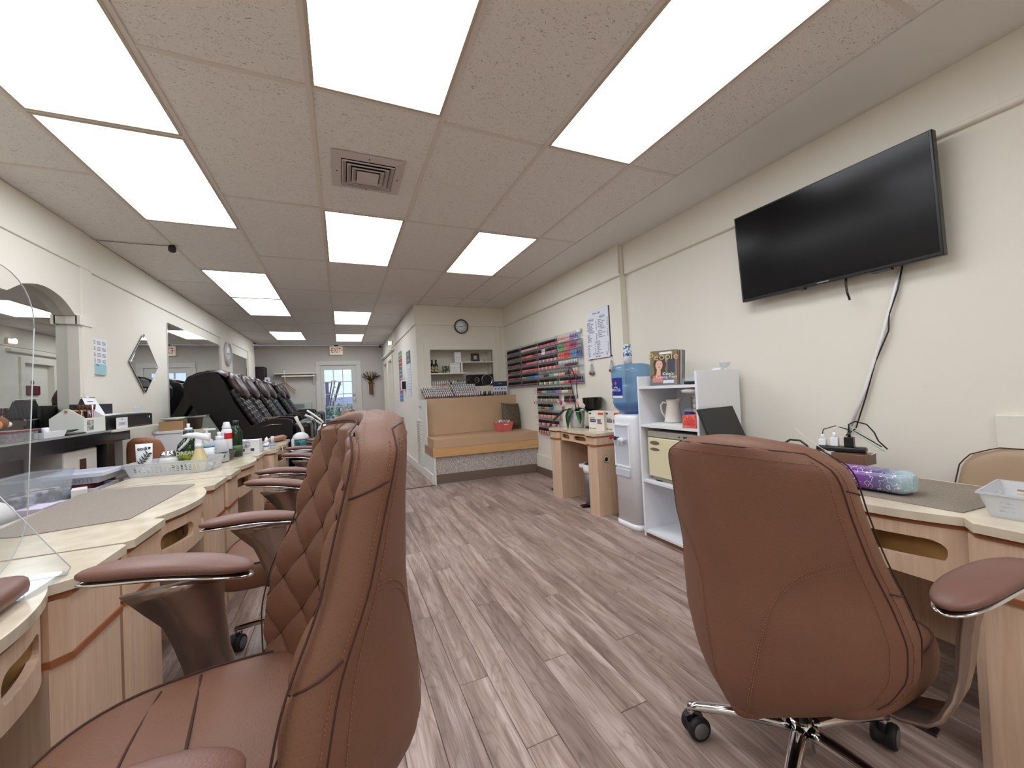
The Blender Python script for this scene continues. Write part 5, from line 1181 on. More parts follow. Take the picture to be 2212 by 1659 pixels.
t = thing('sanitizer_dispenser', 'white hand sanitizer dispenser between the notice and the poster', 'dispenser', (XH, 7.45, 1.42))
part('dispenser_body', mb(WHITE).box(-.08, 0, -.05, .05, -.12, .06, bev=.015), t); part('dark_side', mb(BLACKM).box(-.07, -.002, -.055, -.05, -.10, .04), t); part('top_lens', mb(ACRYLB).lathe([(.04, 0), (.03, .05), (.01, .07)], (-.04, 0, .06), 14), t)
t = thing('air_vent', 'cream louvered return air grille low on the hall wall', 'vent', (XH, 6.13, .46))
part('vent_frame', mb(TRIMW).prism(rrect(-.25, .25, -.36, .36, .005, 1), -.012, 0, 'x', holes=[rrect(-.22, .22, -.33, .33, .002, 1)]), t)
for k in range(24): part('slat', mb(TRIMW).box(-.010, 0, -.22, .22, -.322 + .0275 * k, -.308 + .0275 * k), t)
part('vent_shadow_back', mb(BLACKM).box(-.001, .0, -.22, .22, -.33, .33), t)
single('light_switch', mb(WHITE).box(-.006, 0, -.035, .035, -.057, .057, bev=.002).box(-.012, -.006, -.006, .006, -.012, .012), 'white light switch on the hall wall past the poster', 'switch', (XH, 8.50, .99))
t = thing('towel_bracket', 'small grey metal bracket at the bench end of the hall wall', 'bracket', (XH - .0, 6.0, 1.02)); part('bracket_bar', mb(CHROME).box(-.02, 0, -.05, .05, -.006, .006), t)
t = thing('emergency_light', 'small bright spot light high on the hall wall', 'lamp', (XH - .022, 8.9, 2.36))
part('lamp_base', mb(TRIMW).box(-.03, 0, -.05, .05, -.04, .05, bev=.006), t)
part('lamp_head', mb(mat('lamp_glow', raw=(1, .97, .92), emit=2.2)).lathe([(.035, -.05), (.045, -.09), (.02, -.095)], (0, 0, 0), 14, 'x'), t)
t = thing('door_plaque', 'dark red hanging plaque with a round top knob on the hall door', 'plaque', (XH + .052, 9.56, 1.60))
part('plaque_board', mb(mat('dark_red_plaque', (96, 14, 30), .5)).box(-.015, 0, -.16, .16, -.09, .07, bev=.02), t); part('hanger_knob', mb(mat('brown_knob', (80, 34, 30), .5)).lathe([(.03, 0), (.03, -.012), (.012, -.02)], (0, 0, .13), 16, 'x', sy=1.4).box(-.01, 0, -.01, .01, .06, .12), t)
# back wall things
t = thing('exit_sign', 'white box exit sign with red letters hanging above the back door', 'sign', (-.085, YB - .06, 2.455))
part('sign_box', mb(mat('exit_sign_face', (236, 222, 205), .4, emit=.12)).box(-.158, .158, -.03, .03, -.115, .115, bev=.02), t)
RED = mat('exit_red', (196, 48, 52), .5); text('EXIT', .19, RED, t, (.0, -.0315, -.005), F_S, sx=.62); text('<', .08, INK, t, (-.134, -.0315, -.0), F_S); text('>', .08, INK, t, (.134, -.0315, -.0), F_S); part('ceiling_mount', mb(BLACKM).box(-.05, .05, -.03, .03, .115, .145), t)
t = thing('wall_shelf', 'white wall shelf with a lower rail on the back wall', 'shelf', (-1.03, YB, 1.875))
part('shelf_board', mb(TRIMW).box(-.46, .45, -.22, 0, -.012, .012, bev=.003), t); part('rail', mb(TRIMW).box(-.30, .44, -.18, -.16, -.08, -.045, bev=.003), t)
for x in (-.24, .40): part('bracket', mb(TRIMW).prism([(-.20, -.012), (0, -.012), (0, -.28), (-.02, -.28), (-.15, -.08)], x - .01, x + .01, 'x'), t)
single('cup', mb(WHITE).lathe([(.02, 0), (.028, .06), (.025, .06), (.018, .005)], (0, 0, 0), 14), 'tiny white cup on the back wall shelf', 'cup', (-1.28, YB - .1, 1.888))
t = thing('air_conditioner', 'pale window style air conditioner low on the back wall', 'air conditioner', (-.98, YB, 1.03))
part('unit_body', mb(mat('pale_green_grey', (176, 184, 178), .5)).box(-.27, .27, -.12, 0, -.13, .12, bev=.01), t)
for k in range(7): part('louver', mb(mat('louver_grey', (140, 148, 146), .5)).box(-.25, .12, -.128, -.12, -.02 + .016 * k, -.012 + .016 * k), t)
part('dark_grille', mb(BLACKM).box(-.25, .25, -.125, -.12, -.12, -.05), t)
t = thing('dried_bouquet', 'dried flower bouquet with brown ribbon hanging on the back wall', 'bouquet', (.735, YB - .03, 1.62))
r_ = random.Random(5); q = mb(mat('dried_brown_stem', (74, 58, 40), .9))
for k in range(46):
    a = r_.uniform(-1.1, 1.1); L_ = r_.uniform(.14, .30); q.tube([(0, -.02, -.02), (math.sin(a) * L_ * .5, -.03 - .04 * r_.random(), L_ * .45), (math.sin(a) * L_, -.03 - .06 * r_.random(), math.cos(a) * L_)], .006, 4)
part('dried_stems', q, t, kind='stuff')
for k in range(9): part('flower', mb(mat('dried_gold', (180, 150, 96), .8)).lathe([(.006, 0), (.024, .012), (.016, .028)], (r_.uniform(-.10, .08), -.07, r_.uniform(.06, .2)), 8), t)
part('ribbon', mb(mat('brown_ribbon', (104, 70, 40), .7)).box(-.05, .05, -.04, -.02, -.34, -.02, bev=.008), t); part('ribbon_bow', mb(mat('brown_ribbon', (104, 70, 40), .7)).tube([(-.07, -.05, -.04), (0, -.06, 0), (.09, -.05, -.06)], .016, 6), t)
t = thing('security_camera', 'small white dome security camera in the far ceiling corner', 'camera', (1.0, 11.15, HC - .0))
part('camera_base', mb(WHITE).cyl((0, 0, -.05), .035, .05, 16), t); part('camera_lens', mb(WHITE).lathe([(.04, -.08), (.045, -.03), (.03, 0)], (0, 0, -.06), 14, 'y').use(BLACK).lathe([(.03, -.09), (.03, -.08)], (0, 0, -.06), 14, 'y'), t)
t = thing('ceiling_sensor', 'small black camera on the ceiling grid above the nail tables', 'camera', (-1.303, 4.27, HC))
part('sensor_body', mb(BLACK).lathe([(.02, 0), (.028, -.02), (.028, -.05), (.015, -.062)], (0, 0, 0), 14), t)
part('wire', mb(mat('thin_grey_wire', (120, 112, 104), .6)).tube([(0, 0, -.006), (-.25, .0, -.012), (-.50, .01, -.004)], .0028, 5), t)
t = thing('ceiling_diffuser', 'square stepped air supply diffuser in the ceiling between two panel lights', 'vent', (.20, 2.575, HC))
hx, hy = .205, .205
def sqring(b, r0, r1, z0, z1):
    P = lambda r, z: [(-r, -r, z), (r, -r, z), (r, r, z), (-r, r, z)]
    b.loft([P(r0, z0), P(r1, z1), P(r1 - .004, z1 + .003), P(r0 - .006, z0 + .006)], smooth=False, cap0=False, cap1=False)
VW = mat('vent_white', (196, 186, 182), .5)
q = mb(VW); sqring(q, .205, .15, -.004, -.002); q.loft([[(-.205, -.205, 0), (.205, -.205, 0), (.205, .205, 0), (-.205, .205, 0)], [(-.205, -.205, -.006), (.205, -.205, -.006), (.205, .205, -.006), (-.205, .205, -.006)], [(-.152, -.152, -.014), (.152, -.152, -.014), (.152, .152, -.014), (-.152, .152, -.014)]], smooth=False, cap0=False, cap1=False); part('outer_flange', q, t)
for r0, zz in ((.148, -.012), (.120, -.016), (.092, -.020)):
    q = mb(VW); q.loft([[(-r, -r, z), (r, -r, z), (r, r, z), (-r, r, z)] for r, z in ((r0 - .003, zz - .012), (r0, zz - .006), (r0 - .020, zz + .006), (r0 - .024, zz + .001), (r0 - .023, zz - .003))], smooth=False, cap0=False, cap1=False); part('louver_ring', q, t)
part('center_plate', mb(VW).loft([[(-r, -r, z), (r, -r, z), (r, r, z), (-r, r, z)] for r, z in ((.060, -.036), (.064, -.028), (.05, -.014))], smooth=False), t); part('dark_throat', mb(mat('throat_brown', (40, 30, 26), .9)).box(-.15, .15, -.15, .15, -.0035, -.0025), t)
for x, y in ((0, .178), (0, -.178), (.178, 0), (-.178, 0)): part('screw', mb(BLACKM).cyl((x, y, -.0135), .004, .003, 8), t)

# ================= NICHE DESK =================
t = thing('orchid', 'potted orchid with drooping green leaves and pink white blooms on the small nail desk', 'plant', (2.36, 3.69, .765))
t.scale = (1.5, 1.5, 1.4)
part('pot', mb(mat('pale_grey_pot', (206, 208, 210), .2)).lathe([(.045, 0), (.05, .004), (.062, .13), (.055, .13), (.045, .02)], (0, 0, 0), 24), t)
GRN = mat('orchid_leaf_green', (38, 78, 44), .3)
def leaf(dx, dy, pts, wd_):
    b = mb(GRN); side = Vector((-dy, dx, 0)).normalized(); rows = []
    for j in range(11):
        s = j / 10; r = interp([0, .35, .7, 1], [p[0] for p in pts], s); z = interp([0, .35, .7, 1], [p[1] for p in pts], s); ww = wd_ * (math.sin(PI * min(.97, s * .93 + .07)) ** .6)
        c = Vector((dx * r, dy * r, z)); rows.append([c - side * ww + Vector((0, 0, .006)), c - Vector((0, 0, .004)), c + side * ww + Vector((0, 0, .006)), c + Vector((0, 0, .002))])
    return b.loft(rows)
for dx, dy, pts, wd_ in ((-.5, .86, ((.0, .13), (.09, .14), (.17, .07), (.24, .0)), .032), (-.95, -.1, ((.0, .13), (.05, .15), (.085, .09), (.09, .0)), .036), (.1, -1, ((0, .13), (.08, .155), (.15, .11), (.19, .03)), .026), (-.4, -.9, ((0, .13), (.07, .12), (.12, .08), (.15, .04)), .018), (.4, .9, ((0, .13), (.05, .15), (.1, .13), (.13, .10)), .026)): part('leaf', leaf(dx, dy, pts, wd_), t)
STM = mat('dark_stem', (44, 30, 30), .5)
part('stem', mb(STM).tube([(0, .0, .13), (-.01, .03, .30), (-.02, .045, .42), (-.03, .035, .455), (-.04, .0, .47), (-.04, -.03, .455), (-.03, -.045, .40)], .0035, 6), t); part('stem', mb(STM).tube([(.01, -.02, .13), (-.02, -.05, .28), (-.03, -.06, .42)], .0035, 6), t)
r_ = random.Random(11)
for k in range(10):
    q = mb(mat('orchid_bloom_%d' % (k % 3), [(226, 200, 200), (206, 150, 160), (150, 60, 84)][k % 3], .6)); c = Vector((-.05 + r_.uniform(-.04, .03), (-.10 if k % 2 else .09) + r_.uniform(-.05, .05), .17 + r_.uniform(-.02, .05)))
    for j in range(5):
        a = 2 * PI * j / 5 + k; u = Vector((.25, math.cos(a), math.sin(a))) * .022; v = Vector((0, -math.sin(a), math.cos(a))) * .009
        q.quad(c, c + u * .6 + v, c + u, c + u * .6 - v)
    part('bloom', q, t)
def coffee_box(label, x, y, rz, withfront=True):
    t = thing('coffee_box', label, 'box', (x, y, .765), rz, 'coffee pod boxes on the small nail desk')
    CW = mat('coffee_carton', (232, 226, 214), .5); OR_ = mat('orange_print', (206, 74, 44), .5); NV = mat('navy_block', (34, 48, 104), .5)
    part('carton', mb(CW).box(-.10, .0, -.098, .098, 0, .19), t)
    part('printed_tab', mb(OR_).box(-.1008, -.10, -.09, -.025, .156, .176), t); part('printed_tab', mb(BLACKM).box(-.1008, -.10, .062, .09, .160, .176), t)
    part('printed_block', mb(NV).box(-.1008, -.10, .008, .08, .082, .112), t); text('COFFEE', .017, WHITE, t, (-.1012, .044, .097), F_W)
    text('house blend', .013, INK, t, (-.1008, .084, .125), F_W, align='LEFT'); text('80 count', .022, INK, t, (-.1008, .088, .018), F_W, align='LEFT')
    q = mb(mat('mug_print', (120, 126, 136), .4)).prism([(-.015, .065), (-.052, .065), (-.058, .112), (-.008, .112)], -.1012, -.10, 'x'); part('printed_mug', q, t)
    part('printed_fruit', mb(OR_).lathe([(.009, 0), (.009, -.0015)], (-.10, -.062, .072), 10, 'x'), t)
    return t
coffee_box('white coffee pod box with a mug print, facing the aisle, on the small nail desk', 2.41, 3.29, math.radians(14))
coffee_box('white coffee pod box tucked behind the water cooler on the small nail desk', 2.47, 3.09, math.radians(3))
t = thing('hot_pot', 'black pot shaped lamp on a thin stand behind the coffee boxes', 'lamp', (2.50, 3.53, .765))
part('stand_base', mb(BLACK).lathe([(.07, 0), (.07, .012), (.02, .018)], (-.06, .0, 0), 24), t); part('stand_post', mb(BLACK).cyl((-.06, 0, .012), .008, .20, 10), t)
part('pot_body', mb(mat('glossy_black', (18, 15, 15), .2)).lathe([(.06, .185), (.088, .195), (.095, .22), (.103, .315), (.110, .32), (.098, .322), (.085, .22)], (-.04, 0, 0), 28), t); part('pot_handle', mb(BLACK).box(-.055, -.025, .10, .125, .30, .318, bev=.004).box(-.055, -.025, -.125, -.10, .30, .318, bev=.004), t)
t = thing('trash_bin', 'brushed grey pedal bin with white liner inside the small nail desk', 'trash bin', (2.34, 3.36, 0))
part('bin_body', mb(mat('brushed_grey', (120, 120, 124), .35, metal=.5)).lathe([(.10, .02), (.11, .03), (.115, .40)], (0, 0, 0), 28), t); part('liner', mb(mat('white_liner', (232, 234, 236), .6, bump=.5, bscale=30)).lathe([(.117, .33), (.125, .36), (.122, .42), (.11, .41)], (0, 0, 0), 28).box(-.11, -.03, .08, .14, .37, .41, bev=.012), t)
part('lid', mb(mat('dark_brown_lid', (70, 44, 36), .35)).lathe([(.112, .40), (.115, .415), (.07, .44), (.01, .445)], (0, 0, 0), 28), t); part('pedal', mb(BLACK).box(-.19, -.09, -.03, .03, .012, .024, bev=.004).lathe([(.11, 0), (.11, .03)], (0, 0, 0), 24), t)
single('cable_loop', mb(BLACK).tube([(.10, -.13, .25), (.03, -.05, .14), (-.02, .0, .05), (-.06, .03, .006), (-.12, .02, .006), (-.13, -.06, .006), (-.06, -.10, .006), (-.02, -.04, .008), (-.05, .03, .012)], .006, 7), 'black power cord looped on the floor beside the small nail desk', 'cable', (2.37, 4.13, 0))
t = thing('grommet', 'round cable hole ring on the side of the small nail desk', 'grommet', (2.235, 3.031, .52)); part('grommet_ring', mb(mat('beige_plastic', (196, 180, 160), .5)).lathe([(.03, 0), (.03, -.006), (.02, -.006), (.02, 0)], (0, 0, 0), 20, 'y'), t); part('dark_hole', mb(BLACKM).lathe([(.0205, -.001), (.0205, -.003)], (0, 0, 0), 20, 'y'), t)
# ================= LEFT WALL =================
t = thing('diamond_mirror', 'frameless diamond shaped mirror on the left wall', 'mirror', (XL - .012, 5.13, 1.645))
dp_ = [(0, .305), (.315, -.012), (0, -.30), (-.312, .0)]
b = mb(MIRROR).prism(dp_, .012, .016, 'x'); part('mirror_glass', b, t)
b = mb(mat('mirror_bevel', (190, 192, 190), .08, metal=1)); b.loft([[(.012, y, z) for y, z in dp_], [(.0165, y * .93, z * .93) for y, z in dp_]], smooth=False, cap0=False, cap1=False); part('bevel', b, t)
for y, z in ((0, .27), (.28, -.02), (0, -.26), (-.27, 0)): part('clip', mb(CHROME).box(.012, .022, y - .012, y + .012, z - .008, z + .008, bev=.002), t)
for lab, y0, y1, z0, z1 in (('wide rectangular wall mirror behind the nearest pedicure chairs', 5.76, 7.92, .98, 2.17), ('wall mirror past the pale clock, behind the far pedicure chairs', 8.64, 9.96, .98, 2.13)):
    t = thing('wall_mirror', lab, 'mirror', (XL - .012, (y0 + y1) / 2, z0)); h_ = (y1 - y0) / 2
    part('mirror_glass', mb(MIRROR).box(.001, .006, -h_, h_, 0, z1 - z0), t); part('edge_strip', mb(CHROME).box(0, .010, -h_ - .012, -h_, 0, z1 - z0).box(0, .010, -h_, h_, z1 - z0, z1 - z0 + .008), t)
t = thing('calendar_sheet', 'white three month calendar sheet taped to the left wall', 'calendar', (XL - .008, 4.335, 1.68))
part('paper', mb(WHITE).box(0, .002, -.125, .12, -.105, .11), t)
q = mb(mat('ink_faint', (120, 120, 136), .6))
for i in range(3):
    for j in range(4):
        for k in range(3): q.box(.002, .0026, -.105 + .075 * i, -.052 + .075 * i, .082 - .05 * j - .011 * k, .087 - .05 * j - .011 * k)
part('printed_months', q, t, kind='stuff')
t = thing('note_pad', 'pale blue note pad taped below the calendar sheet', 'note', (XL - .006, 4.32, 1.54)); part('pad', mb(mat('pale_blue_paper', (160, 200, 208), .7)).box(0, .008, -.10, .10, -.05, .04), t); part('ink_line', mb(INK).box(.008, .0085, -.05, -.01, .024, .030), t)
single('hanging_pen', mb(mat('brown_pen', (150, 90, 70), .5)).tube([(0, -.015, .045), (0, .015, -.035)], .005, 6), 'brown pen hanging on the wall below the note pad', 'pen', (XL + .0, 4.20, 1.40))
# ---- black work counter under the arched mirror ----
t = thing('work_counter', 'long black counter with white top against the left wall', 'counter', (-1.57, 3.0, 0))
part('counter_top', mb(mat('glossy_counter_top', (150, 152, 150), .15)).box(-.245, .0, -1.9, .88, 1.036, 1.048), t)
part('end_shelf', mb(mat('cream_shelf_edge', (216, 214, 202), .4)).box(-.245, .02, .86, 1.62, 1.028, 1.046, bev=.002), t)
part('apron', mb(mat('glossy_black_panel', (14, 15, 17), .18)).box(-.03, -.005, -1.9, 1.15, .955, 1.036), t)
for y in (-1.2, .84): part('leg', mb(BLACK).box(-.06, -.0, y - .055, y + .055, 0, .955), t)
part('rear_panel', mb(mat('warm_grey_panel', (128, 122, 116), .7)).box(-.24, -.23, -1.9, 1.6, .2, 1.028), t)
part('lower_shelf', mb(mat('warm_grey_panel', (128, 122, 116), .7)).box(-.24, -.0, -1.9, 1.4, .66, .68), t)
t = thing('white_appliance', 'white box appliance with a brown display under the black counter', 'appliance', (-1.60, 3.57, .68))
part('appliance_body', mb(mat('warm_white_plastic', (214, 206, 196), .4)).box(-.19, 0, -.19, .17, 0, .265, bev=.012), t); part('display', mb(mat('brown_display', (66, 42, 26), .3)).box(0, .003, -.04, .03, .09, .20, bev=.001), t)
for k in range(3): part('button', mb(WHITE).box(.003, .005, -.028 + .02 * k, -.018 + .02 * k, .10, .106), t)
t = thing('tote_caddy', 'white house shaped caddy with a wooden dowel and makeup brushes', 'caddy', (-1.68, 3.71, 1.049))
CAD = mat('caddy_white', (226, 228, 222), .5); pk = [(-.085, 0), (.085, 0), (.085, .105), (.012, .165), (-.012, .165), (-.085, .105)]
for y in (-.13, .122): part('end_panel', mb(CAD).prism(pk, y, y + .008, 'y'), t)
part('caddy_side', mb(CAD).box(.077, .085, -.122, .122, 0, .10), t); part('caddy_side', mb(CAD).box(-.085, -.077, -.122, .122, 0, .10), t); part('caddy_floor', mb(CAD).box(-.08, .08, -.122, .122, 0, .006), t)
part('dowel', mb(mat('pale_wood_dowel', (176, 130, 90), .5)).lathe([(.008, -.14), (.008, .14)], (0, 0, .15), 10, 'y'), t); part('picture_label', mb(speck_mat('printed_picture_label', (96, 90, 88), (206, 204, 200), 60, (.4, .6), .5)).box(.085, .0862, -.095, -.02, .015, .085), t)
r_ = random.Random(8)
for k in range(13):
    x, y = r_.uniform(.0, .065), r_.uniform(-.06, .11); dx, dy = r_.uniform(-.03, .03), r_.uniform(-.03, .03); c_ = [(150, 96, 70), (196, 170, 130), (120, 40, 60), (40, 36, 40), (200, 120, 140), (90, 60, 50)][k % 6]
    b_ = single('makeup_brush', mb(mat('brush_%d' % (k % 6), c_, .4)).tube([(0, 0, 0), (dx, dy, .15)], .0035, 5).use(mat('bristle_brown', (96, 60, 44), .9)).tube([(dx, dy, .15), (dx * 1.2, dy * 1.2, .185)], .006, 6), 'thin makeup brush with a %s handle standing in the white caddy' % ['brown', 'cream', 'wine red', 'black', 'pink', 'dark brown'][k % 6], 'brush', (-1.68 + x, 3.71 + y, 1.056), group='brushes in the white caddy')
t = thing('tent_calendar', 'white tent desk calendar with black sides behind the brush caddy', 'calendar', (-1.70, 3.93, 1.049), .05)
part('front_leaf', mb(WHITE).loft([[(-.02, -.10, .245), (-.018, -.10, .245), (.075, -.13, 0), (.071, -.13, 0)], [(-.02, .08, .245), (-.018, .08, .245), (.075, .12, 0), (.071, .12, 0)]], smooth=False), t)
part('black_back', mb(BLACKM).loft([[(-.022, -.10, .24), (-.020, -.10, .24), (-.085, -.13, 0), (-.089, -.13, 0)], [(-.022, .08, .24), (-.020, .08, .24), (-.085, .12, 0), (-.089, .12, 0)]], smooth=False).prism([(-.02, .238), (.068, 0), (-.086, 0)], -.119, -.116, 'y'), t)
part('spiral_binding', mb(CHROME).lathe([(.005, -.10), (.005, .08)], (-.02, 0, .246), 8, 'y'), t)
for k in range(4): part('printed_line', mb(INK).box(.0, .0008, -.06, .02 + .01 * k, 0, .004, M=Matrix.Translation((-.018 + .0078 * k + .012, 0, .215 - .026 * k))), t)
t = thing('printer', 'flat black printer with loose papers on top on the white end shelf', 'printer', (-1.68, 4.24, 1.047))
part('printer_body', mb(BLACK).box(-.12, .09, -.39, .37, 0, .105, bev=.008), t); part('printer_knob', mb(CHROME).lathe([(.012, 0), (.012, .008)], (.09, .30, .07), 12, 'x'), t)
for k in range(4): part('paper_sheet', mb(WHITE).box(-.12 + .01 * k, .09 + .004 * k, -.38 + .05 * k, .20 + .045 * k, .106 + .003 * k, .1085 + .003 * k), t)
single('clear_cup', mb(ACRYLB).lathe([(.02, 0), (.026, .05), (.024, .05), (.018, .003)], (0, 0, 0), 14), 'small clear cup on the papers on top of the printer', 'cup', (-1.65, 4.50, 1.166))
t = thing('monitor', 'black monitor top edge standing behind the printer', 'monitor', (-1.80, 4.16, 1.049)); part('screen_panel', mb(mat('charcoal_screen', (42, 42, 44), .4)).box(-.012, .01, -.27, .27, .03, .20, bev=.004), t); part('monitor_stand', mb(BLACK).box(-.01, .02, -.1, .1, 0, .04), t)
single('price_card', mb(WHITE).box(0, .002, -.085, .085, 0, .085).use(INK).box(.002, .0026, -.01, .01, .068, .074).box(.002, .0026, -.05, .05, .045, .048).box(.002, .0026, -.05, .045, .036, .039).box(.002, .0026, -.05, .05, .027, .030), 'small white printed card standing before the printer', 'card', (-1.565, 4.0, 1.049))
t = thing('small_tray', 'low white tray with little black capped jars on the counter', 'tray', (-1.64, 3.26, 1.049)); part('tray_body', mb(WHITE).loft([sq(.055, .09, 0), sq(.062, .105, .035), sq(.058, .10, .035), sq(.05, .085, .004)], smooth=False), t)
for k in range(5): part('jar', mb(BLACK if k != 3 else WHITE).lathe([(.014, 0), (.016, .03), (.016, .052), (.012, .054)], (-.02 + .02 * (k % 2), -.07 + .034 * k, .006), 12), t)
t = thing('flat_tablet', 'black flat tablet with a curled cable on the counter', 'tablet', (-1.63, 3.46, 1.049)); part('tablet_slab', mb(BLACK).box(-.05, .055, -.09, .10, 0, .010, bev=.003), t); part('curled_cable', mb(BLACK).tube([(-.02, -.08, .014), (.03, -.03, .03), (.04, .04, .03), (.0, .07, .02), (-.03, .05, .015)], .004, 6), t)
t = thing('storage_box', 'clear box with dark red lid and black contents on the counter', 'box', (-1.65, 3.02, 1.049)); part('clear_body', mb(ACRYLB).box(-.06, .06, -.12, .11, 0, .05), t); part('red_lid', mb(mat('dark_red_lid', (110, 24, 34), .4)).box(-.062, .062, -.122, .112, .05, .06, bev=.002), t); part('contents', mb(speck_mat('mixed_dark_contents', (30, 20, 24), (130, 90, 96), 60, (.4, .6), .5)).box(-.05, .05, -.11, .10, .003, .045), t)
t = thing('plush_toy', 'small brown and orange plush animal with pale muzzle on the red lidded box', 'toy', (-1.66, 2.93, 1.110), .3)
def ball(b, c, r, s=(1, 1, 1), n=12): return b.loft([[(c[0] + r * s[0] * math.sin(PI * j / 8) * math.cos(2 * PI * i / n), c[1] + r * s[1] * math.sin(PI * j / 8) * math.sin(2 * PI * i / n), c[2] - r * s[2] * math.cos(PI * j / 8)) for i in range(n)] for j in [.15, 1, 2, 3, 4, 5, 6, 7, 7.85]])
ORP, BRP = mat('orange_plush', (206, 132, 66), .9), mat('brown_plush', (120, 76, 50), .9)
part('body', ball(mb(ORP), (0, -.03, .035), .045, (1, 1.2, .8)), t); hd = part('head', ball(mb(BRP), (.02, .03, .045), .034), t); part('muzzle', ball(mb(mat('cream_plush', (226, 214, 190), .9)), (.045, .045, .035), .016), hd)
for y in (.01, .055): part('ear', ball(mb(ORP), (.01, y, .078), .012, (.6, 1, 1)), hd)
for y in (.03, .052): part('eye', ball(mb(BLACK), (.050, y, .055), .004, n=8), hd)
# ---- low cart behind table with trays ----
t = thing('supply_cart', 'low grey cart of clutter between the nail tables and the counter', 'cart', (-1.44, 2.75, 0)); part('cart_top', mb(mat('cart_grey', (150, 148, 146), .6)).box(-.11, .13, -.9, .62, .66, .68), t)
for y in (-.85, .57): part('leg', mb(BLACKM).box(-.10, -.07, y - .015, y + .015, 0, .66).box(.09, .12, y - .015, y + .015, 0, .66), t)
PALE = mat('pale_grey_blue_plastic', (206, 208, 220), .4)
def desk_tray(label, x, y, z, rz):
    t = thing('slotted_tray', label, 'tray', (x, y, z), rz, 'stacked plastic trays')
    part('tray_body', mb(PALE).loft([sq(.105, .10, 0), sq(.125, .12, .045), sq(.120, .115, .045), sq(.10, .095, .004)], smooth=False), t)
    q = mb(PALE); rectring(q, -.14, .14, -.135, .135, .018, .042, .062); part('tray_rim', q, t)
    q = mb(mat('slot_shade', (150, 152, 164), .6))
    for k in range(10): q.box(-.075 + .017 * k, -.072 + .017 * k, -.124, -.108, .012, .032, M=None)
    for v in q.bm.verts: v.co.y = -.1015 - (v.co.z / .045) * .02 - (.0008 if v.co.y < -.116 else -.001)
    part('slot', q, t, kind='stuff')
desk_tray('pale plastic slotted tray, lower of the two stacked behind the nail tables', -1.45, 3.17, .690, .05)
desk_tray('pale plastic slotted tray, upper of the two stacked behind the nail tables', -1.43, 3.19, .775, .02)
single('tray_spacer', mb(mat('dark_red_cloth', (96, 24, 36), .8)).box(-.09, .09, -.09, .09, 0, .075, bev=.01), 'dark red folded cloth filling the lower stacked tray', 'cloth', (-1.45, 3.17, .697), .05)
t = thing('clear_bin', 'large clear plastic bin on the cart behind the nearest tables', 'bin', (-1.46, 2.80, .681)); part('bin_contents', mb(speck_mat('bin_clutter', (60, 40, 50), (200, 190, 200), 22, (.4, .6), .6)).box(-.06, .06, -.14, .14, .005, .12, bev=.01), t); part('bin_shell', mb(ACRYLB).loft([sq(.07, .15, 0), sq(.085, .19, .20), sq(.082, .187, .20), sq(.067, .147, .004)], smooth=False), t); part('bin_rim', (lambda q: (rectring(q, -.09, .09, -.195, .195, .008, .195, .205), q)[1])(mb(ACRYLB)), t)
t = thing('folded_towels', 'white towel roll at the edge of the cart, close to the picture frame edge', 'towel', (-1.38, 2.36, .70))
t.scale = (.85, .85, .85); t['label'] = 'white rolled towel beside the clear bin on the cart'
part('towel_roll', mb(mat('white_towel', (226, 224, 222), .95, bump=.8, bscale=40)).lathe([(.01, -.14), (.06, -.13), (.075, -.10), (.075, .10), (.06, .13), (.01, .14)], (0, 0, .072), 20, 'y'), t)
for k, (x, y, sx_, sy_, sz_, c_, l_) in enumerate(((-1.36, 2.66, .05, .07, .07, (206, 196, 214), 'lilac white carton on the cart beside the towel roll'), (-1.37, 2.83, .04, .06, .05, (190, 190, 200), 'small grey carton on the cart before the clear bin'), (-1.35, 2.97, .03, .05, .09, (226, 222, 216), 'white upright carton on the cart near the stacked trays'))):
    t = thing('supply_carton', l_, 'carton', (x, y, .681), .2 * k); part('carton_body', mb(mat('carton_%d' % k, c_, .6)).box(-sx_, sx_, -sy_, sy_, 0, sz_, bev=.002), t); part('printed_line', mb(INK).box(sx_, sx_ + .0008, -sy_ * .6, sy_ * .5, sz_ * .6, sz_ * .66), t)
# white storage behind table three
t = thing('storage_chest', 'white plastic storage chest behind the bottle basket', 'drawers', (-1.47, 4.72, 0)); part('drawer_case', mb(WHITE).box(-.12, .12, -.10, .14, 0, .95, bev=.006), t); part('lid_rim', mb(WHITE).box(-.13, .13, -.11, .15, .95, .975, bev=.004), t); part('label_slot', mb(BLACKM).box(-.05, .05, -.102, -.10, .70, .73), t)
t = thing('cardboard_box', 'tan box with a white bowl on top over the storage chest', 'box', (-1.47, 4.72, .976)); part('tan_body', mb(mat('tan_card', (176, 140, 100), .7)).box(-.09, .09, -.08, .10, 0, .085, bev=.002), t)
t = thing('planter_bowl', 'low white bowl with green leaves on the tan box', 'plant', (-1.47, 4.73, 1.062)); part('bowl', mb(WHITE).lathe([(.05, 0), (.10, .02), (.11, .035), (.10, .033), (.04, .008)], (0, 0, 0), 24), t)
for a in (-.4, .3, 1.2, 2.6): part('leaf', mb(mat('fresh_green', (60, 120, 60), .5)).prism([(0, 0), (.05, .018), (.11, 0), (.05, -.018)], .035, .039, 'z').__class__.mesh and (lambda q: (q.bm.transform(Matrix.Rotation(a, 4, 'Z')), q)[1])(mb(mat('fresh_green', (60, 120, 60), .5)).prism([(0, 0), (.05, .018), (.14, 0), (.05, -.018)], .030, .036, 'z')), t)
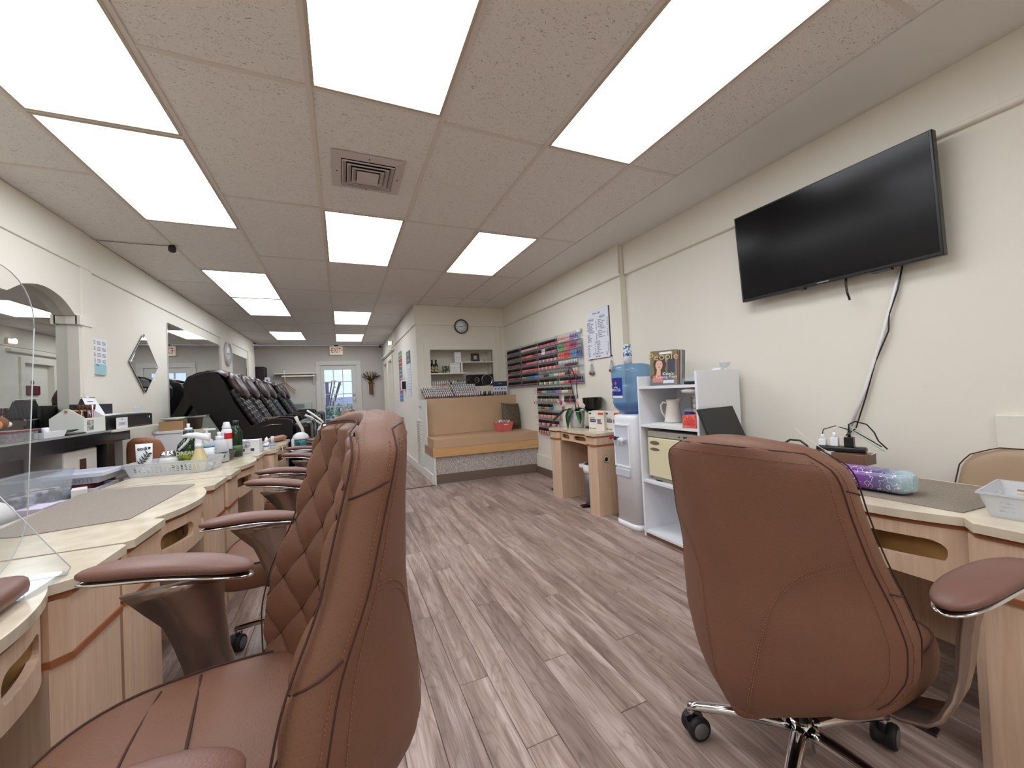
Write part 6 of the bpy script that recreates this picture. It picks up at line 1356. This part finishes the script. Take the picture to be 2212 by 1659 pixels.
t = thing('grey_cabinet', 'grey green slanted cabinet end between the tables and the pedicure chairs', 'cabinet', (-1.40, 5.255, 0)); part('cabinet_body', mb(mat('grey_green_panel', (130, 134, 126), .5)).prism([(-.16, 0), (.18, 0), (.18, .82), (.04, 1.08), (-.30, 1.05), (-.30, 0)], -.0, .10, 'y'), t); part('top_edge', mb(mat('pale_cabinet_edge', (170, 172, 160), .5)).prism([(-.31, 1.05), (.045, 1.08), (.05, 1.095), (-.31, 1.065)], -.01, .11, 'y'), t)
single('brown_pot', mb(mat('dark_brown_pot', (54, 42, 34), .5)).lathe([(.05, 0), (.06, .10), (.07, .11), (.06, .115), (.02, .10)], (0, 0, 0), 20), 'dark brown pot between the tan box and the grey cabinet', 'pot', (-1.30, 4.70, .975))
single('pot_stand', mb(mat('cream_stand', (200, 196, 180), .5)).box(-.045, .07, -.07, .07, 0, .974), 'narrow cream stand under the dark brown pot', 'stand', (-1.29, 4.71, 0))

# ================= THINGS ON THE NAIL TABLES =================
Z0 = .7605
single('table_mat', mb(speck_mat('grey_table_mat', (128, 118, 110), (152, 142, 132), 460, rough=.75, bump=.25)).prism([(-.79, 2.055), (-.765, 2.727), (-.98, 2.84), (-1.235, 2.885), (-1.275, 2.80), (-1.20, 2.05), (-1.08, 2.00)], Z0, Z0 + .003, 'z'), 'plain grey rectangular mat on the second nail table', 'mat')
t = thing('sneeze_shield', 'tall clear acrylic shield with rounded corners standing on the nearest nail table', 'shield', (-.86, 1.3, Z0))
b = mb(clear('shield_acrylic', (.975, .98, .975), .02, graze=.14)).prism(rrect(-.55, .33, 0, .86, .16, 8), -.002, .002, 'x')
for v in b.bm.verts: v.co.y += .085 * v.co.z; v.co.x += -.0 * v.co.z
part('shield_panel', b, t)
EDG = mat('acrylic_edge', (196, 202, 204), .2)
q = mb(EDG); rr = rrect(-.55, .33, 0, .86, .16, 8); q.tube([(0, y + .085 * z, z) for y, z in rr + rr[:1]], .0015, 5); part('panel_edge', q, t)
q = mb(ACRYL).prism([(-.05, 0), (.17, 0), (.175, .02), (.15, .06), (.02, .27), (-.0, .28)], -.0025, .0025, 'y'); f1 = part('support_foot', q, t, (0, .16, 0)); part('foot_edge', mb(EDG).tube([(-.05, 0, .002), (.165, 0, .002), (.175, 0, .02), (.15, 0, .06), (.02, 0, .27), (0, 0, .28)], .0014, 5), f1)
q = mb(ACRYL).prism(rrect(-.16, .14, -.10, .10, .05, 5), 0, .003, 'z'); part('base_plate', q, t, (.03, .10, 0)); part('bolt', mb(CHROME).lathe([(.005, 0), (.005, .006)], (.02, .14, 0), 8), t)
t = thing('hand_rest', 'brown leather hand rest at the edge of the nearest nail table', 'hand rest', (-.75, 1.27, Z0), .1)
b = mb(PADLEA); b.loft([[(x * .06, y, .030 + z * .028) for x, z in [(math.copysign(abs(math.cos(a)) ** .7, math.cos(a)) * k, math.copysign(abs(math.sin(a)) ** .7, math.sin(a)) * k) for a in [2 * PI * i / 16 for i in range(16)]]] for y, k in ((-.14, .3), (-.13, .75), (-.10, 1), (.0, 1), (.06, .97), (.085, .8), (.095, .3))]); part('pad', b, t)
t = thing('hand_rest', 'pale brown leather hand rest on the farthest nail table with a thin cord', 'hand rest', (-.655, 5.02, Z0), -.35)
b = mb(mat('pale_brown_leather', (166, 118, 96), .4)); b.loft([[(x * .045, y, .035 + z * .032 * (1 - .5 * abs(y))) for x, z in [(math.cos(a) * k, math.sin(a) * k) for a in [2 * PI * i / 16 for i in range(16)]]] for y, k in ((-.24, .15), (-.22, .5), (-.12, .85), (.0, 1), (.08, 1), (.12, .7), (.13, .2))]); part('pad', b, t)
single('white_cable', mb(mat('beige_cord', (206, 190, 160), .5)).tube([(-.10, .10, .004), (0, .05, .006), (.085, -.10, .006), (.112, -.16, -.01), (.118, -.17, -.10), (.118, -.17, -.24)], .0035, 6), 'beige cord running over the front edge of the far nail table', 'cable', (-.668, 4.66, Z0))
basket('bottle_basket', 'translucent white basket of bottles on the third nail table', 'basket', (-1.03, 3.34, Z0), -.16, .46, .25, .085, CLB, .022, hx=16, hz=4, wall=.003)
basket('grey_basket', 'dark grey perforated basket behind the white bottle basket', 'basket', (-.95, 3.70, Z0), -.12, .30, .22, .08, mat('dark_grey_plastic', (66, 68, 72), .4), .02)
def at(x, y, z=.004): return (x, y, Z0 + z)
t = thing('lotion_tube', 'white squeeze tube with an olive branch drawing in the white basket', 'tube', at(-1.195, 3.325))
t.scale = (1.05, 1.05, 1.22)
b = mb(WHITE); b.loft([[(math.cos(a) * rx, math.sin(a) * ry, z) for a in [2 * PI * i / 20 for i in range(20)]] for rx, ry, z in ((.020, .02, .0), (.022, .021, .02), (.036, .022, .03), (.041, .012, .10), (.0425, .002, .165))]); part('tube_body', b, t)
text('eodi', .028, INK, t, (-.006, -.0085, .140), F_S, ext=.002); part('logo_dot', mb(INK).lathe([(.006, .0), (.006, -.010)], (.028, .0, .142), 12, 'y'), t)
q = mb(mat('branch_green_ink', (50, 64, 60), .6)); q.tube([(-.02, -.020, .05), (0, -.0165, .085), (.022, -.014, .118)], .0012, 4)
for k in range(5):
    for sg in (-1, 1):
        c = Vector((-.016 + .009 * k, -.0215 + .0022 * k, .055 + .013 * k)); q.prism([(c.x, c.z), (c.x + sg * .010 + .004, c.z + .006 + (.006 if sg < 0 else -.006)), (c.x + sg * .016 + .006, c.z + .012 + (.01 if sg < 0 else -.008)), (c.x + sg * .006 + .006, c.z + .010)], c.y - .002, c.y + .006, 'y')
part('branch_drawing', q, t)
t = thing('glass_jar', 'squat frosted glass jar with silver lid in the white basket', 'jar', at(-1.085, 3.37)); t.scale = (1.15, 1.15, 1.15); part('jar_body', mb(mat('frosted_white', (204, 208, 206), .3)).lathe([(.045, 0), (.05, .005), (.05, .07), (.036, .085)], (0, 0, 0), 24), t); part('jar_lid', mb(CHROME).lathe([(.034, .085), (.036, .09), (.036, .105), (.03, .108), (.03, .118), (.01, .12)], (0, 0, 0), 24), t)
t = thing('oil_pump_bottle', 'large dark green pump bottle with olive label lettered DREAM', 'bottle', at(-.985, 3.415))
t.scale = (1.15, 1.15, 1.32)
part('bottle_body', mb(mat('olive_green_glass', (26, 48, 24), .1)).lathe([(.052, 0), (.058, .006), (.058, .105), (.052, .13), (.030, .155), (.024, .165)], (0, 0, 0), 28), t); part('collar', mb(mat('dark_green_cap', (24, 40, 34), .35)).cyl((0, 0, .165), .026, .035, 18), t); part('pump', mb(WHITE).cyl((0, 0, .20), .019, .014, 14).cyl((0, 0, .214), .008, .022, 10), t)
la = [math.radians(205 + 8 * i) for i in range(17)]; LBG = speck_mat('olive_label_print', (30, 70, 24), (150, 160, 40), 22, (.40, .62), .4)
lb = part('paper_label', mb(LBG).loft([[(.0586 * math.cos(a), .0586 * math.sin(a), z) for a in la] for z in (.015, .095)], closed=False, cap0=False, cap1=False), t)
text('DREAM', .028, WHITE, lb, (.002, -.0592, .086), F_S, ext=.001, sx=1.05); text('DREAM', .022, mat('lime_print', (180, 190, 60), .5), lb, (.008, -.0588, .070), F_S, ext=.001, sx=1.1)
for x, z in ((-.015, .035), (.015, .042)): part('printed_olive', mb(mat('olive_print', (60, 84, 24), .5)).lathe([(.012, 0), (.012, -.0016)], (x, -.0575, z), 12, 'y', sy=1.2), lb)
t = thing('spray_bottle', 'trigger spray bottle with yellow liquid and a white nozzle in the white basket', 'spray bottle', at(-.90, 3.31))
t.scale = (1.2, 1.2, 1.12)
part('bottle_body', mb(mat('pale_yellow_liquid', (206, 190, 140), .25)).lathe([(.040, 0), (.043, .01), (.038, .07), (.028, .09), (.022, .12), (.017, .135)], (0, 0, 0), 24), t); part('collar', mb(WHITE).cyl((0, 0, .132), .020, .024, 16), t)
hd = part('spray_head', mb(WHITE).loft([[(x, w_ * s1, z + h_ * s2) for s1, s2 in ((-1, -1), (1, -1), (1, 1), (-1, 1))] for x, w_, z, h_ in ((-.075, .006, .205, .008), (-.05, .012, .212, .013), (-.01, .014, .208, .016), (.03, .014, .195, .018), (.05, .010, .178, .016))]).box(-.015, .018, -.011, .011, .15, .20, bev=.003), t)
part('trigger', mb(WHITE).tube([(-.04, 0, .20), (-.052, 0, .175), (-.072, 0, .15), (-.092, 0, .128)], .008, 8, flat=.6), hd)
for k, (x, y, m, h_) in enumerate(((-1.03, 3.27, BLACK, .05), (-.985, 3.25, BLACK, .045), (-.955, 3.29, WHITE, .06), (-.93, 3.33, BLACK, .065), (-1.14, 3.29, ACRYLB, .06), (-.83, 3.28, WHITE, .04))):
    single('small_jar', mb(ACRYLB).lathe([(.014, 0), (.016, .003), (.016, h_ * .6), (.01, h_ * .65)], (0, 0, 0), 14).use(m).cyl((0, 0, h_ * .62), .012, h_ * .4, 12), ['black capped little jar in front of the green pump bottle', 'second black capped little jar, nearer the basket rim', 'white capped little jar beside the spray bottle', 'taller black capped jar behind the spray bottle', 'clear little jar beside the squeeze tube', 'short white capped jar at the end of the white basket'][k], 'jar', at(x, y))
t = thing('pump_bottle', 'clear bottle with a white pump and blue striped label', 'bottle', at(-.925, 3.58, .006)); t.scale = (1.1, 1.1, 1.2); part('bottle_body', mb(CLB).lathe([(.038, 0), (.042, .005), (.042, .12), (.030, .148), (.014, .155)], (0, 0, 0), 24), t); part('paper_label', mb(WHITE).lathe([(.0425, .02), (.0425, .10)], (0, 0, 0), 24).use(mat('label_teal_blue', (96, 150, 176), .5)).lathe([(.0428, .10), (.0428, .112)], (0, 0, 0), 24), t); part('pump', mb(WHITE).cyl((0, 0, .152), .022, .035, 16).cyl((0, 0, .187), .007, .02, 8).box(-.015, .05, -.008, .008, .204, .214, bev=.003), t)
t = thing('clear_bottle', 'squat clear graduated bottle with a white pump in the grey basket', 'bottle', at(-.86, 3.63, .006)); t.scale = (1.15, 1.15, 1.25); part('bottle_body', mb(CLB).lathe([(.046, 0), (.050, .006), (.050, .10), (.04, .125), (.02, .135)], (0, 0, 0), 24), t); part('measure_mark', mb(mat('blue_grey_ink', (110, 116, 150), .5)).box(-.02, -.005, -.0508, -.0495, .04, .043).box(-.02, -.008, -.0508, -.0495, .06, .063).box(-.02, -.005, -.0508, -.0495, .08, .083), t); part('pump', mb(WHITE).cyl((0, 0, .13), .022, .025, 14).cyl((0, 0, .155), .012, .02, 10).box(-.012, .035, -.007, .007, .17, .18, bev=.002), t)
t = thing('aerosol_can', 'white aerosol can with a red band behind the clear bottle', 'can', at(-.865, 3.86, .0)); t.scale = (1.1, 1.1, 1.17); part('can_body', mb(WHITE).lathe([(.031, 0), (.033, .003), (.033, .19), (.026, .205)], (0, 0, 0), 24), t); part('red_band', mb(mat('can_red', (200, 36, 46), .4)).loft([[(.0335 * math.cos(a), .0335 * math.sin(a), z) for a in [math.radians(255 + 12 * i) for i in range(12)]] for z in (.135, .175)], closed=False, cap0=False, cap1=False), t); part('spray_cap', mb(WHITE).lathe([(.027, .20), (.029, .215), (.022, .235), (.018, .25), (.004, .252)], (0, 0, 0), 20), t)
t = thing('green_glass_bottle', 'slim dark green bottle with a green cap behind the aerosol can', 'bottle', at(-.815, 3.92, .0)); t.scale = (1.1, 1.1, 1.18); part('bottle_body', mb(mat('olive_green_glass', (26, 48, 24), .1)).lathe([(.036, 0), (.040, .004), (.040, .17), (.022, .21), (.014, .225)], (0, 0, 0), 22), t); part('cap', mb(mat('dark_green_cap', (24, 40, 34), .35)).cyl((0, 0, .225), .020, .03, 14), t); part('paper_label', mb(mat('label_green', (70, 110, 70), .5)).lathe([(.0405, .04), (.0405, .08)], (0, 0, 0), 22), t)
t = thing('white_carton', 'small white carton with a round leaf emblem on the third nail table', 'box', at(-.765, 4.08, 0), -.12); part('carton_body', mb(WHITE).box(-.085, .085, 0, .09, 0, .115, bev=.002), t)
q = mb(INK); q.tube([(.028 * math.cos(a) - .012, -.001, .075 + .026 * math.sin(a)) for a in [2 * PI * k / 28 for k in range(29)]], .0016, 4); q.tube([(-.03, -.001, .068), (-.012, -.001, .064), (.008, -.001, .070)], .0018, 4).tube([(-.012, -.001, .055), (-.012, -.001, .075), (-.006, -.001, .092)], .0018, 4).tube([(-.022, -.001, .09), (-.020, -.001, .078), (-.014, -.001, .07)], .0016, 4); part('round_emblem', q, t)
part('printed_square', mb(mat('photo_dark', (70, 66, 70), .5)).box(-.055, -.025, -.001, 0, .018, .042).box(.02, .048, -.001, 0, .018, .042), t)
single('lilac_lid', mb(mat('lilac_plastic', (176, 176, 216), .5)).box(-.07, .05, -.04, .04, 0, .012, bev=.004), 'thin lilac box lying behind the leaf emblem carton', 'box', (-.86, 4.22, .86)); single('clear_stand', mb(ACRYLB).box(-.07, .06, -.045, .045, 0, .099, bev=.002), 'clear plastic stand under the thin lilac box', 'stand', (-.86, 4.22, Z0))
for k, (x, y, c_, lab) in enumerate(((-.665, 4.36, (196, 130, 150), 'slim dropper bottle with pink label beside the leaf carton'), (-.655, 4.24, (110, 116, 170), 'small jar bottle with blue print in front of the dropper bottle'), (-.61, 4.30, (120, 180, 190), 'jar with a teal topped bottle, third of the little bottles by the leaf carton'))):
    t = thing('dropper_bottle', lab, 'bottle', at(x, y, 0)); part('bottle_body', mb(WHITE if k != 2 else ACRYLB).lathe([(.020, 0), (.022, .004), (.022, .05), (.016, .062)], (0, 0, 0), 16), t); part('band', mb(mat('dropper_band_%d' % k, c_, .5)).lathe([(.0224, .03), (.0224, .042)], (0, 0, 0), 16), t); part('spout', mb(WHITE).lathe([(.012, .06), (.012, .085), (.004, .11)] if k != 2 else [(.012, .06), (.014, .10), (.014, .115), (.005, .117)], (0, 0, 0), 12), t)
# ================= PEDICURE CHAIRS =================
def pedi_meshes():
    ms = {}
    prof = [(-1.60, 1.44), (-1.56, 1.52), (-1.47, 1.565), (-1.37, 1.585), (-1.27, 1.54), (-1.22, 1.44), (-1.14, 1.22), (-1.02, 1.0), (-.92, .84), (-.95, .72), (-1.12, .72), (-1.30, .88), (-1.45, 1.06), (-1.54, 1.22), (-1.60, 1.36)]
    b = mb(PEDI).prism(prof, -.25, .25, 'y')
    r = bmesh.ops.bevel(b.bm, geom=[e for e in b.bm.edges if len(e.link_faces) == 2 and abs(e.verts[0].co.y - e.verts[1].co.y) < .01 and any(abs(f.normal.y) > .9 for f in e.link_faces) and e.calc_face_angle(0) > .8], offset=.03, segments=2, affect='EDGES'); b._tag(r['faces'], True); ms['shell'] = b.mesh('shell')
    c0, c1 = Vector((-1.18, 0, 1.36)), Vector((-.86, 0, .80))
    cols_ = []
    for k, yc in enumerate((-.15, 0, .15)):
        b = mb(PEDI); rows = []
        for j in range(31):
            s = j / 30; c = c0.lerp(c1, s); wr_ = .006 * math.sin(s * 58 + k * 1.3); th = .045 + wr_; ww = .075 + .4 * wr_
            nn = Vector((.866, 0, .5)); k_ = .5 if j in (0, 30) else 1
            rows.append([c + nn * (math.copysign(abs(math.sin(a)) ** .7, math.sin(a)) * th * k_) + Vector((0, yc + math.copysign(abs(math.cos(a)) ** .7, math.cos(a)) * ww * k_, 0)) for a in [2 * PI * q / 12 for q in range(12)]])
        b.loft(rows); cols_.append(b.mesh('back_rib'))
    ms['ribs'] = cols_
    b = mb(PEDIH); rows = []
    for j in range(15):
        s = j / 14; c = Vector((-1.235, 0, 1.575)).lerp(Vector((-1.055, 0, 1.245)), s); k_ = max(.05, 1 - abs(2 * s - 1) ** 3.2) ** .5; ww = .185 * k_ * (.92 + .08 * s); th = .062 * k_
        nn = Vector((.88, 0, .47)); rows.append([c + nn * (math.copysign(abs(math.sin(a)) ** .75, math.sin(a)) * th) + Vector((0, math.copysign(abs(math.cos(a)) ** .75, math.cos(a)) * ww, 0)) for a in [2 * PI * q / 20 for q in range(20)]])
    b.loft(rows); ms['head'] = b.mesh('headrest')
    b = mb(PEDIH); b.loft([[(x, y, z + .004 * s) for s in (1, -1) for x, y, z in ([(-1.60 + .03 * k, -.20, 1.545 + .012 * k) for k in range(0)] or [(-1.55, -.24, 1.56), (-1.45, -.12, 1.60)])] for _ in (0,)] if False else [[(x - .0, y, z + dz) for x, z in ((-1.52, 1.560), (-1.40, 1.600), (-1.28, 1.60), (-1.20, 1.54))] + [(x, y, z + dz - .012) for x, z in ((-1.20, 1.54), (-1.28, 1.60), (-1.40, 1.600), (-1.52, 1.560))] for y, dz in ((-.26, -.03), (-.15, 0), (0, .008), (.15, 0), (.26, -.03))]); ms['flap'] = b.mesh('top_flap')
    arm = [(-1.16, .78), (-1.10, .86), (-.98, .925), (-.86, .97), (-.74, .995), (-.62, .99), (-.555, .965), (-.545, .93), (-.56, .60), (-.62, .38), (-1.10, .38), (-1.20, .60)]
    ms['arm'] = [mb(PEDI).prism(arm, y0, y1, 'y').mesh('armrest') for y0, y1 in ((-.305, -.252), (.252, .305))]
    top_ = [(x, z + .006) for x, z in arm[:8]]
    ms['armtop'] = [mb(mat('dark_arm_cap', (30, 18, 18), .25)).loft([[(x, y0 - .004, z), (x, y1 + .004, z), (x, y1 + .004, z - .016), (x, y0 - .004, z - .016)] for x, z in top_], smooth=False).mesh('arm_cap') for y0, y1 in ((-.305, -.252), (.252, .305))]
    ms['strip'] = [mb(CHROME).tube([(-.86, y, .915), (-.76, y, .935), (-.66, y, .93)], .004, 5).mesh('chrome_strip') for y in (-.308, .308)]
    ms['seat'] = mb(PEDI).box(-1.15, -.56, -.25, .25, .60, .78, bev=.05).mesh('seat')
    ms['leg'] = mb(PEDI).box(-.56, -.36, -.25, .25, .62, .93, bev=.05).mesh('leg_rest')
    ms['base'] = mb(mat('dark_basin_shell', (30, 24, 26), .3)).box(-1.40, -.62, -.29, .29, 0, .38, bev=.02).mesh('chair_base')
    ms['basin'] = mb(mat('dark_basin_shell', (30, 24, 26), .3)).loft([[(x, y, z) for x, y in rrect(-.64, -.64 + .25 * k, -.26, .26, .08, 4)] for z, k in ((0, .9), (.30, 1), (.42, 1.02))]).mesh('foot_basin')
    return ms
PM = pedi_meshes()
PY = [(5.68, 'closest to the nail tables, with the flapped headrest cover'), (6.34, 'second from the nail tables'), (7.22, 'third from the nail tables'), (7.92, 'fourth from the nail tables'), (9.15, 'next to last before the back wall'), (9.90, 'last, nearest the back wall')]
for k, (y, lb_) in enumerate(PY):
    t = thing('pedicure_chair', 'black reclining pedicure spa chair, ' + lb_, 'chair', (0, y, 0), 0, 'black pedicure chairs along the left wall')
    part('shell', PM['shell'], t); 
    for m_ in PM['ribs']: part('back_rib', m_, t)
    h_ = part('headrest', PM['head'], t, label='dark brown glossy headrest pillow')
    if k in (0, 2, 4): part('top_flap', PM['flap'], t)
    for i in (0, 1):
        a_ = part('armrest', PM['arm'][i], t); part('arm_cap', PM['armtop'][i], a_); part('chrome_strip', PM['strip'][i], a_)
    part('seat', PM['seat'], t); part('leg_rest', PM['leg'], t); part('chair_base', PM['base'], t); part('foot_basin', PM['basin'], t)
single('cushion_panel', mb(mat('beige_side_pad', (150, 130, 110), .5)).box(-.10, .10, -.01, .01, 0, .02), 'tan arm pad sliver behind the first pedicure chair', 'pad', (-.85, 5.99, .985))
# steamers
def steamer(label, x, y, z, arms):
    t = thing('facial_steamer', label, 'steamer', (x, y, z)); 
    part('steamer_base', mb(WHITE).lathe([(.09, 0), (.10, .01), (.10, .05), (.085, .06)], (0, 0, 0), 24), t); part('water_tank', mb(clear('teal_tank', (.25, .62, .60), .5, base=(.08, .40, .38))).lathe([(.078, .05), (.085, .06), (.085, .16), (.06, .17)], (0, 0, 0), 24), t); part('blue_label', mb(mat('deep_teal', (20, 84, 110), .4)).box(-.04, .0, -.088, -.084, .075, .13), t)
    part('front_column', mb(WHITE).box(-.095, -.06, -.07, .0, .02, .17, bev=.01), t); part('dome', mb(WHITE).lathe([(.09, .16), (.092, .175), (.075, .21), (.04, .235), (.01, .24)], (0, 0, 0), 24), t)
    for pts in arms: part('spray_arm', mb(mat('off_white_arm', (226, 226, 214), .35)).tube(pts, .017, 10, rf=lambda s: .015 + .004 * s), t)
for lab, x, y, z in (('low black stool under the nearer steamer', -.46, 5.27, 0), ('low black stool under the farther steamer', -.27, 6.85, 0)):
    t = thing('low_stool', lab, 'stool', (x, y, z)); h_ = .585 if x < -.4 else .57
    part('stool_seat', mb(BLACK).lathe([(.13, h_ - .05), (.15, h_ - .04), (.15, h_ - .01), (.13, h_)], (0, 0, 0), 24), t); part('stool_column', mb(CHROME).cyl((0, 0, .05), .02, h_ - .1, 12), t); part('stool_foot', mb(BLACK).lathe([(.15, 0), (.15, .02), (.03, .05)], (0, 0, 0), 20), t)
steamer('white facial steamer with teal tank just past the last nail table', -.46, 5.27, .586, [[(.03, 0, .22), (.02, -.0, .28), (-.02, 0, .36), (-.045, 0, .43)]])
steamer('white facial steamer with two raised arms, farther down the aisle', -.27, 6.85, .571, [[(.0, 0, .22), (-.08, 0, .28), (-.18, 0, .36), (-.26, 0, .40)], [(.02, .06, .22), (-.04, .1, .30), (-.16, .16, .40), (-.24, .2, .46)]])
t = thing('small_cart', 'small black side cart with white tools past the nail tables', 'cart', (-.24, 5.62, 0)); part('cart_tray', mb(BLACK).box(-.13, .13, -.12, .12, .585, .60, bev=.003), t); part('cart_post', mb(CHROME).cyl((0, 0, .02), .02, .565, 12), t); part('cart_foot', mb(BLACK).box(-.12, .12, -.03, .03, 0, .02).box(-.03, .03, -.12, .12, 0, .02), t)
t = thing('nail_lamp', 'white flat curing lamp on the small black cart', 'lamp', (-.22, 5.60, .601)); part('lamp_shell', mb(WHITE).box(-.10, .12, -.06, .06, 0, .03, bev=.01), t); part('lamp_top', mb(WHITE).box(-.05, .13, -.05, .05, .05, .085, bev=.015), t); part('lamp_neck', mb(WHITE).box(.06, .09, -.02, .02, .03, .05), t)
single('cream_bottle', mb(mat('cream_plastic', (214, 204, 186), .4)).lathe([(.03, 0), (.032, .005), (.032, .09), (.012, .10), (.012, .115)], (0, 0, 0), 16), 'cream bottle with an orange mark beside the curing lamp', 'bottle', (-.345, 5.66, .601))
r_ = random.Random(4)
t = thing('supply_trolley', 'narrow metal trolley crowded with small bottles beside the pedicure chairs', 'trolley', (-.26, 6.28, 0)); part('trolley_tray', mb(mat('steel_tray', (150, 152, 156), .3, metal=.7)).box(-.12, .12, -.12, .12, .60, .61), t); part('trolley_frame', mb(CHROME).box(-.12, -.11, -.12, -.11, 0, .60).box(.11, .12, -.12, -.11, 0, .60).box(-.12, -.11, .11, .12, 0, .60).box(.11, .12, .11, .12, 0, .60), t)
labs = ['white', 'dark', 'pale blue', 'clear', 'green', 'white topped', 'grey', 'cream']
for k in range(8):
    c_ = [(226, 228, 228), (36, 44, 36), (150, 170, 210), (200, 206, 206), (60, 90, 70), (230, 230, 226), (120, 124, 130), (214, 206, 190)][k]; h_ = r_.uniform(.07, .16)
    single('supply_bottle', mb(mat('supply_%d' % k, c_, .3)).lathe([(.024, 0), (.026, .004), (.026, h_ * .7), (.010, h_ * .8)], (0, 0, 0), 14).use(WHITE if k % 2 else BLACK).cyl((0, 0, h_ * .78), .010, h_ * .25, 10), labs[k] + ' bottle standing on the narrow metal trolley', 'bottle', (-.26 + .055 * (k % 4 - 1.5), 6.28 + .09 * (k // 4 - .5), .611), group='bottles on the metal trolley')
# ================= FAR CORNER =================
t = thing('corner_cabinet', 'white cabinet in the far corner by the slatted wall', 'cabinet', (-1.72, 11.0, 0)); part('cabinet_body', mb(WHITE).box(-.16, .18, -.20, .23, 0, 1.64, bev=.004), t); part('cabinet_door', mb(WHITE).box(-.15, .17, -.215, -.20, .05, 1.60, bev=.003), t)
t = thing('black_case', 'dark maroon black case standing on the far corner cabinet', 'case', (-1.765, 10.98, 1.642)); part('case_body', mb(mat('maroon_black_case', (34, 18, 24), .6)).box(-.13, .13, -.14, .14, .03, .40, bev=.03), t); part('case_base', mb(mat('navy_tray', (44, 40, 64), .6)).box(-.14, .26, -.15, .15, 0, .03), t)
single('white_card_box', mb(WHITE).box(-.05, .05, -.02, .02, 0, .14).use(INK).box(-.02, .02, -.021, -.02, .05, .09), 'small white box on the corner cabinet beside the dark case', 'box', (-1.60, 10.86, 1.642)); 
t = thing('coat_hanger', 'wooden coat hanger hooked under the back wall shelf', 'hanger', (-1.27, YB - .06, 1.83)); part('hook', mb(CHROME).tube([(0, 0, -.0), (0, 0, -.12), (.02, 0, -.16)], .005, 6), t); part('hanger_arm', mb(mat('hanger_wood', (170, 130, 84), .5)).tube([(-.14, 0, -.22), (0, 0, -.16), (.10, -.04, -.26), (.23, -.06, -.38)], .016, 8, flat=.6).tube([(.0, .0, -.17), (.10, -.02, -.31), (.21, -.05, -.43)], .013, 8, flat=.6), t)
